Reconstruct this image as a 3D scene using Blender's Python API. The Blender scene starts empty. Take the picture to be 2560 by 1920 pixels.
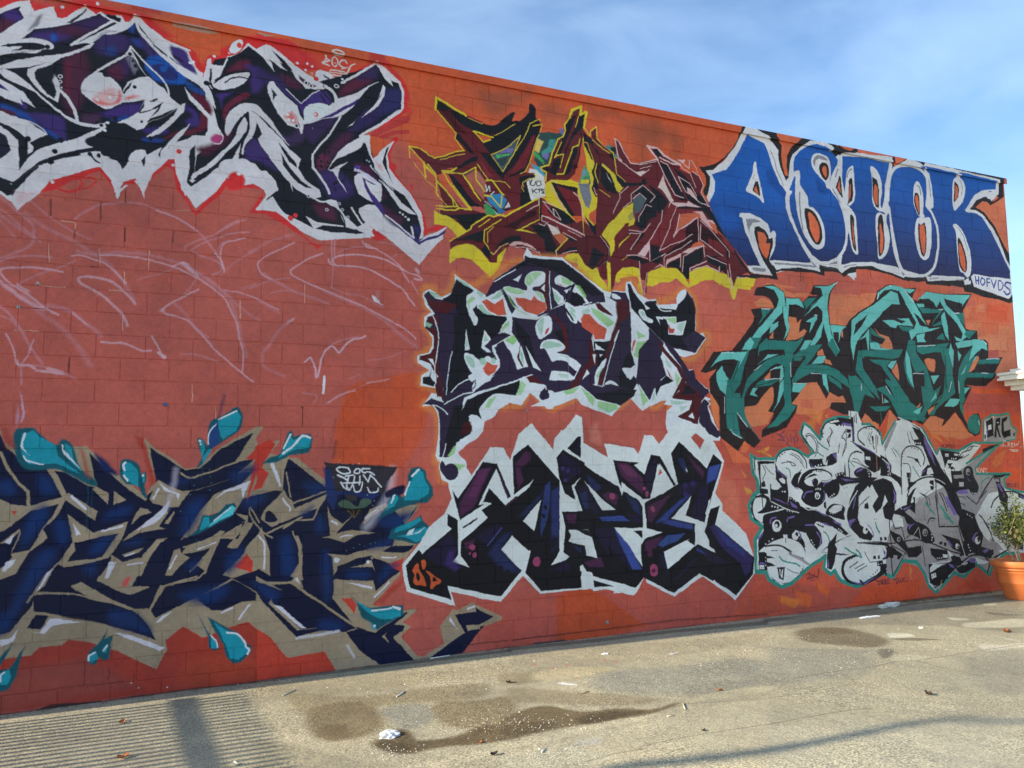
import bpy, bmesh, math, random
import numpy as np
from mathutils import Vector, Matrix
sc = bpy.context.scene
random.seed(7); RNG = np.random.RandomState(7)
# ---------------------------------------------------------------- camera
GZ = 3.323
CAMP = np.array([0.749832, -8.375787, -1.471521 + GZ]); FPX = 2132.78
def cam_basis():
    ya, pi_, ro = 0.44055766, 0.1014397, -0.0160034516
    cy, sy = math.cos(ya), math.sin(ya); cp, sp = math.cos(pi_), math.sin(pi_); cr_, sr = math.cos(ro), math.sin(ro)
    f = np.array([sy*cp, cy*cp, sp]); r = np.array([cy, -sy, 0.]); u = np.cross(r, f)
    return r*cr_+u*sr, -r*sr+u*cr_, f
RR, UU, FF = cam_basis()
cam = bpy.data.objects.new('camera', bpy.data.cameras.new('camera')); sc.collection.objects.link(cam)
cam.data.sensor_width = 36; cam.data.lens = FPX/2560*36; cam.data.clip_end = 2000; cam.data.clip_start = .05
cam.matrix_world = Matrix(((RR[0], UU[0], -FF[0], CAMP[0]), (RR[1], UU[1], -FF[1], CAMP[1]), (RR[2], UU[2], -FF[2], CAMP[2]), (0, 0, 0, 1)))
sc.camera = cam
# ---------------------------------------------------------------- sun, sky, exposure
SUN_EL, SUN_D = math.radians(22), math.radians(2.7)      # low sun, from the left and slightly behind the wall
to_sun = Vector((-math.cos(SUN_D)*math.cos(SUN_EL), math.sin(SUN_D)*math.cos(SUN_EL), math.sin(SUN_EL)))
sun = bpy.data.objects.new('sun', bpy.data.lights.new('sun', 'SUN')); sc.collection.objects.link(sun)
sun.data.energy = 4.2; sun.data.angle = math.radians(.5); sun.data.color = (1, .86, .68)
sun.rotation_euler = to_sun.to_track_quat('Z', 'Y').to_euler()
W = bpy.data.worlds.new("World"); sc.world = W; W.use_nodes = True
nt = W.node_tree; nt.nodes.clear()
def wn(t, **k):
    n = nt.nodes.new(t)
    for a, b in k.items(): setattr(n, a, b)
    return n
sky = wn('ShaderNodeTexSky', sky_type='NISHITA', sun_disc=False, sun_elevation=SUN_EL, sun_rotation=math.atan2(to_sun.x, to_sun.y), altitude=10, air_density=1.0, dust_density=1.2, ozone_density=2.2)
geo = wn('ShaderNodeTexCoord'); mp = wn('ShaderNodeMapping'); mp.inputs['Scale'].default_value = (1.1, 1.6, 3.6); mp.inputs['Rotation'].default_value = (.2, .3, .5)
nz = wn('ShaderNodeTexNoise'); nz.inputs['Scale'].default_value = 2.6; nz.inputs['Detail'].default_value = 7; nz.inputs['Roughness'].default_value = .52; nz.inputs['Distortion'].default_value = .5
rp = wn('ShaderNodeValToRGB'); rp.color_ramp.elements[0].position = .38; rp.color_ramp.elements[1].position = .78
rp.color_ramp.elements[0].color = (0, 0, 0, 1); rp.color_ramp.elements[1].color = (.30, .30, .30, 1)
mx = wn('ShaderNodeMixRGB'); mx.inputs['Color2'].default_value = (4.6,5.9,7.6,1)
bg = wn('ShaderNodeBackground'); bg.inputs['Strength'].default_value = .12; ow = wn('ShaderNodeOutputWorld')
L = nt.links.new
L(geo.outputs['Generated'], mp.inputs[0]); L(mp.outputs[0], nz.inputs[0]); L(nz.outputs[0], rp.inputs[0]); L(rp.outputs[0], mx.inputs['Fac'])
tint = wn('ShaderNodeMixRGB', blend_type='MULTIPLY'); tint.inputs['Fac'].default_value = 1; tint.inputs['Color2'].default_value = (.88,1.0,1.08,1)
L(sky.outputs[0], tint.inputs['Color1']); L(tint.outputs[0], mx.inputs['Color1']); L(mx.outputs[0], bg.inputs[0]); L(bg.outputs[0], ow.inputs[0])
sc.view_settings.view_transform = 'Standard'; sc.view_settings.look = 'None'; sc.view_settings.gamma = 1; sc.view_settings.use_curve_mapping = False
sc.view_settings.exposure = 1.0
sc.cycles.max_bounces = 6; sc.cycles.diffuse_bounces = 3; sc.cycles.use_denoising = True
# ---------------------------------------------------------------- paint rasteriser (flat spray paint on the wall, stains on the ground)
EW = np.array((.66,.80,.82)); EG = np.array((1.42,1.36,1.30))                  # light reaching wall / ground: turns seen colours into paint albedo
def lin(h):
    c = np.array([int(h[i:i+2], 16) for i in (0, 2, 4)])/255.
    return np.where(c <= .04045, c/12.92, ((c+.055)/1.055)**2.4)
def wallcol(h): return np.clip(lin(h)/EW, .006, .86).astype(np.float32)
def groundcol(h): return np.clip(lin(h)/EG, .01, .8).astype(np.float32)
def gh(x): return float(np.interp(x, [-3, 0, 2, 4.65, 10, 14], [-.085, -.082, -.047, 0, .022, .015]))
def unproj(P, axis, val):
    P = np.asarray(P, float); d = FF*FPX+RR*(P[:, :1]-1280)-UU*(P[:, 1:2]-960)
    if axis == 2:
        v = np.zeros(len(P))
        for _ in range(4):
            t = (v-CAMP[2])/d[:, 2]; X = CAMP+t[:, None]*d; v = np.array([gh(x) for x in X[:, 0]])
    else:
        t = (val-CAMP[axis])/d[:, axis]; X = CAMP+t[:, None]*d
    return X, t*FPX
def onground(px, py): return Vector(unproj([(px, py)], 2, 0)[0][0])
def onwall(px, py): return Vector(unproj([(px, py)], 1, 0)[0][0])

def cr(P,closed):
    n=len(P);out=[]
    for i in range(n if closed else n-1):
        a,b,c,d=(P[(i-1)%n],P[i],P[(i+1)%n],P[(i+2)%n]) if closed else (P[max(i-1,0)],P[i],P[i+1],P[min(i+2,n-1)])
        m=4
        for k in range(m):
            t=k/m;out.append(.5*((2*b)+(c-a)*t+(2*a-5*b+4*c-d)*t*t+(3*b-a-3*c+d)*t**3))
    if not closed: out.append(P[-1])
    return np.array(out)
class Canvas:
    def __init__(s,u0,u1,v0,v1,ppm,axis,val,va,nc=3):
        s.u0,s.v0,s.ppm=u0,v0,ppm;s.W=int((u1-u0)*ppm);s.H=int((v1-v0)*ppm)
        s.a=np.zeros((s.H,s.W,nc),np.float32);s.axis,s.val,s.va=axis,val,va
    def topx(s,P,T):
        P=np.array(P,float);Q=np.stack([T[0]+P[:,0]/T[2],T[1]+P[:,1]/T[2]],1)
        X,dep=unproj(Q,s.axis,s.val)
        sc=s.ppm*dep/FPX/T[2]    # tile px -> canvas px
        return np.stack([(X[:,0]-s.u0)*s.ppm,(X[:,s.va]-s.v0)*s.ppm],1),float(np.mean(sc))
    def blend(s,x0,y0,al,col):
        h,w=al.shape;R=s.a[y0:y0+h,x0:x0+w];R+= (col-R)*al[...,None]
    def dist(s,Q,closed,x0,y0,w,h,reach):
        D=np.full((h,w),1e9,np.float32);n=len(Q)
        for i in range(n if closed else n-1):
            a=Q[i];b=Q[(i+1)%n]
            xa=max(int(min(a[0],b[0])-reach)-x0,0);xb=min(int(max(a[0],b[0])+reach)+2-x0,w)
            ya=max(int(min(a[1],b[1])-reach)-y0,0);yb=min(int(max(a[1],b[1])+reach)+2-y0,h)
            if xb<=xa or yb<=ya: continue
            gx=np.arange(xa+x0,xb+x0,dtype=np.float32)[None]+.5-a[0];gy=np.arange(ya+y0,yb+y0,dtype=np.float32)[:,None]+.5-a[1]
            d=b-a;L=float(d@d)+1e-9;t=np.clip((gx*d[0]+gy*d[1])/L,0,1)
            q=(gx-t*d[0])**2+(gy-t*d[1])**2
            V=D[ya:yb,xa:xb];np.minimum(V,q,out=V)
        return np.sqrt(D)
    def fill(s,col,P,T,soft=0,op=1.,smooth=False,grad=None):
        P=np.array(P,float)
        if grad:
            c2,ga,gb=grad;cx=P[:,0].mean();gq=s.topx([(cx,ga),(cx,gb)],T)[0][:,1]
        if smooth: P=cr(P,True)
        Q,sc=s.topx(P,T);so=max(soft*sc,.7);reach=so+1
        x0=max(int(Q[:,0].min()-reach),0);x1=min(int(Q[:,0].max()+reach)+2,s.W)
        y0=max(int(Q[:,1].min()-reach),0);y1=min(int(Q[:,1].max()+reach)+2,s.H)
        if x1<=x0 or y1<=y0: return
        w,h=x1-x0,y1-y0;tg=np.zeros((h,w+1),np.int32);n=len(Q)
        for i in range(n):
            a=Q[i];b=Q[(i+1)%n]
            if a[1]==b[1]: continue
            if a[1]>b[1]: a,b=b,a
            r0=max(int(math.ceil(a[1]-.5)),y0);r1=min(int(math.ceil(b[1]-.5)),y1)
            if r1<=r0: continue
            ys=np.arange(r0,r1);xc=a[0]+(ys+.5-a[1])*(b[0]-a[0])/(b[1]-a[1])
            ci=np.clip(np.ceil(xc-.5).astype(int)-x0,0,w);np.add.at(tg,(ys-y0,ci),1)
        ins=(np.cumsum(tg,1)[:,:w]&1).astype(bool)
        D=s.dist(Q,True,x0,y0,w,h,reach);sd=np.where(ins,D,-D)
        al=np.clip(.5+sd/(2*so) ,0,1)
        if soft>0: al=al*al*(3-2*al)
        if grad:
            yy=np.clip((np.arange(y0,y1)+.5-gq[0])/(gq[1]-gq[0]),0,1)[:,None,None];col=(col*(1-yy)+c2*yy).astype(np.float32)
        s.blend(x0,y0,al*op,col)
    def line(s,col,wd,P,T,soft=0,op=1.,smooth=False,taper=False):
        P=np.array(P,float)
        if smooth and len(P)>2: P=cr(P,False)
        Q,sc=s.topx(P,T);r=max(wd*sc/2,.35);so=max(soft*sc,.6);reach=r+so+1
        x0=max(int(Q[:,0].min()-reach),0);x1=min(int(Q[:,0].max()+reach)+2,s.W)
        y0=max(int(Q[:,1].min()-reach),0);y1=min(int(Q[:,1].max()+reach)+2,s.H)
        if x1<=x0 or y1<=y0: return
        D=s.dist(Q,False,x0,y0,x1-x0,y1-y0,reach)
        al=np.clip(.5+(r-D)/(2*so),0,1)
        if soft>0: al=al*al*(3-2*al)
        s.blend(x0,y0,al*op,col)
def run(cv,text,colf,only=None):
    T=(0,0,1.)
    M={}
    for ln in text.splitlines():
        ln=ln.split('#')[0].strip()
        if not ln: continue
        if ln[0]=='T': T=tuple(float(v) for v in ln.split()[1:]);continue
        if ln[0]=='=': k,v=ln[1:].split();M[k]=v;continue
        hd,pt=ln.split(':');hd=hd.split();P=[tuple(float(v) for v in q.split(',')) for q in pt.split()]
        op=1.;soft=0;sm=False;wd=0;gr=None
        for h in hd[2:]:
            if h=='~': sm=True
            elif h[0]=='s': soft=float(h[1:])
            elif h[0]=='o': op=float(h[1:])/100
            elif h[0]=='g': q=h[1:].split(',');gr=(colf(M.get(q[0],q[0])),float(q[1]),float(q[2]))
            elif h[0]=='w': wd=float(h[1:])
            elif h[0].isdigit(): wd=float(h)
        c=colf(M.get(hd[1],hd[1]))
        if hd[0]=='f': cv.fill(c,P,T,soft,op,sm,gr)
        elif hd[0]=='l': cv.line(c,wd,P,T,soft,op,sm)
        elif hd[0]=='d':
            for q in P: cv.line(c,wd,[q,(q[0]+.1,q[1])],T,soft,op)
        else: raise ValueError(ln)

# spray-paint tracing, base darker at lower left, skylit and chipped block edges painted in as pale lines: f fill, l line, d dots; colour or named colour, options, points
MURAL = '''
=BG AB594C
=OR BF5933
=RD C02F2E
=W C6CED0
=K 171A22
=PU 33284F
=MA 431F36
T 0 0 1
f BG:-900,-400 3000,-400 3000,2200 -900,2200
f 8C463D s120:-900,1560 300,1600 640,1560 700,1700 -900,1900
f AC3F2C s60:330,1560 560,1560 640,1480 900,1500 1000,1600 640,1760 420,1760
f OR s30:380,-100 900,60 2700,300 2700,700 1700,560 1100,480 1010,348 960,330 620,260 380,200
f OR s10:1010,350 1100,352 1700,400 1750,560 1300,600 1250,480 1100,430
f D0684A s60:1960,300 2700,400 2700,1000 1900,1000 1850,800
f B34D33 s40 o60:1640,700 1950,640 2560,720 2560,1150 1700,1200
f BD6552 s20 o80:1440,700 1560,690 1800,690 1900,800 1850,1000 1700,900 1600,1040
f C9633F s30 o60:1760,840 1860,760 2000,900 1840,1000 1740,950
f 7E4A34 s26 o70 ~:1355,255 1400,262 1405,278 1440,290 1380,300 1355,285
f 7E4A34 s22 o60 ~:1470,265 1500,275 1530,270 1560,300 1520,290 1490,300
f 7E4A34 s30 o60 ~:1570,300 1630,300 1660,330 1650,370 1600,350 1570,330
f 84492F s30 o70 ~:1590,320 1650,310 1700,350 1640,350 1620,390 1650,420 1600,400 1590,370
f 84492F s20 o60 ~:1680,330 1700,360 1695,400 1680,390
f 6F4A38 s24 o60 ~:1200,230 1270,225 1290,260 1240,290 1210,270
f 6F4A38 s16 o50 ~:1290,240 1320,220 1330,240 1300,260
f B6502E s6:900,955 1040,930 1060,950 1075,1000 1060,1090 1020,1150 985,1200 960,1280 860,1300 830,1180 838,1080 850,1030 865,975
f BB5F4A s60 o70:1020,1150 1100,1050 1110,1150 1080,1280 1000,1290
f B4604E s14 o75:1810,640 1980,640 2010,720 1900,760 1850,720
f AF5A4B s10 o70:2040,680 2200,690 2210,730 2180,740 2160,720 2090,735 2040,730
f B05A50 s10 o60:2180,960 2560,930 2560,1010 2380,1040 2180,1000
f DB6F45 s10 o60:2300,640 2560,640 2560,800 2500,840 2330,760
f E08358 s10 o60:2410,820 2540,810 2540,950 2470,950 2440,880
f A8524A s8 o75:2380,990 2560,980 2560,1030 2500,1040 2400,1020
f C95331 s12 o60:2100,1060 2300,1020 2560,1040 2560,1500 2000,1560 1980,1400
f AC5243 s20 o80:1200,1500 1400,1470 1950,1400 1900,1640 1200,1700
f AF4C2B s3:1392,1492 1455,1458 1492,1484 1500,1484 1614,1565 1392,1625
f A85040 s6 o90:1880,1450 2090,1470 2160,1480 2100,1560 1880,1590
f BF4E2B s6:2160,1470 2300,1450 2290,1500 2240,1560 2080,1590 2120,1520
f B65338 s5 o70:1900,1440 1960,1500 1985,1525 1880,1560 1800,1580
f C8702F s4:1950,1490 2010,1502 1985,1520 1950,1506
f C6602E s5:2040,1450 2075,1475 2068,1490 2045,1475
f C6602E s4 o80:1985,1475 2030,1490 2025,1520 2000,1515
f B65A3E s14 o60:2300,1450 2560,1440 2560,1560 2300,1560
f B9422C s8 o60 ~:2390,1480 2420,1450 2470,1460 2480,1490 2450,1480 2420,1470
f C8604A s8 o60:1780,1160 1860,1180 1900,1300 1880,1400 1840,1420 1800,1250
f D07A5A s8 o50 ~:1790,1200 1830,1200 1850,1260 1830,1330 1800,1260
f D98A3C s2:1860,1215 1872,1235 1868,1240
f D98A3C s2:1852,1175 1865,1190 1862,1195
f E0993C s2:1862,1218 1880,1228 1878,1236 1862,1226
f D6862F s3:1905,1125 1925,1140 1910,1135 1890,1128
f C97A3A s4 o80:2030,1020 2060,1030 2050,1060 2080,1070 2040,1055
f CE7A38 s5 o70:2010,1060 2040,1040 2035,1085 2000,1075
f D07C3C s5 o60:2320,1050 2360,1060 2380,1110 2340,1080 2320,1100
f D8873E s3 o70:2260,1180 2280,1165 2275,1190
T 0 0 3.456
l RD 70 s40 ~:255,40 400,80 560,90 740,30 860,60 1050,90 1180,100 1290,200 1480,340 1640,420 1720,560 1770,640
f RD s12:300,110 460,50 500,130 740,30 900,60 1170,120 1300,150 1430,330 1300,300 1180,200 900,140 740,100 560,170 300,130
f RD s14:-50,-20 230,-20 250,20 130,40 0,90 -50,110
f RD s16:1640,430 1690,470 1740,620 1790,480 1900,420 1960,400 2100,330 2212,310 2500,360 2700,500 2800,600 2600,620 2212,450 1960,560 1800,600 1740,700 1650,560
f OR s10:1440,330 1600,330 1930,350 1900,480 1790,480 1740,560 1700,460 1640,420
T 640 0 3.456
f RD s12:-30,345 150,375 300,420 560,480 640,560 700,640 500,600 300,500 0,430
f C4452F s30:430,440 700,480 900,560 1040,540 760,700 560,600
l RD 34 s10:720,700 1040,540 1130,560 1260,700 1300,800 1290,950 1240,1000 1000,1110
f B53A34 s10:1000,500 1100,490 1130,560 1100,590 1000,560
f RD s8 o80 ~:1290,740 1320,800 1330,860 1300,880 1280,850
f RD s8 o60 ~:1310,920 1350,950 1340,1000 1300,990
f AE3A35 s3 ~:1000,1150 1150,1060 1300,1000 1335,1020 1310,1060 1180,1110 1080,1160 1020,1200
l AE3A35 36 s3 ~:1010,1260 1100,1180 1200,1145 1310,1140
l RD 40 s3:1210,1200 1020,1370
l RD 26 s3:985,1170 960,1260 1010,1380
f OR:990,1170 1180,1230 1015,1350 970,1260
l RD 26 s5:1180,1230 1140,1330 1160,1440 1230,1560 1340,1680 1430,1830 1470,1990 1460,2080
f RD s8 ~:1150,1420 1200,1420 1210,1460 1180,1490 1210,1520 1180,1540
f RD s6 o80 ~:1330,1600 1350,1590 1360,1640 1340,1640
f C22A2C s10:1440,2000 1600,1930 1650,1980 1480,2010
T 0 0 3.456
f RD s10:330,1670 420,1540 860,1420 970,1560 1020,1700 1040,1620 1100,1540 1180,1530 1235,1700 1330,1480 1470,1360 1550,1370 1570,1600 1620,1720 1690,1840 1860,1620 1930,1520 2050,1470 2130,1560 2300,1600 2240,1780 2400,1820 2700,2100 2780,2120 2740,2160 2640,2060 2300,1850 2150,1840 2280,1640 2100,1620 1960,1640 1700,1860 1660,1840 1500,1640 1260,1600 1240,1720 1180,1600 1100,1600 1030,1700 940,1600 700,1560 600,1640 380,1660
f BG s8:620,1560 860,1480 960,1600 1030,1740 1030,1640 1080,1590 1170,1590 1230,1700 1300,1560 1440,1440 1500,1480 1520,1640 1620,1760 1680,1880 1720,1860 1900,1680 1960,1600 2100,1640 2212,1640 2212,1700 2140,1830 2212,1900 1500,2000 300,1900 360,1660 460,1640
l RD 18 s4 ~:480,1620 620,1660 700,1600 680,1550 600,1540
l RD 14 s4 ~:600,1650 760,1620 830,1570 790,1540 680,1540
f W:-200,105 0,95 130,40 250,0 290,100 310,112 460,58 490,150 560,155 730,55 830,122 870,100 910,125 1055,132 1065,185 1110,190 1165,148 1200,150 1290,235 1420,335 1620,430 1700,600 1745,690 1765,610 1790,520 1818,510 1820,560 1925,570 1960,490 2060,460 2145,375 2212,430 2290,385 2340,395 2470,500 2540,560 2650,640 2720,680 2730,620 2765,600 2830,620 2910,690 2955,715 3252,545 3322,590 3452,720 3482,800 3482,930 3452,970 3112,1180 3197,1170 3162,1230 3222,1370 3402,1215 3342,1330 3362,1450 3442,1560 3552,1680 3642,1840 3662,1990 3655,2050 3780,2000 3850,1960 3812,2070 3720,2170 3617,2290 3482,2170 3272,2000 3222,2060 3040,2060 2760,2080 2590,1990 2450,1880 2380,1830 2280,1815 2212,1818 2212,1800 2300,1690 2280,1640 2180,1590 2100,1600 2115,1530 2080,1490 2030,1490 1960,1530 1860,1660 1690,1805 1620,1700 1560,1640 1545,1375 1450,1380 1320,1500 1240,1680 1170,1540 1060,1570 1010,1700 960,1560 860,1440 430,1560 330,1675 230,1750 150,1820 100,1750 0,1680 -200,1600
f K:-200,130 0,110 160,60 200,60 180,100 210,160 100,240 -200,430 -200,500 0,370 180,340 300,250 560,205 830,125 870,115 1000,130 1050,180 940,240 640,385 800,370 900,300 1100,230 1170,180 1320,380 1700,680 1760,720 1800,1180 1650,1190 1510,1235 1450,1280 1390,1275 1270,1340 1250,1300 1130,1330 1100,1410 1040,1480 1010,1390 930,1360 860,1320 690,1345 560,1365 330,1430 110,1590 0,1560 -200,1500
f K:1780,700 1850,520 1960,500 2060,460 2145,400 2240,460 2330,520 2460,560 2540,600 2630,760 2740,770 2720,720 3250,560 3330,680 3470,730 3470,930 3110,1190 3210,1300 3240,1460 3340,1580 3500,1700 3600,1850 3640,2000 3610,2110 3300,1850 3000,2010 2700,1970 2450,1840 2350,1700 2290,1740 2330,1680 2400,1650 2200,1420 2080,1370 1900,1450 1640,1610 1620,1540 1640,1290 1690,1260 1800,1180 1900,1170
f W:1660,1170 1790,1180 1850,1140 1920,1170 1900,1240 1780,1280 1695,1340 1670,1500 1650,1540 1690,1560 2040,1390 1900,1440 1700,1570 1640,1615 1600,1700 1520,1500 1500,1300
f 3A2B6B s30 ~:20,110 120,90 200,160 150,200 40,170
f 4A2136 s40 ~:0,180 120,190 60,300 -50,330
f 3B2C66 s40 ~:300,290 480,270 600,320 450,360 280,330
f 1F4C9B s16 ~:440,300 490,300 480,350 440,350
f 45203A s50 ~:500,240 640,210 800,230 700,310 520,290
f 33254D s40 ~:640,200 860,140 960,180 780,260
f 35295A s40 ~:880,300 1050,300 1120,360 1080,440 940,480 820,430
f 263A74 s25 ~:900,420 980,400 1000,470 930,470
f 4A2038 s50 ~:560,480 700,440 760,560 740,720 700,900 600,980 540,800 560,640
f 5C1F33 s30 ~:560,560 610,560 600,800 560,840
f 372450 s40 ~:930,620 1100,500 1120,640 1010,660
f 4F2038 s30 ~:930,600 1030,560 1060,680 980,680
f 3C2B6E s25 ~:900,970 1060,910 1190,900 1230,900 1180,1000 1000,1020 840,990
f 1D4A96 s20 ~:960,1040 1100,1000 1080,1040
f 402A45 s30 ~:700,1000 850,980 840,1070 740,1070
f 20408A s20 ~:1120,200 1160,200 1150,280 1110,260
f 2A3A80 s25 ~:1130,330 1240,360 1280,420 1180,400
f 3A2B66 s25 ~:1200,280 1300,420 1500,540 1620,600 1560,640 1400,560 1250,440
f 1A4E9C s14 ~:1260,510 1330,480 1450,500 1560,600 1610,680 1580,730 1480,730 1340,700 1290,640 1250,580
f 242C66 s10 ~:1310,560 1400,560 1500,600 1540,670 1480,700 1380,670 1320,620
f 1A4E9C s8 ~:1380,580 1440,570 1430,620 1390,620
f 3B2C6B s16 ~:1470,400 1600,440 1650,540 1700,640 1600,600 1500,500
f 221B38 s6:1480,460 1580,520 1590,545 1500,500
f 1D4280 s16 ~:1600,700 1760,790 1740,830 1620,760
f 54192C s20 ~:1650,800 1780,860 1830,950 1800,1000 1700,900
f 58192C s14 ~:1740,960 1790,980 1790,1100 1700,1150 1500,1180 1400,1210 1500,1150 1700,1100
f 37296A s20 ~:1600,900 1700,980 1720,1080 1640,1100 1600,1050 1660,1000 1580,930
f 37296A s20 ~:1240,1120 1400,1100 1450,1150 1300,1160
f 1F3C7C s16 ~:1240,1190 1400,1200 1380,1230 1240,1220
f 1B4590 s24 ~:0,900 100,930 260,1000 330,1080 440,1120 570,1220 540,1230 420,1160 240,1040 0,950
f 3A2C68 s24 ~:240,980 520,1010 560,1100 560,1210 420,1120 300,1040
f 4B1E2E s16 ~:-100,920 100,960 140,1000 0,970
f 3C2B70 s14 ~:0,700 100,760 180,850 220,920 200,940 100,860 0,760
f 38203C s20:0,580 20,640 -60,640
f 561C30 s24 ~:1960,620 2050,540 2140,520 2160,590 2000,620
f 3B2A68 s30 ~:2120,560 2280,620 2260,760 2180,800 2160,640
f 3B2C70 s16 ~:1870,820 2010,800 1930,850 1910,930 1895,860
f 611E34 s16 ~:1940,1060 1920,960 1980,880 2120,800 2150,840 2000,920 1960,1000
f 4A1F30 s30 ~:1700,1280 1850,1230 2000,1100 1960,1220 1780,1340
f 3B2C66 s26:2100,1300 2180,1190 2240,1230 2320,1370 2400,1480 2240,1400 2120,1370
f 38294E s30 ~:2320,1120 2500,1180 2600,1060 2640,1180 2520,1260 2380,1200
f 2E2450 s40 ~:2230,600 2330,640 2500,720 2400,760 2240,700
f 4A2038 s24 ~:2420,640 2560,700 2600,760 2480,740
f 3A2A6E s12:2400,740 2500,800 2580,900 2660,840 2720,790 2800,790 2840,820 2860,900 2760,890 2650,930 2610,1000 2570,900 2480,820
f 561E34 s30 ~:2940,780 3020,700 3160,650 3200,700 3060,780 2940,830
f 30264C s30:3080,660 3220,570 3260,600 3250,680 3100,700
f 2A2A58 s40 ~:3280,800 3450,780 3460,930 3300,1000 3160,1040 3280,900
f 2E2450 s30 ~:3100,960 3300,960 3200,1080 3000,1160 3080,1050
f 33244C s30:2600,1080 2760,1050 2850,1000 2920,1000 2850,1100 2700,1250 2640,1180
f 45203C s30 ~:2850,1280 2960,1160 3050,1170 2900,1330 2800,1450 2740,1440
f 5A2440 s20 ~:2740,1330 2800,1340 2850,1400 2760,1480
f 35285E s40 ~:2760,1500 2900,1480 3000,1560 3060,1660 2900,1720 2800,1640
f 45203C s30 ~:3060,1430 3180,1440 3260,1560 3330,1700 3200,1700
f 4A1F36 s30 ~:2700,1760 2860,1780 2900,1900 2760,1860
f 45203A s26 ~:3260,1750 3400,1840 3480,1900 3420,1960 3300,1860
f 2A2860 s20:3560,1950 3620,1960 3620,2060
f W:-200,380 0,290 190,170 210,160 165,90 180,60 250,20 300,100 440,60 490,160 560,150 720,70 830,125 600,205 420,240 300,255 330,190 250,260 150,310 0,365 -200,470
f 7C8088 s14:330,140 370,130 330,220 240,270 270,220
f 30343E s4:570,195 700,120 740,70 745,90 700,140 620,200
f W:-60,105 0,70 140,15 260,0 235,30 130,70 0,115 -60,140
f W ~:-60,400 60,355 150,340 300,330 420,355 460,400 440,425 380,425 310,460 200,455 100,460 0,475 -60,490
f K ~:0,400 70,375 180,370 290,368 370,385 395,408 340,432 200,430 100,440 120,420 60,400
f W ~:0,420 60,405 130,400 190,405 120,430 0,450
d K w40:410,405
f K:100,450 200,452 320,430 300,440
l W 20:610,388 760,300 900,222 985,178
f W:862,112 900,120 940,150 1000,178 1060,200 1100,190 1110,190 1165,148 1190,170 1110,240 1000,290 930,303 895,295 1000,270 1050,215 960,180 880,135
f K:905,135 1040,150 1050,165 1010,180 950,160
f W:1055,132 1080,185 1040,200 1050,160
f W:-100,600 0,570 150,520 350,485 520,472 700,420 780,385 740,372 680,380 600,392 640,368 780,362 812,382 780,420 640,465 540,500 430,565 320,600 290,625 300,680 400,810 470,858 485,800 450,690 470,660 500,700 522,790 500,890 400,835 300,745 228,650 235,598 300,580 400,540 260,580 60,595 0,595
f W s14 o70:450,700 465,650 490,700 480,750
d W w34 s2:513,663 513,705
d K w20:512,663 512,705
d W w14:527,757
f W:30,595 130,640 250,730 290,770 440,905 560,995 690,1055 830,1078 900,1060 910,1100 830,1108 700,1085 600,1045 430,920 300,800 150,730 40,680 0,640 -60,620 0,600
l W 26:520,785 580,850 640,950 672,1060
f W:-60,650 0,690 100,740 190,800 230,850 300,935 200,880 130,830 0,730 -60,700
f W:-60,760 0,765 100,800 170,860 188,902 80,870 0,830 -60,830
l W 20 ~:1130,400 1080,480 950,545 860,600 760,665
f W ~:870,630 900,665 960,680 1020,730 1050,800 1035,880 980,925 920,940 850,910 760,850 705,800 695,750 720,690 780,640
l W 14 ~:1125,400 1200,490 1300,590 1400,690 1448,760 1462,840
f W:1130,430 1200,560 1270,665 1220,600 1150,500 1080,480
f 8A8D9C s20 o60:1080,500 1130,470 1190,600 1160,640
f W:1050,800 1110,710 1200,668 1280,660 1340,715 1420,770 1470,840 1560,908 1600,890 1590,960 1500,1060 1400,1140 1290,1190 1265,1180 1380,1100 1500,1000 1540,935 1440,1000 1290,1055 1240,1110 1180,1125 1140,1100 1090,1070 1010,1065 1130,1010 1200,970 1250,860 1150,880 1050,890 940,935 880,930 1000,900 1045,850
f K:1055,800 1110,740 1150,700 1120,760 1065,820
f D4453F s16 o85 ~:1020,780 1045,830 1030,880 950,910 850,900 800,860 850,860 950,890 1010,850
f E08880 s24 o60 ~:800,840 860,800 960,760 1000,800 960,880 860,880
f D4453F s16 o80:1060,860 1150,820 1210,830 1090,865
d EBD5D3 w26 s2:958,742 945,842 838,860
d C8423E w10 s2:958,742 838,860
d K w32:1163,752 1118,470
d K w22:1143,530 1168,572 1192,626
d K w28:1168,572 1192,626
d 22202E w30:1108,690
f K:1195,975 1250,870 1240,920 1215,968 1300,945 1410,880 1370,960 1290,1025 1400,990 1540,930 1440,1000 1270,1060 1320,990 1370,930 1210,985
f K ~:1290,880 1350,850 1365,860 1340,875
f W ~:1150,150 1185,150 1200,240 1260,310 1330,400 1450,500 1560,570 1680,650 1790,740 1840,860 1858,940 1800,850 1720,740 1600,670 1480,570 1380,480 1270,370 1190,270
l W 14 ~:1190,160 1250,230 1330,300 1440,360 1560,410 1640,440
l W 12 ~:1450,370 1430,420 1455,500 1500,550
f W:1670,560 1700,600 1740,640 1755,690 1730,680 1690,620
f W:1765,610 1790,520 1818,510 1820,560 1925,570 1955,500 1960,520 1890,690 1850,700 1830,770 1790,720 1760,700
l K 18:1820,600 1815,700 1840,760
d K w44 s2:1782,718
d K w30 s2:1805,722
f W ~:1800,700 1850,720 1900,680 2000,640 2100,625 2160,625 2155,670 2080,740 1960,775 1870,770 1830,730
l K 20 ~:1820,720 1850,765 1930,790 2030,770 2120,720 2165,660 2155,620 2080,620 1960,645 1860,690
l K 12 ~:1940,715 2000,680 2070,665 2140,680
d F0E4E4 w26 s3:535,68 845,48 1850,490 1670,540 1645,545
d W w30 s3:1735,640
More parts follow.
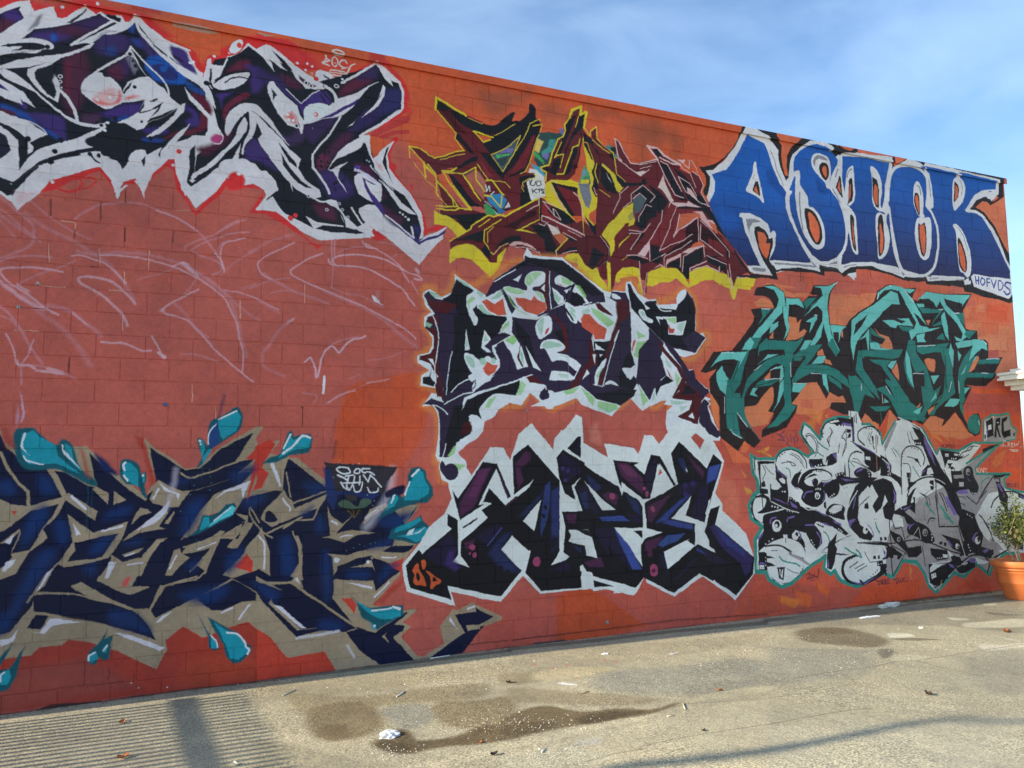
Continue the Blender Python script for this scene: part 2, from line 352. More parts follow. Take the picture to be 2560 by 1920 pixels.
f E8E6E6 ~ s2:2000,380 2060,345 2100,360 2080,420 2030,460 1980,440
d C8403A w46:2065,392
d W w16:1975,458
f W:1590,755 1640,820 1720,900 1800,980 1850,1050 1900,1120 1915,1165 1880,1130 1835,1060 1830,1120 1800,1180 1770,1190 1800,1120 1800,1030 1700,930 1630,860
f W s3:1380,1300 1540,1150 1640,1070 1600,1130 1520,1240 1400,1300
f A03A70 s14 ~:1820,1190 1870,1150 1915,1170 1915,1220 1880,1240 1830,1225
l W 8 ~:1860,1150 1910,1160 1920,1200 1895,1240 1850,1240
f W:-200,940 0,960 110,1000 240,1050 330,1110 405,1160 300,1210 250,1230 285,1270 275,1310 240,1330 235,1210 170,1150 70,1090 -200,980
f W:-200,1090 0,1090 70,1140 150,1215 160,1330 165,1480 230,1370 330,1290 500,1240 700,1180 860,1110 880,1080 910,1100 880,1130 780,1190 740,1210 750,1255 800,1275 600,1310 430,1360 330,1400 220,1490 110,1570 60,1560 0,1530 -200,1500
f 1E2030:-200,1130 0,1150 50,1180 90,1300 60,1330 0,1370 -200,1400
d K w46 s2:240,1202 472,1312
d K w50 s2:528,1212
f K s4 ~:-100,1540 0,1540 60,1560 100,1600 130,1640 110,1680 60,1690 0,1650 -100,1600
f K:100,1590 330,1430 330,1450 140,1630 110,1700 80,1640
l W 8 ~:210,1040 300,1070 370,1120 400,1160
f K s10 ~:730,1210 800,1180 900,1180 1000,1250 880,1280 760,1260
d F0F0F2 w28 s3:925,1062 895,1130
d K w30 s2:870,1085 833,1058 785,1110
d K w40 s2:1300,1195 995,1030
d K w26:1222,1055
f W ~:690,1335 780,1315 865,1310 880,1340 940,1350 960,1380 1010,1390 1040,1440 1045,1490 980,1560 900,1450 860,1420 800,1370
l K 16 ~:780,1330 800,1370 860,1410
d K w38:770,1335 855,1342
d K w50 s2:430,1400
d K w36 s2:385,1400
f W ~:1105,1370 1140,1320 1200,1298 1255,1300 1250,1340 1225,1390 1235,1440 1240,1460 1140,1430 1150,1380 1200,1320 1140,1360 1120,1390
f K:1215,1390 1255,1350 1240,1440 1230,1440
f K:1365,1340 1400,1270 1440,1250 1390,1310 1380,1370
f K:1640,1300 1685,1250 1685,1370 1665,1540 1640,1560 1660,1580 1880,1430 1890,1440 1650,1615 1618,1580
f W ~:1890,1440 1910,1400 1970,1380 2060,1375 2120,1370 2180,1420 2230,1470 2260,1560 2000,1560 1900,1480
d D03634 w44 s3:1542,1308
d W w26 s6:1495,1430
d W w30:447,1572
d W w20:855,1440
f RD s12 ~:1960,1560 2000,1500 2060,1490 2110,1540 2110,1600 2060,1640 1960,1640
d F0E8E8 w30 s6:2060,1505
f W s2:990,1640 1010,1710 1025,1720 1040,1660 1100,1600 1080,1595 1030,1640 1000,1560
f W s2:1160,1560 1225,1660 1240,1720 1250,1640 1200,1560
f W ~:1940,1080 1950,1020 2000,950 2080,900 2150,895 2220,910 2270,960 2340,1040 2400,1130 2500,1260 2440,1200 2370,1130 2280,1030 2220,980 2170,960 2110,985 2040,1060 2000,1120 1960,1170 1940,1140
f W:2110,1010 2140,1060 2130,1130 2050,1230 1970,1300 1900,1380 1840,1440 1700,1520 1660,1560 1650,1530 1660,1500 1780,1430 1830,1390 1960,1270 2020,1190 2060,1090
f W:2150,950 2212,980 2240,1000 2320,1100 2440,1210 2500,1290 2560,1340 2600,1380 2570,1450 2640,1560 2760,1640 2770,1700 2700,1720 2560,1640 2460,1540 2300,1330 2240,1240 2200,1130 2170,1190 2120,1250 2100,1340 2085,1320 2110,1220 2160,1110
f K:2215,1050 2245,1120 2260,1160 2230,1190 2190,1180
f W:2080,1240 2060,1370 2090,1390 2000,1380 2040,1310
f K:2410,1230 2460,1290 2500,1330 2480,1320 2560,1410 2560,1450 2500,1400 2440,1310
f K:2420,1320 2500,1450 2600,1560 2700,1630 2640,1620 2540,1560 2440,1430
f W:2440,1460 2480,1500 2520,1590 2530,1660 2500,1580
f W s2:2400,1640 2300,1720 2320,1700 2250,1580 2180,1480 2300,1480 2380,1560
l W 14 ~:2500,1520 2620,1640 2760,1740 2860,1730 2920,1760
f W:2810,1740 2900,1730 2930,1800 2990,1880 3050,1930 3110,1990 2980,2000 2980,1960 2930,1820 2880,1790 2820,1750
l K 12 ~:2870,1780 2930,1830 2970,1900 2980,1990
f W:2640,1870 2740,1920 2960,1950 2980,1985 2800,1960 2720,1990
f K:2720,1980 2790,1945 2960,1960 3090,1990 3150,2020 3080,2020 2900,2010
l W 16:3038,1800 3100,1900 3190,2040
f W ~:3100,1820 3130,1790 3180,1770 3260,1780 3300,1840 3320,1900 3400,1960 3600,2100 3640,2110 3780,2050 3830,2060 3760,2110 3620,2260 3480,2160 3260,2000 3200,1970 3140,1910
f RD s8:3190,1960 3270,2000 3350,2060 3260,2080 3200,2060 3220,2020
d F0E8E8 w26 s4:3205,1983 3252,1983 3220,2035
f W:3060,1530 3100,1500 3150,1500 3200,1560 3290,1590 3300,1640 3290,1730 3250,1760 3160,1720 3100,1680 3070,1600
f 3C2D70:3130,1540 3230,1590 3250,1600 3220,1600 3150,1560 3200,1660 3290,1760 3330,1850 3300,1850 3200,1720 3150,1620
f 37296A:3320,1850 3600,2050 3610,2080 3640,2060 3790,2010 3860,1970 3840,2020 3760,2060 3680,2080 3620,2120 3500,2020 3360,1900
l W 14:3330,1860 3450,1950 3572,2060 3550,1960
l W 8 ~:3280,1560 3340,1620 3440,1750 3520,1800
f W:3300,1560 3400,1660 3470,1760 3560,1820 3600,1860 3540,1850 3450,1800 3370,1680
f W:3620,2090 3680,2040 3790,2010 3860,1960 3850,1980 3780,2030 3700,2050
f W:2110,0 2110,0
f W:2212,430 2290,470 2340,540 2370,620 2330,570 2260,490 2150,400
f W:2290,385 2340,395 2470,500 2540,560 2650,640 2730,700 2850,760 2790,770 2730,770 2640,750 2560,690 2530,630 2460,560 2400,470 2350,430 2380,500 2450,590 2480,615 2420,590 2340,520 2290,440
f K:2345,430 2460,530 2530,620 2480,600 2410,520
f 45203A:2580,650 2640,700 2740,745 2700,755 2620,720 2580,680
f 45203A:2790,640 2850,680 2870,700 2800,670
d RD w40 s3:2560,555 2730,685
d W w22 s3:2563,545 2655,550 2700,575 2640,605 2695,640 2955,685
d C8403A w14:2695,640
d W w40:2640,715 2685,740 2905,745
d K w24:2640,715 2685,740 2905,745
f W:2312,740 2330,705 2360,700 2380,740 2480,840 2560,910 2600,1000 2620,1040 2700,1020 2780,1000 2830,930 2900,860 3080,800 3180,740 3270,705 3240,780 3180,880 3110,980 3040,1080 2920,1140 2960,1060 3000,990 2900,1010 2780,1030 2700,1060 2620,1080 2610,1150 2595,1155 2580,1110 2480,1080 2400,980 2340,860 2310,800
f K:2340,760 2420,850 2500,920 2560,1020 2590,1100 2560,1090 2570,1040 2480,920 2400,830 2380,830 2360,860 2365,900
f E8D0D0 s6 ~:2370,870 2400,820 2440,850 2500,920 2550,1010 2570,1080 2500,1060 2430,1000 2390,940
f D2413C s20 o80:2450,1000 2520,960 2560,1040 2570,1090 2500,1050
d F5E8E8 w28 s2:2480,988 2492,1035 2530,1042
d W w40:2558,1088
d K w24:2558,1088
f K:2490,830 2580,910 2620,1040 2590,1000 2560,910
f 3A2B6E:2440,740 2600,890 2640,860 2720,790 2820,790 2860,860 2850,900 2760,885 2660,920 2610,990 2590,930 2500,830
f K:2470,770 2600,890 2590,900 2480,800
l W 8:2470,770 2595,895 2700,800 2760,780
f E6D8D8 ~:2620,960 2660,910 2760,890 2830,910 2860,950 2800,1000 2700,1030 2640,1060
d D2413C w40 s4:2730,990
d F5E8E8 w20 s2:2725,990
l K 14:2770,820 2810,880
l K 12:2790,790 2850,870
l K 22 ~:2800,745 2860,800 2880,880
l W 26 ~:2810,745 2870,790 2900,850 2890,930
f 3A2B6E:2760,1030 2900,960 3050,880 3170,800 3100,880 2960,960 2860,1010
f K:3180,750 3290,700 3290,780 3210,900 3140,960 3060,1050 2980,1120 2830,1250 2760,1350 2700,1400 2740,1290 2900,1080 2960,1000 3040,930
f W:3310,730 3330,760 3320,830 3270,920 3190,980 3120,1020 3220,930 3290,840 3300,800 3270,860
f W:3250,560 3300,600 3380,700 3395,750 3330,690 3290,620
l W 20:2960,712 3252,545
l W 22:3300,580 3452,715 3478,800 3478,930 3452,970 3112,1180
d K w26:3455,940
f W ~:2830,1470 2880,1380 2960,1280 3060,1210 3150,1180 3140,1230 3100,1290 3000,1340 2900,1380
f W:2830,1470 2860,1470 2930,1430 3000,1400 2930,1460 2920,1540 3000,1670 2970,1640 2880,1490
f W:2700,1100 2700,1110
l W 20:2700,1340 2700,1450 2760,1520 2830,1620 2845,1670
l W 16:2700,1340 2760,1260 2850,1160 2940,1010
f W ~:3160,1200 3197,1180 3200,1260 3222,1370 3300,1290 3400,1220 3340,1320 3360,1450 3380,1560 3340,1560 3280,1480 3220,1400 3180,1300
f K:3330,1290 3360,1260 3330,1350 3350,1470 3395,1585 3300,1400
f DDA8A4 s10:3240,1390 3300,1430 3310,1490 3270,1450
d K w26 s2:2845,1320 2750,1370 2780,1400 2775,1440 2830,1410 2890,1590 2910,1580 2960,1570 2900,1640
d 9AA8B8 w16 s2:3170,1385 3190,1400 3205,1435
l W 8:3200,1440 3300,1540 3400,1640
f B8C0D0:3055,1480 3070,1450 3110,1440 3100,1460 3180,1510 3300,1600 3200,1560 3110,1490
d 4A3C90 w40 s3:3090,1445
d W w18 s2:3455,1840 3480,1855 3500,1875
d W w26 s2:3525,1900
d W w16:3455,1840
d D03634 w46 s3:2510,1885
d D03634 w36 s3:2550,1860
d B9C2CC w28:2660,1698 2823,1812 2930,1760 2957,1815 3005,1882
d K w16:2660,1698 2823,1812 2930,1760 2957,1815 3005,1882
T 800 100 5.53
l DCC8C0 22 s2 ~:160,170 230,155 310,190 310,215 240,210 170,185 160,170
l DCC8C0 20 s2 ~:70,215 80,260 130,280 80,300 30,310 90,340 130,360
l DCC8C0 16 s2:80,260 60,290
l DCC8C0 18 s2 ~:195,230 165,260 165,320 200,370 235,340 235,270 195,230
d E8C8A0 w20:203,318
l DCC8C0 20 s2 ~:350,280 290,280 265,330 300,370 350,385
l DCC8C0 18 s2:350,280 370,320
l DCC8C0 18 s2 ~:470,330 430,350 400,400 370,465 330,440 150,420
l DCC8C0 14 s2:150,420 130,450 360,470
l DCC8C0 14 s2:300,400 380,380
l DCC8C0 18 s2:170,480 290,500
l DCC8C0 12 s2:270,420 290,480
d E8DADA w30 s2:300,540 290,590
=S 938A70
=N 0D1230
=B 0D2C5E
=H C3CBD2
=A 1590A0
=D 0B5560
=R B83A2B
T 0 960 3.456
f S s2:-200,360 0,400 40,510 120,560 720,540 740,530 960,740 1040,800 1200,930 1260,960 1345,860 1300,720 1240,465 1300,530 1500,660 1600,735 1700,725 1900,540 2212,370 2280,368 2212,480 2230,540 2400,490 2420,500 2330,600 2500,640 2560,640 2812,830 2812,1010 3330,1160 3600,1050 3620,1060 3500,1230 3590,1390 3470,1560 3452,1659 3232,1889 3212,1909 3400,1960 3600,1945 3590,1970 3470,2060 3550,2100 3460,2190 3600,2350 3660,2359 3840,2240 3800,2100 3910,1940 3950,1960 4080,1890 4340,2010 4330,2040 4170,2100 3990,2330 3700,2380 3590,2400 3280,2430 2900,2475 2800,2315 2482,2375 2340,2200 2212,2119 2150,2060 1980,2100 1760,2190 1580,2095 1430,2210 1440,2300 1350,2465 1000,2310 820,2250 590,2210 540,2260 340,2280 270,2350 -200,2400
f N s2:-200,400 0,430 60,560 220,700 430,745 560,770 760,880 830,870 770,595 930,760 1090,900 1250,1010 1320,910 1345,860 1330,780 1290,545 1440,650 1600,745 1720,735 1900,560 2200,420 2040,680 2212,640 2212,720 2060,900 2250,900 2440,930 2430,740 2480,650 2500,650 2812,890 2812,690 3412,720 3330,940 3500,1010 3620,1040 3480,1240 3420,1260 3390,1400 3580,1395 3530,1450 3300,1490 3460,1620 3240,1790 3220,1700 2900,1700 2870,1850 3060,2090 3240,2150 3500,1970 3520,1975 3400,2080 3500,2090 3480,2140 3390,2190 3590,2400 3280,2430 3110,2310 2980,2150 2770,2130 2560,2190 2300,1920 2212,1800 2140,1760 2000,1690 1960,1700 1700,1860 1840,1960 1920,1960 2100,1880 2212,1870 2212,1810 2000,1680 1330,2040 1300,1980 1350,2220 880,2080 600,2020 290,1960 290,1900 80,2150 -200,2200
f N s1:3712,2369 3992,2329 4190,2080 4040,2140 4022,2090 4140,2080 4262,2014 4112,1934 4112,1970 3930,1995 4010,2150
f S s2:-200,960 0,995 110,1040 225,1060 260,1060 560,975 590,940 840,1100 820,1180 570,1000 500,1100 420,1200 370,1260 410,1330 250,1450 130,1640 0,1690 -200,1700 -200,1560 0,1490 110,1470 100,1460 170,1280 60,1380 0,1390 -60,1390 40,1270 0,1280 -200,1290
f N s2:170,1250 180,1300 100,1470 250,1440 400,1200 510,1040 260,1100 40,1270 -60,1360 0,1385
f N s1:-100,1400 0,1385 70,1420 105,1500 60,1560 -60,1640
l S 24:0,600 60,730 160,860 240,930 250,1060
l S 44:430,740 500,850 560,975
l S 16:570,1000 420,1200
l S 14:800,800 830,870
f S s1:825,880 940,950 930,1050 870,990 800,910
f S s1:985,930 1080,1000 1080,1010 980,1050 985,960
f S s1:1215,1070 1260,1080 1300,1110 1220,1140 1130,1220 1160,1150
f S s1:585,1130 800,1290 1090,1190 1100,1190 1050,1350 920,1530 560,1600 500,1560 620,1420 460,1600 380,1760 240,1880 380,1660 540,1500 630,1360 620,1340
f N s2:640,1370 1020,1290 880,1505 580,1540 650,1440
f N s1:500,1600 900,1520 1000,1500 960,1700 700,1900 660,1700 400,1800 420,1680
f S s1:760,880 780,830 830,880 820,890
f S s1:1060,1365 1100,1310 1330,1140 1460,1100 1370,1240 1430,1250 1200,1290 1110,1340
f S s1:1050,1480 1240,1415 1200,1460 1070,1500
f S s1:960,1480 1050,1540 1220,1500 1350,1340 1450,1330 1380,1370 1300,1490 1190,1700 1000,1760 830,1700 950,1540
f S s2:1340,860 1370,830 1500,900 1580,930 1700,920 1980,830 1800,890 1640,930 1540,1060 1440,1070 1320,1030 1270,960 1310,890
f N s1:1245,980 1320,920 1290,1000
l S 14 ~:1560,770 1640,815 1760,780 1980,700 2212,620 2280,600
f S s1:1500,1100 1420,1210 1460,1210 1510,1110
f S s1:2212,400 2030,670 2100,660 2212,560
f S s2:1820,1000 1850,960 2120,850 2200,840 2280,700 2500,600 2450,760 2440,900 2100,990 2030,1110 1900,1160 1620,1330 1560,1350 1730,1100
f S s1:1600,1420 1820,1320 1900,1270 1940,1280 1900,1320 2120,1180 2030,1120 2140,1140 2130,1200 1960,1410 2040,1415 2180,1210 2090,1190 2060,1340 1900,1340 1780,1630 1700,1560 1820,1420 1560,1480
l S 12:2120,1200 1970,1412 2040,1415 2180,1200
l S 12:1560,1480 1840,1370
l S 12:1580,1420 1830,1330
l S 12:1800,1520 1770,1630 1700,1690 1450,1740
l S 10:1640,1620 1780,1480
f S s1:1400,1720 1500,1440 1550,1430 1560,1480 1640,1500 1440,1700
f S s1:2260,1240 2330,1450 2330,1659 2240,1600 2020,1680 1920,1650 2080,1500 2150,1380 2240,1280
f S s1:2280,1100 2250,1170 2350,1240 2600,1130 2740,1080 2812,1000 2812,960 2540,1080 2520,1010 2490,990 2450,910
f N ~:2300,1120 2330,1100 2400,1180 2330,1200 2290,1180
l S 12 ~:2150,1080 2170,1160 2260,1270 2350,1330
l S 12 ~:2160,1070 2240,1200
l S 14:2310,1290 2560,1180 2700,1170 2820,960
l S 14:2600,1150 2450,1250
l S 14:2510,1040 2812,930
l S 12:2470,770 2510,980
l S 12:2520,1280 2550,1340 2590,1400 2590,1600 2560,1640
l S 30:2560,1330 2590,1400 2595,1650
f S s1:2500,1659 2590,1540 2620,1700 2560,1700
f S s1:2830,1060 2860,1140 2960,1210 3050,1130 2900,1300 3040,1260 3240,1290 3080,1310 2970,1370 2840,1330 2780,1330 2850,1310
f N:3040,1240 3100,1190 3200,1220 3240,1290 3100,1260
f S s1:3130,1200 3200,1080 3330,1030 3360,1060 3200,1160 3150,1210
f S s1:3380,1400 3200,1420 3000,1480 2820,1470 2870,1500 2880,1659 2910,1620 2910,1580 3080,1510 3210,1480 3230,1510 3140,1560 3020,1590 3220,1580 3240,1620 3200,1490 3460,1590 3520,1480 3500,1460 3300,1450
f S s1:2880,1700 2900,1690 3010,1705 3230,1730 3240,1790 3180,1900 3060,1830 2890,1830
f S s1:3380,1050 3500,1220 3560,1100 3620,1040
l S 14:2000,1690 1330,2040
f S s1:1580,2080 1340,2030 1290,1950 1420,1750 1380,1740 1300,1940 1160,1950 960,1870 690,1730 610,1740 640,1780 780,1850 500,1800 300,1820 280,1900 300,1980 600,2010 880,2080 1340,2220 1440,2300 1500,2100
l S 18 ~:230,1890 290,1825 420,1810 620,1820 840,1870
l S 18:840,1870 620,1750 690,1725 960,1870 1170,1960 1290,1955 1420,1750 1700,1665
f N:305,2000 420,2005 350,2120 225,2115
f S:830,1700 850,1659 1130,1659 1180,1750 1280,1760 1130,1825 1020,1790
f N:1130,1755 1180,1659 1500,1659 1420,1740
l S 14:1000,1760 1280,1755
l S 20:2300,1720 2512,1719 2780,1900 3070,2100
f S:2500,1719 2560,1659 2600,1700 2620,1770
f S:2212,1709 2430,1780 2212,1659
f S:2340,1850 2320,1900 2570,2130 2730,2110 2600,2120 2350,1890
f S:2980,2150 3060,2120 3100,2110 3060,2130 3000,2150
f S:3300,2190 3340,2150 3320,2180 3360,2240
f S:4040,2095 4130,2080 4150,2120 4060,2130
f S:2255,1920 2212,1850 2212,1970
f R s4:2212,540 2330,480 2380,520 2280,680 2212,900 2212,780 2120,1050
f S s2:2050,780 2140,700 2212,640 2160,760
f R s3:2120,650 2212,560 2290,560 2230,650
f R s2:2170,930 2212,860 2250,720 2320,780 2260,900
f R s2:2130,1470 2180,1530 2180,1630 2030,1590
f R s3:90,1100 140,1100 120,1140
f R s2:1700,1230 1720,1220 1700,1270
f R s2:1820,1130 1880,1110 1840,1150
f C0564F s2:1080,1675 1130,1665 1090,1750 1045,1745
f B4402E s4:3360,1560 3490,1500 3460,1620 3400,1600
f B4402E s6:2950,1850 3040,1850 3080,1920 3060,1990
f B4402E s6:2212,2119 2300,2180 2440,2360 2500,2370 2800,2310 2890,2480 2212,2560
f 9A392B s6:-100,2400 270,2355 340,2285 540,2265 590,2215 820,2255 1000,2315 1350,2470 1440,2310 1430,2215 1580,2100 1760,2200 1980,2105 2140,2060 2212,2119 2212,2560 -100,2850
f 8A453C s60 o90:100,2480 700,2380 1000,2500 1200,2620 -100,2850 -100,2600
f A8452A s40 o60:1600,2400 2000,2300 2200,2400 2200,2560 1500,2650
f 9A3A2A s20 o80:3480,1720 3300,1850 3240,1900 3380,1760
l 9A3A2A 40 s24 o70:3640,1460 3520,1660 3300,1880
f B s50 ~:0,840 80,840 130,930 60,960 -40,920
f B s50 ~:330,800 420,820 470,930 400,960 340,920
f B s50 ~:280,1100 400,1060 380,1200 240,1380 180,1400 200,1280
f B s50 ~:480,1180 560,1180 600,1300 540,1400 480,1300
f B s50 ~:330,1480 480,1440 420,1600 200,1900 100,2000 140,1800
f B s50 ~:980,1090 1130,1060 1100,1130 960,1160 900,1170
f B s50 ~:860,1340 980,1320 900,1440 820,1480 780,1440
f B s40 ~:1090,1370 1230,1340 1200,1380 1100,1400
f B s50 ~:730,1580 830,1560 800,1640 740,1640
f B s60 ~:1620,1060 1760,1000 1720,1160 1640,1280 1560,1300
f B s50 ~:1640,820 1460,860 1560,860
f B s60 ~:2000,780 2160,700 2200,740 2060,860
f B s50 ~:2100,1000 2280,960 2260,1020 2140,1080
f B s50 ~:1960,1500 2100,1420 2060,1560 1960,1640
f B s50 ~:1620,1560 1720,1520 1660,1620
f B s50 ~:2640,860 2800,880 2720,960 2640,900
f B s50 ~:2600,1120 2700,1060 2660,1130
f B s50 ~:2740,1160 2790,1160 2800,1270 2730,1280
f B s50 ~:2420,1360 2510,1340 2540,1600 2440,1640
f B s50 ~:2780,1480 2850,1500 2860,1800 2800,1860
f B s50 ~:3000,1620 3180,1620 3160,1680 3020,1680
f B s50 ~:3330,1580 3440,1560 3360,1640 3280,1700
f B s50 ~:3180,1420 3360,1340 3400,1360 3300,1420
f B s50 ~:3240,1180 3560,1100 3500,1200 3440,1280
f B s60 ~:960,1980 1100,1980 1240,2060 1300,2160 1200,2140 1000,2080
f B s60 ~:1560,1820 1940,1740 1900,1860 1700,1900
f B s60 ~:0,2000 140,1960 60,2140 -60,2160
f B s60 ~:2780,2040 2960,2080 2900,2130 2760,2120
f B s50 ~:2212,1720 2400,1800 2360,1880 2230,1780
f 14234F s20 ~:820,600 1020,780 900,760
l H 22 s4:620,970 740,1080
f H s4:630,1200 700,1300 660,1310
f H s4:110,1310 120,1300 90,1390 40,1370
f H s6:10,1620 60,1540 130,1520 100,1570 40,1620
l H 16 s4:880,1270 1050,1230
f H s4:1170,1270 1420,1060 1470,1010 1440,1110 1330,1210 1200,1260
l B7B7C4 40 s24 o50:1520,740 1500,860 1440,1070
f H s3:1370,850 1480,930 1550,950 1540,1010 1520,960 1420,920
l H 16 s3:1370,905 1325,990
f H s3:1850,1000 1950,920 2160,840 2140,880 2100,980 2080,900 1950,940
f H s3:2340,640 2390,760 2430,890 2410,890 2330,700
l H 16 s2 ~:2440,990 2470,1040 2500,1070 2500,1100
l H 16 s2 ~:2230,1310 2280,1370 2290,1450 2280,1600
l H 12 s3:1700,1430 1860,1375
l H 14 s4:1520,1490 1460,1600
l H 12 s3:1080,1490 1160,1465
f H s4:940,1540 1000,1540 930,1680 900,1680
l H 12 s4:1100,1560 1230,1545
f H s4:400,1640 450,1600 350,1780 320,1800
l H 20 s4:2870,1190 2910,1210
l H 12 s3 ~:2940,1330 2980,1315 3040,1310
d DFE3E4 w46 s6:2908,1525
d DFE3E4 w30 s6:3180,1538
l H 12 s3 ~:3300,1500 3380,1500 3420,1495
f H s3:2990,1725 3100,1730 3210,1750 3210,1770 3100,1750
f H s6:2540,1690 2570,1670 2590,1730
f H s3:260,2140 340,2150 430,2030 500,2025 700,2060 560,2070 450,2090 380,2160
f H s3:0,2210 90,2200 150,2120 110,2230 0,2270
f H s3:980,2150 1080,2160 1420,2280 1380,2310 1160,2230
f H s4:1340,2070 1400,2010 1480,1970 1380,2060
l H 16 s3:1910,1980 2000,1940
l H 16 s4:2150,1910 2060,2040
f H s3:2360,1910 2420,1920 2640,2110 2600,2110
l H 24 s6 o70:2560,2200 2920,2140
f H s4:3890,2010 3940,2100 3960,2130 3880,2040
l H 16 s3:4040,1950 4100,1925
l H 20 s8 o60:3000,2260 3060,2360
l H 14 s4:3230,1840 3360,1720
l C9CDD8 60 s40 o50 ~:3390,740 3370,900 3300,1060 3200,1200 3160,1240
l H 20 s6 o70:3160,1160 3260,1080
f D s10 ~:130,400 200,380 290,375 350,440 480,530 540,475 620,520 650,620 700,740 820,830 830,880 740,860 600,790 480,740 330,750 200,720 130,620 115,500
f A s5:190,430 290,400 340,460 480,530 500,620 580,700 700,780 640,760 480,690 360,700 250,690 190,620 175,520
f A s5:560,510 610,540 630,650 700,760 620,690 560,600
l D 20 s4 ~:500,540 530,620 620,700
f D7E8EA s2 ~:205,425 225,430 200,520 240,600 260,615 200,570 180,530
l D7E8EA 12 s2 ~:205,620 240,660 370,700
f D7E8EA s2:530,520 550,530 545,570 580,600 700,750 620,670 545,600 530,550
f D s8 ~:1050,660 1110,650 1190,700 1210,770 1250,760 1260,800 1250,900 1270,980 1230,960 1180,880 1090,870 1040,800 1035,720
f A s4:1070,680 1120,680 1180,740 1190,800 1190,890 1100,840 1060,760
f A s3:1220,770 1245,770 1245,850 1225,850
l E4EEF0 18 s2 ~:1080,680 1065,700 1075,740
l E4EEF0 16 s2:1070,790 1100,840
d E4EEF0 w22 s2:1230,790
f D s8 ~:1820,320 1900,290 2030,205 2060,210 2095,290 2060,400 1920,500 1830,560 1740,700 1690,730 1740,640 1720,560 1700,500 1710,470 1750,480 1790,530 1790,420
f A s4:1870,340 2040,230 2080,290 2040,400 1920,480 1900,440
f 15407A s8:1850,340 1880,340 1890,520 1810,560 1800,440
f A s4:1720,490 1750,490 1770,560 1740,640 1800,560 1830,560 1750,690
l E4EEF0 14 s2:1890,310 2040,238
l C7D6EA 10 s2 ~:1860,350 1800,430 1800,520
d E4EEF0 w22 s2:1722,495
d E4EEF0 w16 s2:1728,520
l 2A2A50 24 s14 o60:1935,100 1890,300
f D s6:1750,1135 1840,1130 1900,1100 1950,1040 2030,1030 2045,1060 2010,1140 1900,1200 1700,1300 1610,1335 1700,1260
f A s3:1760,1150 1810,1150 1820,1220 1720,1270
f 4FC5CC s3:1840,1190 1950,1090 2000,1050 2035,1070 2010,1130 1880,1190 1800,1240
l C7EEF0 10 s3:1850,1180 1990,1070
f D s8:2420,600 2490,420 2520,410 2540,460 2620,430 2680,430 2700,470 2690,550 2660,600 2500,620 2380,680 2250,700 2330,640
f A s4:2440,580 2500,430 2530,490 2640,440 2690,470 2670,550 2550,570 2400,640
l E4EEF0 18 s2 ~:2680,465 2620,445 2570,490 2520,550 2440,600
l E4EEF0 14 s2:2510,440 2450,560
f D s8:3550,730 3620,715 3670,740 3690,820 3740,900 3745,970 3680,1030 3600,1030 3450,1080 3260,1180 3350,1060 3380,960 3430,940 3480,980 3520,870 3520,800
f A s4:3590,740 3650,760 3670,830 3710,900 3700,950 3620,1000 3490,1010 3500,930 3560,830
f A s4:3390,960 3430,960 3440,990 3400,1060 3330,1100
l E4EEF0 18 s2 ~:3615,740 3570,790 3560,800
l E4EEF0 14 s2 ~:3540,850 3510,920 3500,960
l E4EEF0 14 s2:3405,960 3380,1030
f D s6:3380,1260 3560,1180 3640,1130 3650,1180 3700,1230 3690,1330 3600,1390 3500,1360 3350,1340
f A s3:3420,1250 3630,1150 3640,1180 3540,1250 3400,1290
f A s3:3420,1320 3540,1290 3660,1235 3700,1250 3680,1320 3600,1370 3500,1320
f BFE4E8 s3:3530,1270 3580,1250 3560,1300 3610,1280 3670,1240 3620,1290 3510,1310
f D s8:-60,2420 110,2235 60,2330 0,2440 0,2470 80,2460 220,2250 150,2460 140,2520 80,2630 20,2660 -60,2640
f A s4:0,2500 80,2460 90,2540 60,2600 0,2600
l E4EEF0 14 s2 ~:40,2490 5,2520 5,2570
f D s8:930,2115 900,2200 970,2170 940,2380 900,2390 850,2360 840,2410 800,2430 745,2390 760,2320 850,2240
f A s3:770,2330 830,2310 850,2370 800,2410 760,2390
l E4EEF0 16 s2 ~:820,2320 770,2350 765,2390
f A s3:890,2270 930,2250 920,2320 880,2320
l E4EEF0 14 s2:920,2260 895,2300
f D s8:1700,1980 1790,2130 1890,2250 1890,2290 1850,2310 1800,2280 1800,2180
f D s8:1790,2010 1960,2110 2030,2130 2130,2240 2170,2270 2160,2330 2080,2410 2010,2420 1950,2350 1930,2260 1860,2150
f A s4:1850,2060 1960,2140 2040,2150 2110,2250 2140,2310 2060,2390 1990,2370 1950,2260 1900,2160
f A s3:1820,2180 1870,2230 1880,2290 1820,2290
l E4EEF0 16 s2 ~:1960,2150 2050,2160 2110,2230 2120,2270 2150,2300 2130,2340
l E4EEF0 10 s2 ~:1820,2170 1870,2230 1880,2280
f D s8:3020,1820 3100,1900 3200,1940 3400,1915 3480,1915 3480,1990 3400,2040 3300,2100 3260,2130 3200,2060 3120,2020 3080,1900
f A s4:3060,1870 3220,1960 3400,1930 3460,1930 3460,2000 3380,2030 3280,2030 3180,1980
l E4EEF0 12 s2 ~:3210,1960 3330,1950 3380,1940
l E4EEF0 20 s3:3400,1930 3450,1945
f A s3:3200,2060 3240,2080 3250,2110 3220,2130
d E4EEF0 w22 s2:3235,2090
l D 6 s2 o70:760,870 745,1280
l D 6 s2 o60:795,900 780,1120
l D 5 s2 o60:1740,700 1740,860
l D 5 s2 o60:1690,1340 1700,1430
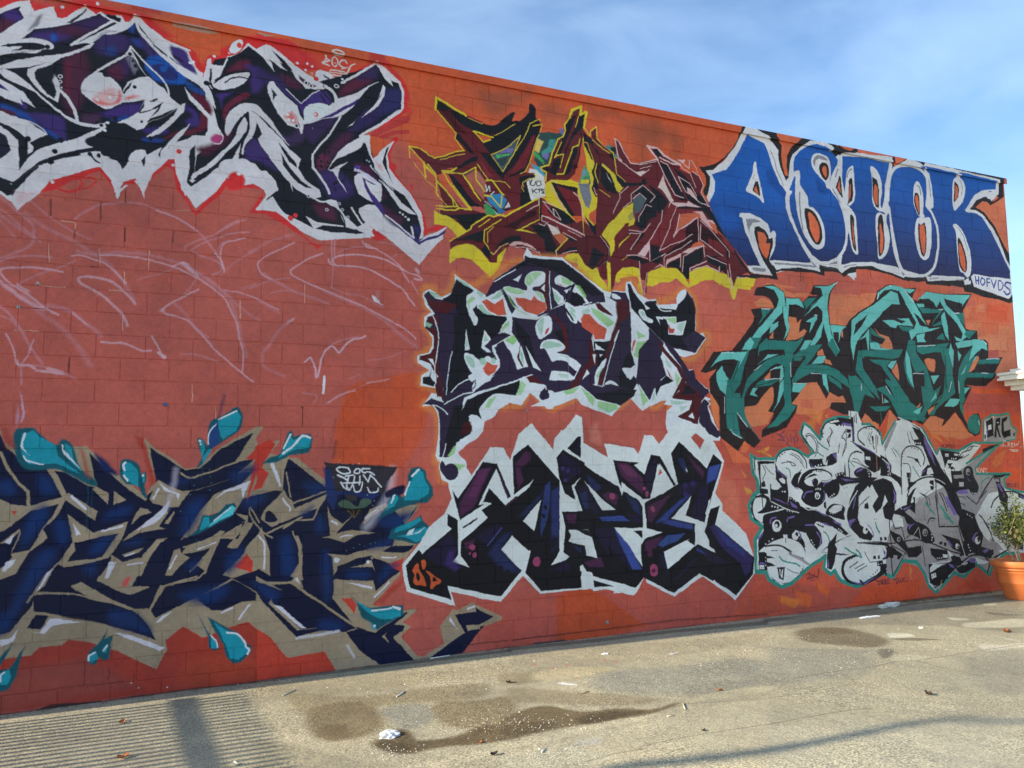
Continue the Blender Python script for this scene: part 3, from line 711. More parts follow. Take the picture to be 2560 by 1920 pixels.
d 5FA8B8 w7 o80:1800,740 1810,800 1815,860 1812,920 1680,820 1670,880 1640,960 1560,1100 1740,1360 1745,1390 1750,1500 3280,1360 3200,1380 3150,1400 3050,1420 3100,1390 3240,1370 2990,1440 3250,1420
f 2E2C32 s6:2795,675 2860,690 3100,700 3430,715 3400,780 3340,850 3310,940 3250,940 2900,930 2860,850 2840,760
f 1A2D62 s12 o90:2795,720 2850,740 2900,930 3280,950 3200,1010 3050,960 2920,960 2880,1100 2820,1000
f 33312F s8:2980,960 3080,960 3080,1010 2990,1010
f 45604E s5 ~:2920,1030 2970,1010 3020,1020 3090,1060 3120,1000 3180,990 3210,1020 3160,1060 3080,1080 2980,1080 2930,1060
f 1E1A14 s6:2940,1070 3020,1080 3160,1070 3100,1130 3060,1150
l 6A5A40 6:3000,1090 3060,1150
l 6A5A40 6:3050,1090 3062,1150
l 6A5A40 6:3110,1080 3066,1150
=Q D5D5D8
l Q 12 ~:3010,735 2930,725 2905,745 2960,780 3020,770 3010,740
l Q 12 ~:3080,740 3060,770 3100,775 3110,745 3080,740
l Q 12 ~:3190,735 3130,740 3140,770 3190,765 3230,790
l Q 12:2915,790 3000,830
l Q 12:2980,800 3050,790
l Q 12:2960,860 3110,850
l Q 12:3010,800 3000,850
l Q 12:3060,800 3050,860
l Q 12:3110,800 3100,870
l Q 12:3140,790 3180,850 3200,790 3290,890
l Q 12:2940,850 2970,900 2990,910 2995,860
l Q 12 ~:3000,900 3010,920 3040,870
l Q 12 ~:3050,880 3060,930 3110,920 3130,850
l Q 12 ~:3170,900 3190,940 3250,930 3260,900
d Q w6 o80:2920,690 2935,670 3100,690 2880,810 3050,700 3170,960 3230,1010 3220,1050 2960,690
f 141838 s10 ~:3330,930 3440,880 3500,880 3480,950 3380,980 3330,980
f A s4:3390,960 3430,960 3440,990 3400,1060 3330,1100
l E4EEF0 14 s2:3405,960 3380,1030
T 0 960 3.456
f N s1:290,1965 285,1835 420,1815 640,1825 840,1875 960,1895 1060,1930 1140,1965 1215,2015 1290,2120 1350,2220 1100,2130 880,2075 600,2010
f B s50 ~:960,1960 1140,1980 1220,2060 1290,2160 1150,2120 960,2060
l S 16 ~:900,1860 1040,1910 1160,1965
=C B5858C
=D C6A9B3
T 0 480 3.456
l C 22 s12 o50 ~:-100,-20 20,60 140,160 200,210 260,260 290,310 290,380 275,450 220,490 100,540 -60,610
l C 14 s8 o50 ~:-60,120 60,190 160,280 260,360 350,440
l C 22 s14 o45 ~:-60,160 100,270 200,340 300,400
l C 18 s12 o35 ~:-60,200 40,290 130,400
l C 16 s10 o45 ~:270,80 380,180 450,240 560,300 660,360 780,410
l C 30 s16 o40 ~:220,180 330,270 480,350 640,430 780,520 900,590 1000,700 1080,800 1170,970
l C 16 s8 o60 ~:-60,640 40,590 150,560 300,550 440,565
l C 20 s9 o50 ~:650,235 720,180 860,120 1000,98 1120,95 1250,115 1380,170 1500,215 1620,280 1720,360 1820,470 1900,590 1935,690
l D 10 s5 o50 ~:1350,160 1480,210 1600,265 1700,340
l D 12 s4 o70 ~:1860,540 1910,600 1935,690
l C 12 s6 o60 ~:2120,245 2020,260 1900,340 1800,390 1680,430 1600,470 1600,500
l C 14 s6 o60 ~:2150,350 2000,360 1880,400 1760,440 1660,495 1670,515 1740,550 1840,590 1900,630 1905,680 1830,720
l C 22 s10 o50 ~:2060,255 1980,290 1900,340
l D 10 s4 o60 ~:2120,400 1950,440 1910,500 1900,600 1920,650
l C 10 s4 o60 ~:2000,420 1910,450 1880,520 1880,570
l C 24 s12 o50 ~:660,515 800,540 980,525 1160,530 1300,550 1440,585 1560,620 1640,670
l D 14 s6 o60 ~:620,555 680,548 780,575 900,615 1000,700 1080,790
l D 14 s6 o60 ~:870,545 1100,555 1250,580 1400,620 1550,670 1660,720 1760,780 1880,870 1960,960 2030,1100 2070,1250 2095,1400 2092,1540 2080,1560
l C 34 s16 o40 ~:1600,640 1760,740 1900,850 1980,940 2040,1080 2080,1250 2120,1420
l C 20 s10 o40 ~:1640,650 1800,760 1920,850 2040,970 2140,1050 2240,1110
l D 26 s12 o65:1580,620 1700,720
l D 14 s6 o60 ~:1490,650 1570,615 1625,630
l C 12 s8 o40 ~:1620,630 1470,680 1300,730 1180,760
l C 12 s8 o50 ~:1700,740 1640,830 1590,880
l D 14 s6 o60 ~:1710,845 1620,885 1500,950 1410,1010 1420,1050 1540,1080 1630,1120 1720,1220 1850,1360 1980,1480 2085,1565 2180,1640
l D 24 s10 o50:1390,1030 1410,1020
l C 24 s14 o40 ~:1500,960 1600,1060 1680,1170 1830,1330
l C 8 s3 o60:1660,1150 1800,1260
l C 14 s8 o50 ~:1560,1400 1700,1410 1820,1450 1880,1470
l D 20 s8 o60 ~:1165,970 1060,850 960,775 840,740 740,730 680,745 700,790 850,870 960,960 1050,1060 1100,1160
l D 18 s8 o60 ~:540,690 400,670 260,655 120,658 40,665 5,690 30,740 100,800 200,860 320,950 400,1010 500,1060
l C 14 s8 o50 ~:640,600 440,680 300,730 190,780 150,810
l D 30 s14 o60 ~:-40,750 60,820 160,900 260,960 370,1010
l D 16 s10 o60 ~:150,800 190,830 240,860
l C 30 s14 o50 ~:400,980 520,1000 620,1040 740,1140 820,1190 870,1240
l C 40 s20 o36 ~:200,880 330,1030 480,1140 600,1250 700,1370 780,1500
l D 12 s6 o55 ~:620,1040 700,1110 750,1150
l C 20 s8 o55 ~:-40,950 80,1060 170,1180 240,1300 310,1410 360,1490
l C 14 s8 o50 ~:-60,1050 80,1100 160,1190
l D 14 s6 o60 ~:50,1225 100,1320 130,1420 145,1490
l D 12 s6 o50 ~:290,1280 260,1370 230,1430 180,1490
l D 22 s9 o70 ~:140,1460 170,1500 250,1500 300,1530
l D 22 s9 o70 ~:320,1550 440,1560 550,1580 500,1550 400,1530
l C 16 s8 o60:180,1500 185,1660
l C 14 s6 o55 ~:200,1490 350,1510 500,1550 660,1620
l D 16 s8 o60 ~:870,1300 960,1305 1050,1305 1130,1330 1220,1370 1300,1370
l D 14 s6 o60:1310,1250 1350,1320 1385,1385
l D 26 s8 o80:1365,1390 1425,1435
f BCC3C2 ~:150,985 170,985 172,1005 155,1010
f 6D7470 ~:165,985 180,990 176,1004 166,1003
f A9B6AE ~:308,790 322,786 335,796 322,803
l C 12 s8 o40:2090,835 2212,790
l D 12 s5 o50 ~:1940,850 2060,870 2212,920 2400,1020
l C 12 s8 o40 ~:1900,720 2040,600 2212,500
l D9A48E 8 s2 o80:525,247 640,262
l D9A48E 8 s2 o70:650,265 648,330
l D9A48E 8 s2 o80:420,450 418,600
l D9A48E 8 s2 o80:862,490 860,620
l D9A48E 8 s2 o80:1285,510 1282,670
l D9A48E 10 s2 o80:940,852 1055,856
l D9A48E 8 s2 o80:1070,690 1068,790
l D9A48E 8 s2 o70:300,805 560,825
l D9A48E 8 s2 o70:845,860 842,900
l D9A48E 8 s2 o80:1055,1065 1050,1200
l D9A48E 8 s2 o70:1515,158 1640,165
l D9A48E 10 s2 o70:2075,940 2072,1090
l D9A48E 8 s2 o80:120,1200 330,1208
l 3C2B2A 12 s2 o80:436,60 433,205
l 3C2B2A 12 s2 o80:1080,310 1078,430
l 3C2B2A 10 s2 o80:1497,345 1494,440
l 3C2B2A 12 s2 o80:597,1440 594,1560
l 3C2B2A 8 s2 o70:648,330 645,400
l 3C2B2A 10 s2 o60:1085,0 1085,90
l 3C2B2A 10 s2 o60:872,90 868,230
l 3C2B2A 8 s2 o70:780,645 840,648
l 3C2B2A 8 s2 o60:290,1005 380,1010
f C8A0A8 s40 o60:140,0 320,0 200,90 150,140
T 640 480 3.456
l C 20 s12 o35 ~:-60,520 80,450 200,400 320,370
l D 12 s5 o60 ~:330,440 200,500 80,560 20,600 15,650 60,720 130,760
l C 20 s10 o50 ~:60,700 140,760 250,820 380,880 500,920 630,970
l C 12 s6 o50 ~:-60,830 60,790 150,765 280,745
l D 14 s5 o60 ~:570,535 450,580 340,650 295,690 320,730 420,780 560,840 700,900 900,980 1100,1080 1280,1180 1380,1270
l C 30 s14 o45 ~:600,860 740,920 940,1010 1120,1120 1220,1210 1390,1345
l C 12 s6 o40 ~:120,880 220,855 320,855
l C 14 s8 o40 ~:640,820 760,880 900,900 1000,950 1100,1000
l D 14 s6 o70 ~:620,580 640,620 720,640 850,650 980,670 1090,730 1200,800 1270,850 1320,920 1370,990
l D 14 s6 o70 ~:1360,750 1430,765 1400,730 1300,690 1200,630 1100,580 960,550 820,545 700,560 660,590 680,625
l D 10 s6 o50:655,420 650,620
l D 10 s6 o50:680,420 675,560
l D 8 s6 o40:660,640 655,830
l C 12 s6 o50 ~:700,530 800,490 930,475 1000,480
l D 14 s6 o60 ~:920,430 960,480 1040,490
l D 14 s6 o55 ~:940,450 1060,510 1200,600 1260,680 1320,780
l C 10 s5 o50 ~:1060,430 1200,460
l C 10 s5 o50:1215,540 1150,585
l D 10 s5 o50 ~:1340,770 1370,820 1400,880
l D 30 s12 o60:1380,670 1400,700
f E3E8E6 s6 ~:1000,900 1030,905 1060,940 1060,955 1020,945
l C 30 s20 o50:1050,860 1045,930
l E6DEDC 6 s2 o70:1060,960 1100,975
l D 20 s10 o60:320,1100 270,1135
l C 22 s14 o45 ~:270,1135 200,1200 130,1290 80,1370
l C 22 s14 o35 ~:70,1350 50,1430 60,1500 140,1550 240,1590
l D 18 s6 o70 ~:940,1240 900,1265 840,1275
l D 16 s4 o80 ~:840,1275 790,1310 740,1370 715,1390 690,1360 660,1330 630,1340 580,1400 550,1500 530,1600
l C 16 s8 o50 ~:880,1250 760,1280 660,1310
l D 16 s4 o80 ~:420,1470 465,1430 490,1470 510,1530 515,1610
l C 10 s6 o40 ~:960,1460 1140,1430 1290,1370
l D 12 s6 o50 ~:960,1650 1060,1640 1150,1620
l C 10 s6 o40 ~:800,1620 900,1570
l C 18 s10 o35:0,930 200,1050
l D9A48E 8 s2 o70:420,800 418,960
T 640 960 3.456
l DDE3E6 22 s2:588,-60 582,20 575,80
l C 14 s8 o50 ~:400,80 500,100 520,130 490,170
l D 12 s6 o55 ~:620,170 700,110 780,80 850,60
l C 10 s6 o40 ~:580,180 700,120 860,40 1000,-10
l 8A4434 18 s10 o50:690,300 640,560
l 2B2430 20 s16 o50:690,500 660,640
l 7E3F33 8 s2 o90:400,200 398,360
f 3C2B2A:385,195 408,200 400,212 388,208
T 0 960 3.456
f B89AAE s6 o80:165,60 200,150 215,260 190,330 170,340 190,240
f B89AAE s10 o50:150,180 165,280 140,380 130,300
f 4E6A98:1405,170 1430,165 1460,178 1440,192 1410,192
l D9A48E 8 s2 o80:1660,10 1658,160
l D9A48E 8 s2 o60:1860,200 1858,300
f 8A3A2E s30 o70:0,370 60,380 130,560 60,560
f 9C3323 s24 o80:690,560 720,580 780,820 740,780
f 9C3323 s24 o80:1160,450 1230,470 1350,860 1300,880 1240,620
=Y ECBE2C
=M 5A1F22
=N 451519
=K 17191C
=Q D8B0AC
=C DDB43C
=OR BF5933
T 1000 220 5.53
f 2E4A48 s6:1900,640 2050,600 2212,640 2212,1100 2050,1300 1850,1000
f C9B45A s6:1890,690 1985,740 1920,900 1860,860
f 3E8C80 s10 ~:2060,700 2140,700 2130,850 2060,900 1980,960 1960,880 2040,820
f 6A6AA0 s8 ~:1990,900 2060,920 2030,990 1980,950
f 3D9A58 s4:1850,870 1900,900 2000,1030 1990,1060 1850,930
f 4A9CB0 s5:1800,1040 1930,1090 2020,1200 1990,1230 1850,1120
f C9CFC6 s3:1790,1110 1890,1130 1990,1230 2010,1500 1800,1560 1700,1400
f 3A88A8 s3:1170,1260 1400,1300 1470,1540 1400,1700 1200,1560 1165,1400
f M:470,110 920,385 1130,490 1270,518 1350,500 1440,420 1560,330 1598,345 1560,420 1545,470 1600,455 1650,465 1740,390 1780,330 1780,230 1800,212 1850,250 1880,300 1870,430 1925,440 1930,470 1960,500 1940,560 1870,800 1780,1080 1730,1170 1850,1170 1870,1220 1680,1330 1690,1420 1820,1560 1700,1640 1300,1760 1200,1700 1100,1640 960,1500 860,1250 640,1160 560,1140 750,1130 620,1060 480,1200 560,1330 700,1500 860,1660 1000,1900 1200,1950 900,2000 620,1700 480,1200 330,1020 120,810 290,840 480,970 760,880 900,870 760,700 780,630 500,300
f K:510,170 700,290 920,400 1120,500 1270,520 1350,500 1440,420 1560,330 1598,345 1560,420 1545,470 1600,455 1650,465 1740,390 1780,330 1780,230 1800,212 1850,250 1880,300 1875,420 1930,460 1880,560 1760,760 1620,950 1580,1080 1430,1220 1410,1170 1250,920 1140,770 1020,600 860,520 720,380 720,470 600,330 510,270
f N s6:520,190 700,300 720,400 880,600 980,700 1080,870 1060,890 980,700 800,600 700,470 520,270
f 5A1D24 s8:820,480 1000,620 1300,640 1270,690 1100,640 1030,660 1260,930 1400,1160 1350,1200 1100,880 900,620
f K s3:1060,610 1280,650 1500,560 1600,520 1500,620 1290,700 1180,760 1050,640
f OR:1040,640 1270,690 1240,720 1150,760
l Y 24:1010,605 1280,685
l Y 18:1020,610 1150,755 1250,720
l C 8:1300,660 1420,610 1590,500
f 44585A s6:1260,930 1410,860 1660,655 1580,900 1500,1040 1415,1165
f 6A6A9C s8:1340,930 1480,830 1580,840 1540,900 1420,900
f 49B06A s6:1320,920 1400,930 1540,910 1500,940 1380,960 1340,980
f 2E3C3C s8:1330,1000 1500,950 1470,1050 1420,1100
l C 12:1260,930 1400,870 1540,770 1660,655 1580,900 1500,1050 1415,1165 1260,930
l Y 16:1260,930 1415,1165
f K:1800,500 1930,530 1870,800 1770,1060 1690,1180 1500,1240 1560,1080 1600,950 1700,700
f 6A2028 s20:1830,660 1870,660 1800,900 1720,1100 1600,1170 1500,1200 1580,1090 1700,900
l C 12:1600,870 1760,600 1800,490 1860,460 1925,435 1935,450
l C 12:1840,525 1960,500 1930,620 1860,800 1800,1000 1730,1150 1670,1190
l C 9:820,680 960,870
f K:790,640 820,640 1000,880 1060,930 960,900 860,780 780,700
f 5A1F26:140,810 290,850 400,950 480,990 640,970 860,890 1060,930 900,1020 780,1100 600,1140 560,1200 480,1200 330,1020
f K s10:780,1100 900,1010 1070,930 1070,1000 880,1080 780,1140
f M s4:1070,880 1260,930 1400,1170 1450,1250 1680,1210 1860,1170 1870,1230 1680,1340 1700,1500 1640,1640 1500,1560 1460,1480 1280,1290 1200,1230 1070,1040
f K s14:1200,900 1260,940 1440,1200 1440,1280 1350,1200 1100,900
f 7A2A30 s20 ~:1540,1460 1660,1500 1660,1620 1580,1620
f 7A2A30 s20:1100,1000 1200,1130 1300,1240 1200,1220
f K s4:1640,1240 1860,1190 1850,1240 1740,1290 1690,1360 1780,1500 1820,1560 1680,1640 1680,1480
f K s3:1720,1290 1750,1300 1760,1380 1800,1530 1700,1440
l C 10:1810,1250 1700,1310 1675,1380 1770,1530
l Y 14:1850,1180 1880,1200 1850,1270
l Y 14:500,300 600,420 720,560 780,640 765,700 860,850 890,870
l Y 34 s3:915,385 700,255 495,130 490,295
f K:512,175 690,285 600,330 512,270
l C 10:945,420 1130,500
l 7A2229 26:930,395 1120,480
l Y 12:125,815 135,970
l Y 16:125,812 290,840 400,930 480,975 600,940 760,885 880,870
l C 10:555,1000 700,950 890,915
l Y 14:130,815 280,980 360,1090 480,1190
l C 10:190,1040 340,1240 345,1270 500,1400
l Y 22:330,1030 335,1100 345,1240
l Y 20:380,1060 480,1180 500,1290 495,1450 530,1500
l C 10:530,1500 650,1630
l Y 18:350,1100 490,1230
l Y 16:495,1300 620,1400 720,1540 740,1640
l Y 22:580,1150 700,1160 780,1110
l Y 16:600,1170 860,1190 1040,1095 1045,1270 990,1300
l Y 14:1045,1270 1170,1430
l Y 20:880,1220 1000,1400 1110,1560
l Y 18:600,1180 700,1350 860,1560 960,1680
f K:650,1180 860,1250 900,1330 860,1330 1100,1640 960,1640 760,1380
f 601E24:700,1190 850,1230 960,1400 1110,1600 1040,1600 850,1350
l Y 18:500,1280 640,1430 760,1590 800,1660
f A5634F:1060,1130 1180,1290 1160,1500 1050,1300
f A05A48 s3:900,1210 1040,1120 1050,1270 1160,1430 1160,1560 960,1320
l 5A6A80 16 s8 o60:1100,1170 1110,1420
l 48484A 30 s8 o60:900,1200 1000,1140
l Y 18:1045,1100 1045,1270 1170,1430
l Y 20:870,1210 960,1330 1110,1560
l C 12:1060,1050 1150,1170 1215,1260
l Y 22:1190,1275 1270,1280 1290,1300 1400,1460 1440,1490
l C 10:1290,1290 1460,1305 1520,1380
l E4E8E8 14:1180,1340 1190,1430 1230,1360 1240,1430
l E4E8E8 14:1300,1440 1250,1480 1350,1500 1330,1550
l E4E8E8 10:1380,1520 1360,1580 1420,1560
f 2E7FA0 s4:1200,1560 1320,1580 1400,1640 1280,1620
l Y 16:1170,1480 1250,1490 1390,1640
l Y 22:1400,1480 1395,1640
l K 12:1830,1270 1800,1340
l K 14 ~:1800,1290 1800,1340 1850,1350 1870,1290
l K 14 ~:1950,1290 1890,1290 1890,1350 1950,1340 1940,1310
l K 14:1820,1400 1830,1460
l K 14:1885,1400 1835,1430 1890,1460
l K 14:1900,1410 1960,1400 1925,1405 1920,1450
l K 14 ~:1995,1410 1950,1420 1990,1440 1960,1460 1995,1460
T 1300 240 5.53
f 3F7F76 s12 ~:1180,690 1280,700 1350,860 1260,800
f 1E2A28 s8 ~:1250,720 1320,710 1330,800 1280,790
f 2C4A46 s10:250,500 440,520 560,500 600,450 600,560 500,600 300,620
f 6A6AA0 s10 ~:540,450 590,460 590,540 550,500
f Y s2:860,560 900,640 1300,1000 1480,1200 1300,1400 1000,1600 900,1650 820,1640 640,1160 340,1220 360,1450 620,1650 800,1658 1000,1480
f Y s4:340,1220 440,1160 700,1160 1000,1300 1110,1420 960,1600 700,1600 560,1400 400,1250
f Y:1540,1440 1420,1550 1350,1700 1200,1900 1200,2000 1300,2000 1340,1800 1560,1700 1570,1650
f 4E9A6A s5:895,960 960,1080 970,1200 960,1260 810,1240 850,1060
f 6F97A8 s6:890,1000 920,1040 900,1100 850,1110
f 3A4450 s3 ~:905,1160 960,1150 965,1230 910,1220
l 2A3438 8 ~:830,1210 900,1130 960,1120
f 8A94A4 s6:810,1250 960,1260 980,1500 960,1600 900,1440 850,1300
f A8B090 s8:900,1280 960,1260 970,1480 930,1440
f M:720,190 820,180 850,250 910,240 870,430 880,500 860,600 820,850 780,1000 760,1080 660,1170 420,1160 340,1210 350,1100 290,1010 300,980 400,980 440,800 520,600 590,560 620,450 600,400 640,320 690,300
f K s6:640,330 720,300 780,250 740,360 560,800 440,860 600,560 610,400
f K s10:830,270 900,250 860,430 700,620 560,980 540,1000 600,800 760,420
f K s5:460,870 550,850 540,1000 480,1100 400,1060 440,960
f K s8:740,720 800,700 780,820 740,900 700,1050 640,1100 600,1100 700,850
f K s3:310,990 400,990 420,1020 370,1060
f 2A0E12 s3 ~:740,950 790,940 790,1000 740,1010
l Y 34:685,290 715,200 850,150 830,260 920,225 880,440
l Y 20:690,290 610,400 620,480 590,560 520,600 440,800 400,960 290,985 300,1020 360,1060 350,1180
l C 12:760,430 810,280
l C 12:480,840 570,640
l Y 16:470,850 500,820 600,810
l Y 12:600,810 550,990
l Y 18:800,690 730,720 700,800 640,960 600,1080 510,1090
l Y 12:830,590 810,690
l K 14:820,490 860,560 860,600 780,1000
l Y 16:450,1170 380,1200 350,1240
l Y 12:420,1170 520,1195
f M:870,470 930,540 1000,600 980,500 1050,430 1060,600 1160,720 1280,790 1310,850 1400,910 1520,940 1700,930 1880,880 1900,930 1980,960 1960,1050 1880,1070 1780,1160 1890,1280 2050,1470 1940,1650 1300,1660 1100,1640 1200,1440 1100,1400 1000,1290 1020,1100 980,1060 1040,960 880,640
f OR:920,430 1000,440 970,500 980,560 930,520
l Y 16:890,440 970,560 975,480 1055,425 1060,590 1170,720 1290,790
f M:985,500 1045,460 1060,600 1160,700 1240,760 1300,880 1100,700 1000,600
f K s5:875,480 930,560 1000,600 1020,700 940,640 880,620
f K s4:880,650 940,660 1010,900 980,880
l C 9:880,635 930,650 960,750 1015,910
l C 12:1000,610 1120,710 1245,800
f K s8:1000,690 1060,740 1300,820 1290,1000 1200,960 1100,850
f M s4:1060,720 1220,800 1280,900 1270,1000 1120,900
l Y 16:1290,790 1320,980 1335,1080 1450,1190
f K:1140,920 1300,1040 1320,1070 1450,1200 1640,1200 1600,1240 1450,1230 1300,1120 1220,1000 1130,940
f Y:1130,910 1230,990 1310,1050 1340,1100 1440,1230 1380,1300 1330,1360 1290,1230 1260,1060 1140,950
f K s6:1200,1060 1280,1190 1300,1270 1240,1220 1180,1100
f D8CFC8 s2:1180,1060 1240,1110 1280,1210 1230,1140
f K s5:1060,950 1100,960 1150,1200 1290,1300 1360,1380 1250,1400 1100,1310 1010,1250 1040,1100
f M s8:1080,1000 1200,1100 1240,1200 1300,1300 1180,1240 1100,1150
l Y 14:1055,940 1030,1060 1080,1200 1110,1300 1240,1380
l K 26:1040,940 1000,1060 1050,1180 1000,1280 1050,1380 1110,1410 1220,1440 1180,1560 1110,1650
l Q 9:1020,1270 1050,1360 1100,1390 1230,1450 1190,1560 1110,1650
f 5E1F26:1310,860 1420,920 1680,1110 1640,1180 1460,1190 1340,1070
f K s5:1330,870 1560,1050 1670,1130 1900,960 1960,950 1960,1000 1780,1080 1700,1200 1560,1240 1450,1200 1640,1180
l Q 12:1320,850 1560,1030 1670,1105 1740,1040
f C6BFB8:1590,1050 1750,1030 1665,1110
f M:1300,590 1370,640 1440,770 1520,930 1660,950 1690,900 1880,890 1820,740 1910,730 1990,820 2212,960 2212,1650 2050,1460 1900,1280 1770,1160 1960,1060 1880,960 1800,1010 1620,1050 1400,920 1350,800
l Q 16 s2:1305,590 1360,850 1400,900
l Q 14 s2:1305,590 1370,640 1430,770 1520,920 1660,945 1690,920 1880,885
l Q 10:1680,945 1880,910
l Q 9:1660,1000 1815,965
l Q 30 s4:1760,690 1900,730 1980,820 2060,870 2212,960
l Q 30 s3:1770,700 1840,800 1900,890
f K s4:1830,735 1900,735 1950,820 1900,850
l Q 14:1900,890 1920,940 2020,960 2060,1050 2212,1250
l Q 14:1890,900 1990,1060 2090,1260 2150,1370 2212,1390
f K s5:1930,940 2010,970 2120,1180 2212,1350 2140,1340 2060,1200
f K s5:2090,980 2212,1040 2212,1110 2140,1070
f C0B5AC s4:1830,1170 1980,1080 2000,1240 2120,1470 2060,1470 1960,1300 1880,1260 1820,1220
f 3E9560 s3:1850,1200 1920,1200 1910,1250 1870,1250
f 1E2E2A s4:1850,1180 1950,1150 1960,1280 1920,1250 1920,1200
l Q 10:1980,1075 1890,1065 1760,1170 1860,1270 1900,1280 2060,1460 1940,1640
l K 14:1900,1080 1800,1170 1870,1250
f K:1530,1360 1690,1220 1870,1390 1800,1480 1900,1500 2030,1500 1900,1660 1600,1660 1750,1440 1640,1340 1560,1440
l Q 10:1430,1550 1540,1450 1525,1360 1690,1225 1740,1260 1865,1385 1800,1475
f 6A2228 s4:1680,1260 1730,1270 1840,1390 1790,1440 1680,1340
f 48585C s4:1560,1420 1650,1350 1745,1420 1660,1600 1600,1640 1560,1500
l Q 9:1555,1430 1650,1340 1745,1420
l Q 9:1500,1245 1370,1360 1390,1400 1350,1530 1280,1650
l C 9:1370,1370 1380,1410 1350,1500
f K:1350,1350 1480,1240 1560,1240 1400,1360 1440,1400 1300,1660 1360,1440
f M:1480,1260 1640,1220 1530,1330 1520,1440 1330,1600 1420,1380
f 6A2026:430,1200 700,1250 830,1290 900,1440 900,1660 720,1660 560,1400
f K:430,1200 470,1200 600,1400 760,1660 700,1660 540,1420
f K:430,1200 760,1270 840,1310 890,1460 870,1650 840,1500 800,1340 720,1310 480,1230
l D9B8A0 12:440,1180 520,1190
l DDB090 16:740,1335 790,1380 850,1490 860,1640
l Q 9:900,1470 870,1560 880,1650
f D8A888 s3:400,1220 440,1250 620,1560 700,1660 640,1640 560,1500
f 5E1F24:1300,1650 1100,1650 1200,1450 1300,1420 1380,1360 1330,1560
T 1100 460 5.53
f M:0,370 200,400 440,360 640,420 900,460 1350,200 1400,190 1880,540 1960,500 2100,600 2212,700 2212,1100 2150,1140 1940,960 1700,960 1600,1000 1480,1010 1450,1000 1380,1010 1340,960 1050,870 960,860 820,1000 780,1090 700,1090 560,920 400,830 240,850 140,900 130,790 360,650 120,450 0,400
f K s5:0,380 240,430 620,400 640,440 420,600 370,650 220,480 0,420
f 5A1E24 s4:0,350 200,380 280,390 580,410 260,430 120,430 0,400
l Y 20:-60,300 100,310 240,320
l Y 20:-60,345 200,370 260,345 430,360 270,150 150,-10
f Y:-80,370 0,420 120,450 240,530 360,650 320,700 240,740 180,660 80,580 -80,560
l Y 20:130,790 250,730 420,620 430,580 680,430 740,460
f BB5F4A:80,600 200,690 230,740 130,780 60,740
l Y 22:740,460 830,420 900,450 1000,390 1340,200
f 3E9055 s3:600,290 640,270 720,330 790,430 680,430 640,430
l D8DEDC 12:620,240 700,300 790,420
f 2D80AA s3:620,160 840,140 920,220 870,350 790,360 690,260
f 1A2426:600,220 800,420 900,340 940,230 970,330 840,420
f BFC5BE:940,250 970,320 890,345
f 2D6E9A s4:790,340 900,370 890,400 800,410
l Y 18:610,160 700,170 840,330 850,170
f 601F24 ~:880,160 1120,130 1100,300 1020,310 940,240
f K s6:1100,140 1160,100 1260,230 1100,320
f K s14:600,640 420,700 200,790 420,780 560,810 600,780
f K s20 ~:760,900 840,800 960,730 1130,720 1100,790 940,820 820,880
f 2C1014 s20:900,590 1330,340 1320,440 1130,520 1040,620
f K:1250,560 1480,590 1620,880 1600,1000 1480,1010 1440,820 1340,700
f M s14:1090,640 1280,660 1440,780 1430,980 1340,920 1240,860 1120,800
l Y 12:690,490 530,600
l Y 14:840,490 610,640 600,790 660,860 680,930 735,975
l C 10:740,590 650,670 655,810
l DBA874 14:735,975 830,870 940,820
f K:620,850 600,820 660,880 690,930 700,1090 720,1090 560,920
f Y:130,910 250,850 360,830 460,850 560,930 690,1090 780,1095 790,1000 920,880 900,930 800,1190 690,1290 560,1160 420,1040 300,1020 220,1040 130,1105
l 8C7A28 30 s14 o50:880,900 860,1000
l Y 14:1375,200 1380,490 1100,630
f Y:1040,640 1240,555 1120,620 1200,640 1330,690 1180,660
l Q 12:1190,380 1300,310 1360,290 1360,190 1400,180
l K 26:1385,200 1390,560 1450,580 1500,530
l Q 10:1365,550 1440,585 1520,520 1600,560 1660,680 1900,800 1950,870
f 7A2428 s3:1410,230 1520,300 1700,480 1900,560 1600,520 1410,420
f K:1560,300 1760,400 1880,540 1700,560 1480,380
l Q 10:1430,250 1580,440
l Q 10:1660,495 1580,440 1560,340 1600,370 1665,495
l Q 14:1420,240 1600,300 1750,390
l Y 16:1420,180 1600,290 1780,420 1850,490
l Q 22 s2:1410,440 1600,520 1800,610 2010,720
l Q 9:1400,440 1400,510 1470,540
f 6A2428:1420,450 1600,530 2000,720 1980,780 1700,660 1620,590 1540,540 1480,540
f CFC4BC s3:1480,560 1600,600 1660,680 1760,740 1670,830 1560,700
f B2603A s5:1560,700 1700,680 1750,750 1670,830
l Y 16:1700,700 1765,750 1600,930
l DDB090 14:1605,920 1605,1010
f K:1660,680 1920,790 1930,900 1940,940 1820,930 1700,960 1620,1000 1620,930 1780,760
f 4A1518 s8:1760,770 1900,810 1900,880 1800,870 1690,940 1640,930
l Q 10:1700,960 1800,930 1890,920
l Q 10:1700,670 1910,790 1915,870
l Q 10:1770,640 1950,730 1960,930
l Y 20:1955,830 1965,930 2000,960
l Q 9:1980,740 2020,870 2020,900
f K s4:2000,700 2212,760 2212,1100 2150,1140 2080,1050 1970,960 1990,880 2040,880
f 6A2226 s6:2040,700 2150,760 2190,960 2100,980 2060,860
l Q 8:2050,730 2110,780 2115,980 2070,900 2050,730
f E0A8A0 ~:960,850 1000,810 1080,800 1200,830 1320,900 1300,910 1150,850 1050,845 1040,860
f 5A1A20:1040,860 1060,840 1150,855 1320,930 1350,950 1200,900 1050,880
l E0A8A0 12 ~:1040,875 1180,885 1350,950 1365,940
f E0A090 s4:1370,940 1400,1000 1470,1010 1360,1020
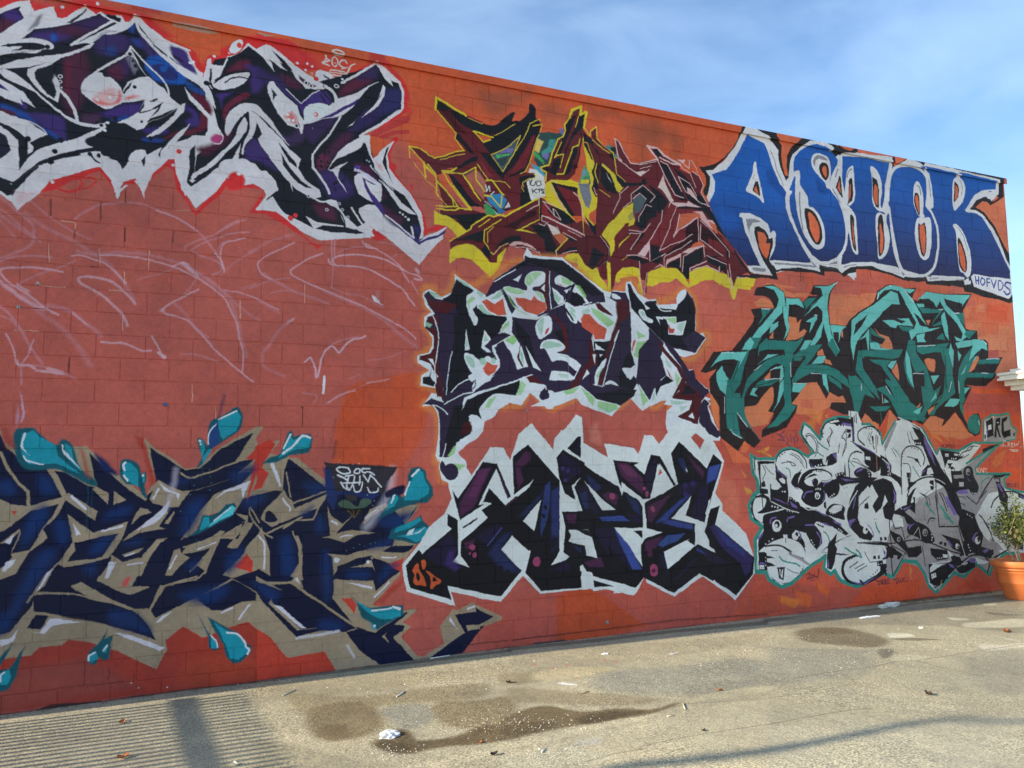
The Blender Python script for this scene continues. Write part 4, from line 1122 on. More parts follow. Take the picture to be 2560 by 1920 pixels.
f Y s4:1700,1030 1760,980 1850,960 1950,970 2050,1050 2150,1150 2212,1250 2212,1340 2120,1290 2060,1170 1920,1110 1780,1070
f 9A8430 s24 o70 ~:1820,1050 1900,1030 1930,1060 1880,1090
l Q 10:1960,950 2060,990 2165,1110
f Y:1990,760 1960,380 1900,100 1960,-60 2060,-60 2040,100 2060,250 2212,150 2212,250 2060,420 2060,480 2160,620 2100,600 1980,440
f 6F7A84 s8:1920,0 2060,0 2090,200 2060,340 2000,300 1940,120
l Q 10:1900,140 1960,280 1960,430 2090,615 2212,760
f K:1990,420 2110,580 2212,530 2212,1100 2160,780 2080,620
T 1500 400 5.53
f M:0,0 -60,-60 200,20 250,0 560,220 640,130 780,20 860,0 1240,200 1280,160 1370,220 1430,360 1400,450 1510,630 1560,780 1640,1000 1800,1150 1860,1260 2060,1550 1820,1660 1750,1480 1650,1560 1480,1460 1230,1540 1150,1660 1060,1500 900,1490 820,1440 680,1530 640,1660 560,1660 540,1500 300,1490 200,1600 140,1660 0,1658 -60,1200 -60,800
f K s4:820,40 940,80 1120,430 1200,560 1120,570 1040,490 960,300 880,180
f K s4:1000,100 1120,180 1240,300 1300,440 1420,520 1500,640 1400,660 1200,540 1100,250
f K s3:1150,340 1250,370 1330,470 1200,480
f E0A8A4 s2:1200,380 1250,410 1340,540 1370,590 1280,510 1210,450
l Q 12:790,10 830,90 880,200 950,330 1030,480 1150,530
l Q 12:830,20 930,70 1000,200 1120,430
l Q 12:1080,230 1140,370 1180,440 1400,600 1510,640
l Q 10:1090,240 1240,330 1330,500
l Q 10:1080,70 1250,190 1320,380
l Q 12:1280,160 1370,220 1430,360 1395,450 1500,640
l Q 10:1260,0 1340,130 1350,180
l Q 20 s2:820,-30 1000,60 1090,70
f Q:1060,0 1240,0 1230,130 1150,60
f OR:1180,0 1230,0 1220,100 1150,50
f C0B5AC s3:870,200 900,330 1020,570 980,600 860,420 800,380 850,270
f Q s2:980,590 1200,600 1215,565 1270,600 1410,660 1200,640 1080,650 1010,620
f K:1080,650 1300,650 1420,670 1560,780 1640,1000 1500,760 1400,700 1060,670
f K s10:1500,650 1580,760 1900,1300 2100,1580 2120,1620 2000,1540 1780,1130 1620,960 1480,760 1400,660
f 7A2A2A s10:1700,1060 1860,1230 1840,1280 1700,1120
l Q 14:970,600 940,700 860,850
l Q 12:1060,640 1020,740 970,860 960,930 820,1260
f 6E2428:970,620 1060,640 960,860 950,940 820,1200 700,1170 690,1100 840,860
f 6E2428 s3:1080,680 1300,680 1420,720 1350,820 1190,900 1030,1060 830,1240 970,930
f B8623F:1110,750 1250,740 1400,740 1410,820 1310,810 1170,900 1090,950 1030,1040
l Q 14:1100,750 1060,960 1020,1070
l Q 20 s2:1020,1050 1100,960 1170,920 1310,820 1345,800
f E0A4A0:1280,720 1410,710 1480,820 1560,840 1610,920 1560,970 1480,900 1400,830 1380,750
f B8623F s3:1500,850 1600,900 1630,1010 1590,1010 1560,960
f BB5F40 s3:1250,1230 1280,1170 1380,1120 1490,1230 1430,1190 1300,1250
f 2A1012 s4:1180,930 1340,830 1360,1130 1250,1180 920,1320 900,1300 1180,1100 1150,980
f 6A2226 s6:1100,960 1180,930 1180,1080 860,1240 1020,1080
f 2A1012 s4:1390,900 1620,1040 1780,1270 1820,1660 1780,1640 1750,1450 1480,1330 1700,1330 1460,1180 1390,1100
f 6A2226 s4:1500,1090 1640,1130 1740,1250 1760,1420 1600,1350 1700,1330 1500,1230
l Q 10:1355,820 1360,1120
l Q 10:1385,840 1500,930 1640,1100 1780,1260 1790,1440 1810,1660
l Q 12:1390,900 1380,1100 1700,1330
l Q 10:1280,1030 1100,1130 960,1180 820,1260
l Q 10:1260,1120 1110,1220 900,1330 880,1360 890,1500
f E0A8A4 s2:920,1380 1120,1290 1250,1240 1110,1300 1100,1340 980,1400 910,1460
f Q s2:1130,1270 1230,1220 1430,1190 1440,1200 1300,1250 1240,1290
l Q 12:1430,1180 1440,1340
l Q 10:920,1400 910,1500
f K s3:930,1450 1100,1350 1120,1550 1040,1480 950,1480
f K s3:1180,1320 1420,1210 1420,1400 1240,1480 1230,1640 1160,1660 1130,1500 1140,1340
l Q 10:1230,1290 1150,1330 1140,1540
l Q 10:1110,1300 1110,1480
l Q 14:1470,1400 1240,1500 1240,1640
f K s3:1460,1320 1600,1380 1740,1440 1760,1600 1640,1500 1500,1420
l Q 10:1470,1330 1620,1390 1750,1440 1780,1660
l Q 14:1280,1520 1480,1460 1640,1550 1650,1480
f K s3:0,0 120,130 200,300 240,480 100,430 0,300
f Y:20,40 130,130 210,190 240,270 350,350 300,410 270,460 230,430 190,300 140,190 20,80
f D8CFC8:80,180 170,320 120,260
l C 10:0,410 140,510
l C 12:200,0 230,190 350,310
f K s3:220,190 360,320 560,320 600,250 700,320 560,360 400,370 300,380 230,280
f 5E1E24:240,10 540,230 560,290 400,320 250,200
l Q 12:250,0 450,140 560,220 680,130
f C6BFB8:480,170 640,160 560,215
f M:600,230 800,110 870,180 780,190 660,280 740,380 700,400
f K s2:430,480 580,340 770,500 700,570 890,600 900,660 780,780 500,900 470,900 600,640 640,540 550,460
f K s2:660,340 800,420 940,580 860,720 780,640 700,600 760,500
l Q 10:320,660 430,580 425,480 590,350 760,500 690,590
f 4A5C60 s5:450,530 550,470 640,540 560,700 480,750 455,650
l Q 10:450,540 550,460 635,540
l Q 10:390,370 270,480 280,520 180,740
f Y:320,670 455,590 450,750 480,830 460,900 400,920 280,1000 200,1080 190,1250 140,1340 130,1180 20,1040 130,870 190,830
f 7A7A58 s8 o60:460,700 480,800 400,850 380,780
f 66201F s2:350,880 400,870 380,960 230,1200 200,1150 190,1080
f M s3:400,960 620,1010 700,900 780,800 780,700 840,760 830,860 690,1090 680,1200 640,1420 560,1340 360,1330 300,1390 260,1330 160,1340 250,1200 360,1030
l Q 12:860,700 840,850 690,1100
f K s3:500,900 680,600 780,650 740,740 620,930 560,970
f K s3:400,1000 580,1010 620,1030 400,1290 560,1040
l Q 10:390,970 590,1000 690,880
l Q 10:400,1020 560,1020 420,1250
f Y:420,1030 340,1120 250,1220 260,1180 380,1060
l Q 10:710,650 640,620 530,790 530,850
l C 8:300,1390 380,1330
f E0B0B0 s2:680,1110 690,1220 620,1340 520,1310
l Q 12:680,1100 690,1420 900,1300
f K s5:350,1330 520,1330 660,1400 700,1410 840,1330 860,1400 700,1500 600,1480 540,1400 420,1370
l Q 10:370,1320 520,1320 660,1370
f K s4:700,1170 820,1200 800,1280 900,1290 760,1370 700,1400
f Y s2:200,1660 230,1560 300,1500 440,1475 530,1500 560,1600 590,1900 540,1900 500,1720 420,1640 320,1660 230,1700
f Y s2:640,1740 660,1560 840,1480 960,1500 1060,1500 1150,1590 1250,1760 1210,1780 1100,1680 1060,1640 960,1690 860,1690 720,1750
f Y:1230,1560 1300,1520 1480,1470 1640,1560 1750,1580 1780,1720 1640,1720 1560,1660 1440,1660 1330,1720 1240,1760
f Y:1700,1660 1850,1600 2130,1620 2150,1650 2120,1760 2080,1760 2080,1800 1900,1780 1860,1930 1830,1930 1790,1780 1700,1740
f BB5F40 s3:260,1640 420,1610 520,1620 540,1700 500,1740 420,1680 300,1690
l E0A0A8 16:1890,1620 2050,1630
l Q 12:690,1520 830,1450 880,1480
f 5A3038:700,1520 820,1480 840,1490 740,1530
l Q 10:1770,1640 1830,1790 1850,1700
f M s2:1740,1480 1820,1660 1840,1750 1900,1600 1850,1600 2060,1560 1900,1400 1800,1300
f K s6:1900,1590 2080,1600 2180,1640 2100,1640 1880,1610
l Q 10:1785,1440 1810,1660 1835,1770
f M:540,1500 610,1480 620,1700 600,1840 640,1840 660,1560 820,1450 700,1420 560,1440
f M:140,1340 210,1600 180,1800 170,1830 80,1600 -20,1500 -100,1400 -60,1200
f Y:90,1420 140,1420 150,1850 110,1850
l Q 10:540,1400 550,1600 570,1780 610,1860 650,1560
l Q 12:0,1100 120,1240 100,1400 -100,1500
f 4E191D:-100,1040 0,1080 110,1230 100,1390 -120,1520 -200,1460 -300,1300 -330,1080
f K s8:-100,1200 60,1300 -60,1460 -160,1480
l K 22:0,1080 110,1230 100,1390 -110,1510
l Q 8:0,1060 125,1230
l Y 20:-310,1300 -300,1500 -150,1650 -60,1800 60,1900
f Y s3:-300,1400 -100,1540 0,1620 80,1720 120,1850 60,1900 -60,1760 -150,1640 -330,1560
=W C9D1D0
=G 80868A
=K 25221F
=OR D4663F
=B 1D58A6
T 1740 280 5.53
f K s2:625,180 700,180 1080,220 1100,340 1180,460 1175,600 1200,760 1250,880 1275,880 1255,760 1260,600 1320,480 1450,370 1560,370 1800,410 1900,430 1960,500 1985,450 2100,500 2212,520 2212,600 1980,600 1940,580 1300,960 1240,970 1180,900 400,640 250,790 190,830 190,1000 160,1150 120,1170 100,1100 140,1000 120,880 60,800 40,755 100,765 250,720 400,620 500,500 570,380
f OR:1090,290 1250,310 1400,400 1320,480 1260,600 1250,800 1255,860 1240,885 1205,780 1175,600 1185,460 1120,370
f OR:1885,440 1980,460 1945,510
f OR:2010,490 2212,495 2212,500 2100,520
f W s2:680,190 800,225 900,290 990,345 1060,430 1130,530 1135,640 1170,800 1240,960 1280,900 1300,700 1330,600 1450,480 1560,410 1750,410 1850,470 1960,600 1990,570 2212,570 2212,2350 1900,2100 1500,2150 1000,2240 800,2240 715,2125 560,1600 180,1250 150,1190 190,1000 190,900 130,820 240,800 400,660 540,470 640,270
f W s2:660,250 780,200 860,260 1000,345 900,330 700,290
f K s2:800,235 1060,280 1100,350 1000,345 900,300
T 1920 0 3.456
f K s2:600,1255 640,1300 760,1330 1070,1365 1080,1345 1090,1440 1200,1360 1300,1400 1330,1390 1680,1465 1990,1530 2025,1550 2040,1760 1960,1680 1930,1770 1900,1730 1760,1790 1830,1830 1960,1960 2090,2200 2140,2560 2080,2610 1900,2560 1700,2500 1680,2470 1370,2440 1360,2410 1200,2430 1180,2410 1080,2370 900,2320 760,2320 660,2390 620,2350 480,2310 490,2370 430,2360 100,2340 0,2320 0,1800
f W s2:600,1340 760,1330 1060,1365 1060,1450 1100,1440 1200,1370 1300,1410 1325,1440 1340,1410 1660,1480 1990,1560 1990,1680 1930,1740 1880,1700 1800,1730 1740,1810 1830,1840 1960,1990 2090,2300 2115,2500 2100,2560 2040,2570 1900,2520 1780,2480 1760,2410 1750,2460 1700,2460 1690,2420 1380,2430 1360,2380 1280,2400 1180,2390 1170,2420 900,2300 760,2300 640,2370 600,2320 440,2290 460,2350 280,2330 50,2290 0,1900
f OR:1090,1350 1180,1370 1110,1400
f OR:600,1255 740,1285 700,1310 640,1290
f D7714A s2:1760,1790 1870,1720 1920,1770 2040,1700 2050,1800 2085,2200 2040,2130 1960,1970 1870,1850
T 1740 280 5.53
f B g232C58,1150,2080:705,310 945,440 985,520 1060,760 1160,980 1250,1110 1230,1200 1290,1450 1400,1680 1560,1990 1590,2080 1400,2090 1200,2065 1020,2045 890,2135 715,2125 620,2010 420,1750 300,1530 180,1290 180,1250 255,1080 260,960 215,868 420,800 500,690 600,520
f B g232C58,1150,2050:1345,700 1370,620 1430,540 1530,475 1650,455 1780,490 1880,560 1960,660 1950,720 1870,900 1830,1050 1860,1080 1960,1220 2030,1400 2065,1620 2065,1750 2030,1900 1950,2010 1830,2065 1720,2065 1600,1980 1400,1650 1310,1450 1290,1250 1310,960 1355,880 1345,800
T 1920 0 3.456
f B g2A2E55,1560,2350:640,1350 800,1355 1045,1405 1080,1450 1200,1428 1280,1445 1345,1440 1625,1505 1640,1495 1680,1500 1965,1570 1980,1640 1920,1660 1840,1670 1710,1810 1780,1830 1850,1880 1960,2060 2090,2330 2090,2410 1790,2380 1700,2420 1420,2395 1330,2375 1200,2340 1140,2315 900,2265 720,2265 630,2300 640,2200 700,2000 690,1800 640,1650
T 1740 280 5.53
f 1A56A8 s60 o60 ~:300,1350 360,1300 600,1480 560,1600 380,1620
f 16498F s50 o60 ~:1040,1540 1120,1500 1240,1600 1300,1700 1100,1740
f 143C7E s30 o60:960,800 1050,800 1240,1120 1220,1200 1000,1000
f 143C7E s30 o60:1640,900 1780,1020 1840,1100 1800,1150 1700,1120
f W s2 ~:815,685 838,720 850,840 880,960 910,1100 940,1230 925,1255 880,1200 800,1150 700,1105 693,1060 740,950 790,800 800,710
f K s2:820,960 850,960 870,1010 885,1150 875,1160 785,1095 785,1070
f OR:830,1020 862,1140 803,1080
l G 10:805,860 785,920
f W:990,500 1020,500 1120,560 1140,700 1200,840 1250,960 1290,920 1340,860 1360,820 1400,815 1435,845 1430,960 1400,930 1375,900 1360,880 1330,960 1290,1080 1325,1100 1320,1130 1295,1160 1290,1300 1320,1440 1400,1640 1460,1800 1560,1950 1600,1985 1560,2020 1480,1880 1370,1660 1290,1480 1240,1320 1235,1180 1250,1110 1160,990 1060,760 1000,560
l G 14 ~:1030,540 1080,660 1110,780 1180,940 1210,1030
f W ~:1400,815 1435,845 1430,980 1470,1060 1540,1180 1555,1300 1620,1330 1710,1440 1770,1600 1785,1740 1765,1850 1700,1900 1640,1890 1560,1810 1470,1640 1410,1440 1375,1240 1365,1080 1375,920
l G 22 ~:1430,1110 1430,1250 1445,1420 1475,1620
f K s2 ~:1500,1345 1560,1340 1650,1410 1720,1560 1745,1720 1720,1810 1680,1840 1620,1800 1550,1660 1510,1480
f OR s2 ~:1550,1395 1620,1430 1690,1560 1708,1700 1690,1780 1660,1805 1630,1760 1575,1600
f W ~:1590,710 1600,620 1660,572 1740,585 1820,630 1860,740 1862,900 1840,1000 1830,1065 1800,1040 1780,980 1690,880 1630,810
f G ~:1615,680 1660,605 1740,605 1820,670 1780,670 1690,650 1650,690 1638,750
f K s2 ~:1700,760 1735,705 1800,712 1838,790 1835,880 1800,945 1760,920 1715,850
f OR s2 ~:1742,790 1770,748 1805,775 1810,850 1795,908 1765,870
f W:1830,1000 1860,960 1960,720 1965,640 2010,600 2005,740 2000,880 2030,1000 2060,1120 2070,1200 2090,1290 2120,1310 2110,1430 2150,1700 2212,1850 2212,1960 2140,1800 2110,1650 2080,1460 2060,1300 2040,1240 2060,1400 2100,1600 2095,1780 2060,1920 1990,2020 1900,2080 1720,2090 1580,2030 1560,1960 1620,1990 1720,2070 1840,2065 1950,2010 2030,1900 2065,1750 2065,1620 2030,1400 1960,1220 1840,1060
l G 18 ~:1890,1070 1940,1160 1990,1260
l G 20 ~:1960,790 1945,850 1930,900
f K s2:1980,885 2000,900 2025,1180 2010,1180 1930,1040
f OR:1980,940 2005,1130 1955,1050
f W ~:2080,860 2110,780 2170,745 2178,860 2195,1050 2190,1200 2160,1270 2120,1300 2080,1250 2060,1100
l G 18 ~:2085,900 2110,820 2150,790
f K s2:2110,940 2150,905 2165,960 2170,1160 2150,1240 2095,1280 2110,1150
f C0603E:2125,1000 2140,1000 2140,1160 2110,1250
T 1740 480 5.53
f W s2:600,300 640,285 740,290 900,370 990,450 1035,570 1060,540 1090,545 1102,600 1095,740 1050,870 1012,945 1200,955 1580,990 1700,1060 1980,1080 2000,1010 2212,975 2212,1080 2100,1090 2030,1140 1960,1080 1760,1040 1700,1060 1730,1110 1660,1100 1440,1060 1180,1060 1110,1080 1060,1010 1040,1100 1060,1155 960,1140 800,1130 740,1090 710,1020 890,1030 760,740 680,560 640,360 600,345
f K s2:810,490 870,475 960,530 1000,600 1010,650 1055,630 1065,720 1030,860 1010,950 1100,1080 1400,1045 1520,1060 1730,1110 1710,1040 1740,1035 1860,1060 1960,1080 2030,1140 2100,1085 2212,1060 2212,1110 2100,1130 2040,1180 1980,1120 1860,1100 1770,1100 1780,1160 1700,1140 1560,1110 1400,1085 1200,1080 1100,1110 1135,1215 1060,1205 1000,1190 800,1190 740,1160 760,1130 960,1150 1060,1155 1000,1060 930,960 860,780 810,600
f OR s2:850,545 940,560 980,640 970,710 1030,710 1010,850 975,930 920,860 870,740
f G:690,365 800,370 900,420 780,430 740,500 740,580 700,450
f G ~:790,1055 850,1050 950,1060 950,1100 850,1100 790,1085
l G 24:1090,990 1560,1025 1640,1040
f G:1590,960 1640,1000 1680,1060 1640,1040
f G:1820,1000 1950,960 1945,1000
l G 16 ~:2050,1045 2100,1020 2212,1005
l K 8 s2 o80:1440,1120 1450,1220
l K 8 s2 o80:1480,1120 1475,1250
T 1920 0 3.456
l W 26:640,1340 800,1342 1060,1400
f W ~:885,1440 940,1470 975,1560 985,1660 970,1760 985,1800 1040,1760 1020,1840 990,1830 950,1820 905,1760 900,1640 895,1540
f K s2:900,1530 940,1560 960,1640 955,1800 930,1790 905,1700
f OR s2:920,1590 945,1620 950,1660 945,1780 920,1740 910,1660
f W ~:680,1790 720,1810 755,1870 765,1980 775,2120 775,2200 735,2170 710,2080 700,1950 690,1850
f K s2 ~:710,1860 740,1880 745,2000 762,2150 755,2170 730,2120 715,1980
f D4663F:725,1900 735,1960 750,2140 735,2080
f W ~:940,1850 975,1840 1010,1850 1030,1780 1055,1790 1060,1860 1080,1980 1110,2150 1150,2300 1190,2360 1130,2310 1080,2160 1060,2000 1045,1870 1035,1840 1020,1900 1045,2000 1050,2080 1030,2180 990,2230 950,2230 945,2100 930,2000 930,1900
f K s2 ~:950,1900 975,1855 990,1870 1000,2000 1008,2080 1000,2160 975,2210 955,2200 950,2060
f D4663F s1 ~:970,1930 985,1990 997,2070 990,2160 975,2195 965,2160 970,2060 962,1990
l G 8 ~:1190,2330 1230,2370 1270,2390
f G:1150,2345 1185,2370 1170,2385
f W:1050,1400 1075,1420 1060,1560 1050,1640 1040,1760 1050,1800 1000,1830 985,1800 1000,1740 1010,1600 1040,1470
l W 26 ~:1040,1640 1050,1540 1090,1460 1160,1430 1260,1440 1330,1480 1380,1560 1405,1660 1410,1760 1390,1800 1420,1850 1460,1960 1470,2100 1455,2240 1420,2330 1340,2385 1240,2370 1150,2320 1110,2180 1080,2030
f W:1340,1440 1390,1500 1415,1600 1425,1700 1430,1790 1390,1820 1360,1780 1370,1660 1365,1560
l G 9:1390,1550 1405,1700
f W ~:1270,1580 1300,1570 1330,1640 1345,1740 1340,1840 1355,1870 1320,1880 1290,1850 1260,1760 1255,1660
l G 12 ~:1285,1600 1310,1620 1320,1680
f K s2 ~:1262,1700 1275,1665 1300,1680 1310,1740 1308,1860 1290,1840 1270,1780
f D4663F ~:1272,1710 1290,1690 1303,1750 1303,1840 1285,1790
f W s1 ~:1290,1890 1350,1880 1400,1890 1412,2000 1410,2120 1390,2220 1350,2250 1310,2210 1275,2100 1268,1980
f K s2:1300,1925 1320,1945 1350,1920 1365,1960 1370,2090 1362,2180 1345,2225 1325,2200 1300,2080 1295,1980
f D4663F:1310,1950 1350,1940 1362,2070 1355,2170 1345,2200 1330,2170 1310,2050
l B 12:1410,1870 1430,1960
f W ~:1600,1560 1640,1530 1690,1570 1705,1640 1690,1720 1640,1800 1605,1815 1592,1700
f K s1:1610,1565 1640,1600 1650,1640 1640,1700 1615,1750 1605,1740
f D4663F:1618,1600 1637,1620 1640,1680 1615,1740
f W:1620,1500 1660,1510 1660,1560 1630,1560
l G 7 ~:1660,1560 1680,1620 1670,1690
f W:1700,1815 1780,1740 1860,1680 1920,1650 1985,1680 1990,1560 1970,1555 1965,1640 1920,1640 1850,1650 1790,1680
f K s1:1755,1800 1820,1740 1870,1710 1920,1720 1935,1745 1990,1710 2010,1690 2015,1610 2025,1600 2030,1700 1990,1730 1920,1780 1900,1750 1850,1740 1790,1790 1860,1830 1960,1960 2050,2150 2090,2260 2090,2330 1990,2060 1900,1910 1820,1840
f D9714A:1790,1790 1850,1745 1900,1750 1920,1780 2000,1745 2040,1720 2060,1850 2085,2200 2050,2140 1970,1970 1870,1840
l W 26 ~:1715,1818 1800,1835 1870,1890 1950,2020 2020,2180 2095,2330
f W ~:1595,1950 1620,1935 1660,1970 1700,2040 1735,2140 1755,2260 1750,2370 1720,2400 1690,2360 1660,2340 1640,2240 1630,2100 1620,2000
f K s1 ~:1640,2060 1665,2080 1700,2180 1720,2280 1712,2350 1680,2340 1650,2280 1643,2180
f D4663F ~:1650,2100 1675,2140 1700,2230 1708,2310 1700,2345 1665,2280 1650,2180
l G 8 ~:1640,1965 1690,2050 1725,2170
l W 22:1415,2392 1690,2404
l G 8:1400,2380 1400,2410 1470,2405
l K 8 s3 o70:280,2340 280,2430
l K 8 s3 o70:880,2330 890,2400
l K 14:600,2330 650,2385 700,2330
f K:440,2310 490,2320 480,2380 455,2350
f W s1:1750,2400 1780,2370 2100,2420 2112,2540 2080,2585 2020,2560 1960,2540 1900,2510 1800,2480
l 2A3E88 14:1792,2390 1800,2450
l 2A3E88 14:1822,2395 1820,2455
l 2A3E88 12:1795,2425 1820,2425
l 2A3E88 12 ~:1850,2400 1838,2430 1850,2465 1870,2450 1872,2420 1850,2400
l 2A3E88 14:1915,2408 1890,2408 1892,2475
l 2A3E88 12:1892,2440 1915,2440
l 2A3E88 14:1930,2420 1950,2490 1968,2425
l 2A3E88 12 ~:1988,2430 1990,2500 2015,2500 2030,2460 2010,2430 1988,2430
l 2A3E88 16 ~:2095,2450 2060,2440 2045,2470 2080,2500 2090,2530 2060,2545 2040,2520
f 2A2530:1735,2400 1755,2390 1760,2430 1735,2430
f K s4:1690,2490 1780,2510 1900,2545 1980,2560 2060,2590 2115,2560 2115,2610 2080,2620 2000,2590 1880,2570 1780,2540
l K 22 ~:640,2370 700,2330 760,2315 900,2325 1080,2375 1180,2415
l K 22:1180,2415 1190,2400 1280,2425 1360,2425
l K 20:1360,2400 1370,2445 1690,2475 1700,2510 1800,2530
=W DCE2DC
=V 2A2138
=K 15151A
=M 47161A
=E 86B99C
=L 7FBE6A
=GL D9803F
=O B9573F
T 1040 680 3.173
l GL 60 s30 o80 ~:560,40 420,120 310,30 300,80 240,170 200,180 110,120 60,160 70,260 110,320 70,370 70,440 120,510 130,580 60,640 20,660 20,700 100,760 50,830 40,890 150,930 200,980 120,1020 60,1060 150,1100 180,1200 180,1400 150,1480 190,1550 200,1650 280,1650
l GL 46 s24 o80 ~:520,1170 640,1080 800,1070 860,1020 900,950 1000,1050 1080,1090 1180,1040 1280,1000 1360,960 1500,1060 1600,1080 1700,1000 1800,920 1880,1080 1990,1000 2080,940 2100,1010 2030,1040 2000,1100
l GL 50 s28 o80 ~:620,50 720,-60 900,-100 1100,-110 1300,0 1440,150 1520,180 1640,120 1680,60 1740,100 1800,220 1860,240 1960,230 2060,180 2140,140 2200,200 2220,350 2230,500 2300,480 2320,540 2240,650 2150,700 2000,660
f W s1:305,20 460,130 560,190 620,60 860,-90 850,-130 880,-190 920,-130 1060,-120 1160,-110 1340,40 1490,150 1560,170 1570,150 1660,160 1665,80 1700,75 1760,170 1840,220 1900,215 1920,260 2070,255 2060,210 2130,140 2190,200 2215,300 2215,460 2240,500 2270,480 2300,530 2220,650 2130,680 2060,660 2140,780 2200,770 2210,840 2300,920 2320,930 2330,950 2290,990 2340,1010 2310,1040 2390,1270 2420,1310 2390,1330 2250,1270 2180,1240 2060,1310 1990,1260 1980,1200 1990,1100 2080,1030 1960,1020 2030,900 1920,1000 1830,1080 1790,1100 1700,1000 1630,1050 1550,1150 1440,1080 1280,1000 1120,1030 1080,1090 1040,1090 970,1020 900,960 830,1060 740,1040 640,1100 610,1160 540,1190 530,1260 480,1330 400,1370 330,1440 340,1460 390,1520 400,1560 440,1620 400,1700 300,1700 200,1650 180,1560 190,1500 160,1480 150,1460 180,1280 180,1130 130,1060 50,1070 120,960 190,970 150,920 30,900 40,820 100,780 10,720 10,660 100,640 130,580 125,520 60,430 60,360 120,320 70,270 50,200 60,160 110,135 200,200 280,160 310,80
f V:320,60 340,100 460,150 400,200 395,270 460,430 480,370 450,290 480,260 560,340 720,355 740,430 650,490 690,480 820,820 450,960 230,1060 200,1000 230,900 170,1000 150,900 170,770 110,700 20,700 30,670 130,640 150,580 140,510 70,450 75,380 150,330 90,260 60,190 100,150 150,210 200,220 270,180 310,100
f K s6:320,60 460,150 400,200 395,270 460,430 490,370 450,300 480,260 540,330 720,355 700,420 600,540 520,640 380,650 330,300 200,240 270,180
f M s10:70,170 110,220 240,240 330,270 250,330 190,330 110,290
f V s8:200,330 380,340 400,440 300,640 280,960 220,1040 200,700 190,400
f K s5:300,340 400,340 400,440 460,430 480,380 560,350 700,370 640,500 540,560 520,640 600,660 570,690 390,680 420,800 460,850 330,900 240,980 250,900 300,500
f M s6:80,360 160,340 200,420 150,420 90,400
f M:80,450 150,440 170,500 170,700 190,830 230,1010 170,980 165,850 110,730 25,700 30,665 110,650 140,600 135,510
f W:90,690 130,690 150,760 120,720
f K:50,830 100,825 120,770 110,830 150,880 140,910 50,885
l W 7 ~:130,340 170,450 172,600 150,740 155,880
l W 7 ~:30,700 110,750 170,830
l W 6:285,630 250,800 240,980
f W:395,455 425,600 420,620 385,620
f E s2 o70:398,520 415,560 412,600 392,590
f W s1 ~:380,650 440,655 500,700 540,680 570,670 600,690 640,700 665,740 640,810 600,840 560,900 480,960 440,930 470,850 440,800 400,730
f E s3 ~ o80:390,665 440,680 470,740 450,760 410,720
f E s3 ~ o80:505,690 545,690 550,730 520,740
f E s3 ~ o70:590,700 620,680 630,720 600,730
f O:530,770 560,710 600,740 650,740 620,800 575,825 545,800
f W:545,460 600,550 560,570 600,640 560,640 515,600
f E s3 o70:545,500 575,540 535,560
f V:590,540 700,480 900,560 700,560 610,590 650,690 640,700 580,620 540,590
f W:600,590 700,530 760,495 800,530 820,600 790,680 800,770 830,780 840,740 720,600 690,545 640,570 630,640 660,700 660,760 650,780 640,700 610,640
f L s3 o90:700,540 770,500 800,540 770,580 730,560
f V:620,600 690,550 760,680 790,800 700,810 600,830 660,760 665,700
f M s3:820,520 820,620 800,680 840,760 850,750 820,680 830,560
f E s2:825,610 850,660 855,740 835,700
f V:850,760 930,750 1000,790 1040,860 1050,960 1030,1000 980,960 1030,900 960,830 900,820 730,880 500,950 380,1000 350,1100 330,1300 290,1480 250,1490 180,1480 190,1300 180,1120 140,1060 60,1050 120,1000 230,1040 330,1010 450,960 540,880 700,820
f K s4:560,950 820,860 820,900 790,980 700,970 600,990 550,1060 530,1080 520,1170 480,1140 430,1140 420,1180 440,1240 430,1290 350,1330 270,1400 240,1460 310,1200 400,1020
f K s5:300,1060 370,1060 340,1200 260,1400 250,1470 230,1350
f 3A1114 s12:380,1200 430,1190 440,1270 350,1300
f W:130,1010 200,990 205,1015 150,1010
l W 8 ~:130,1055 180,1070 250,1130
l W 7 ~:135,1060 180,1160 185,1300 165,1480 200,1490 240,1360
l W 8 ~:225,1050 300,1010 380,970 460,950 480,880 430,850 330,900 280,960
l V 8 ~:470,860 460,920 380,960
f W ~:415,830 460,810 475,840 440,875
f V:190,1480 240,1480 240,1560 220,1620 190,1580
f W s1 ~:245,1500 280,1420 340,1350 400,1330 440,1290 450,1220 415,1150 470,1140 520,1170 500,1100 530,1050 600,980 680,970 780,1000 830,1060 740,1040 660,1080 610,1160 540,1180 520,1260 400,1360 335,1440 390,1500 395,1560 350,1600 320,1560 270,1530 240,1530
f L s4 o80:250,1460 300,1380 320,1400 300,1450 260,1470
f L s4 o80:300,1520 390,1530 370,1560 340,1590
f L s5 o80:545,1080 580,1010 640,985 590,1060 580,1080
f L s4 o85:820,870 860,900 820,990 790,980 820,900
f V ~:975,980 1000,950 1050,960 1055,1000 1020,1020 985,1010
f W:820,860 900,820 960,830 1030,900 980,960 870,930 850,960 830,1050 790,990 830,900
f L s4 o70:830,860 870,900 830,980 800,980
f M:860,820 940,820 1000,830 1040,880 1060,850 1300,850 1290,900 1200,930 1050,940 1030,890 900,880
l W 8 ~:740,880 830,850 940,815 1010,860 1030,930
f W s1 ~:395,220 430,180 560,190 500,240 440,230 440,300 490,370 465,425 430,330
f L s4 o80:400,230 440,200 470,210 420,250 420,310
f W s1:460,130 560,190 620,150 665,80 690,150 700,200 740,250 755,330 740,430 660,490 680,430 720,380 710,350 560,340 480,280 480,240 560,210
f E s3 o80:490,150 540,170 520,200 480,170
f E s4 o80:590,220 670,140 690,180 640,210
f O:520,235 560,215 625,255 690,210 715,340 650,345 580,310
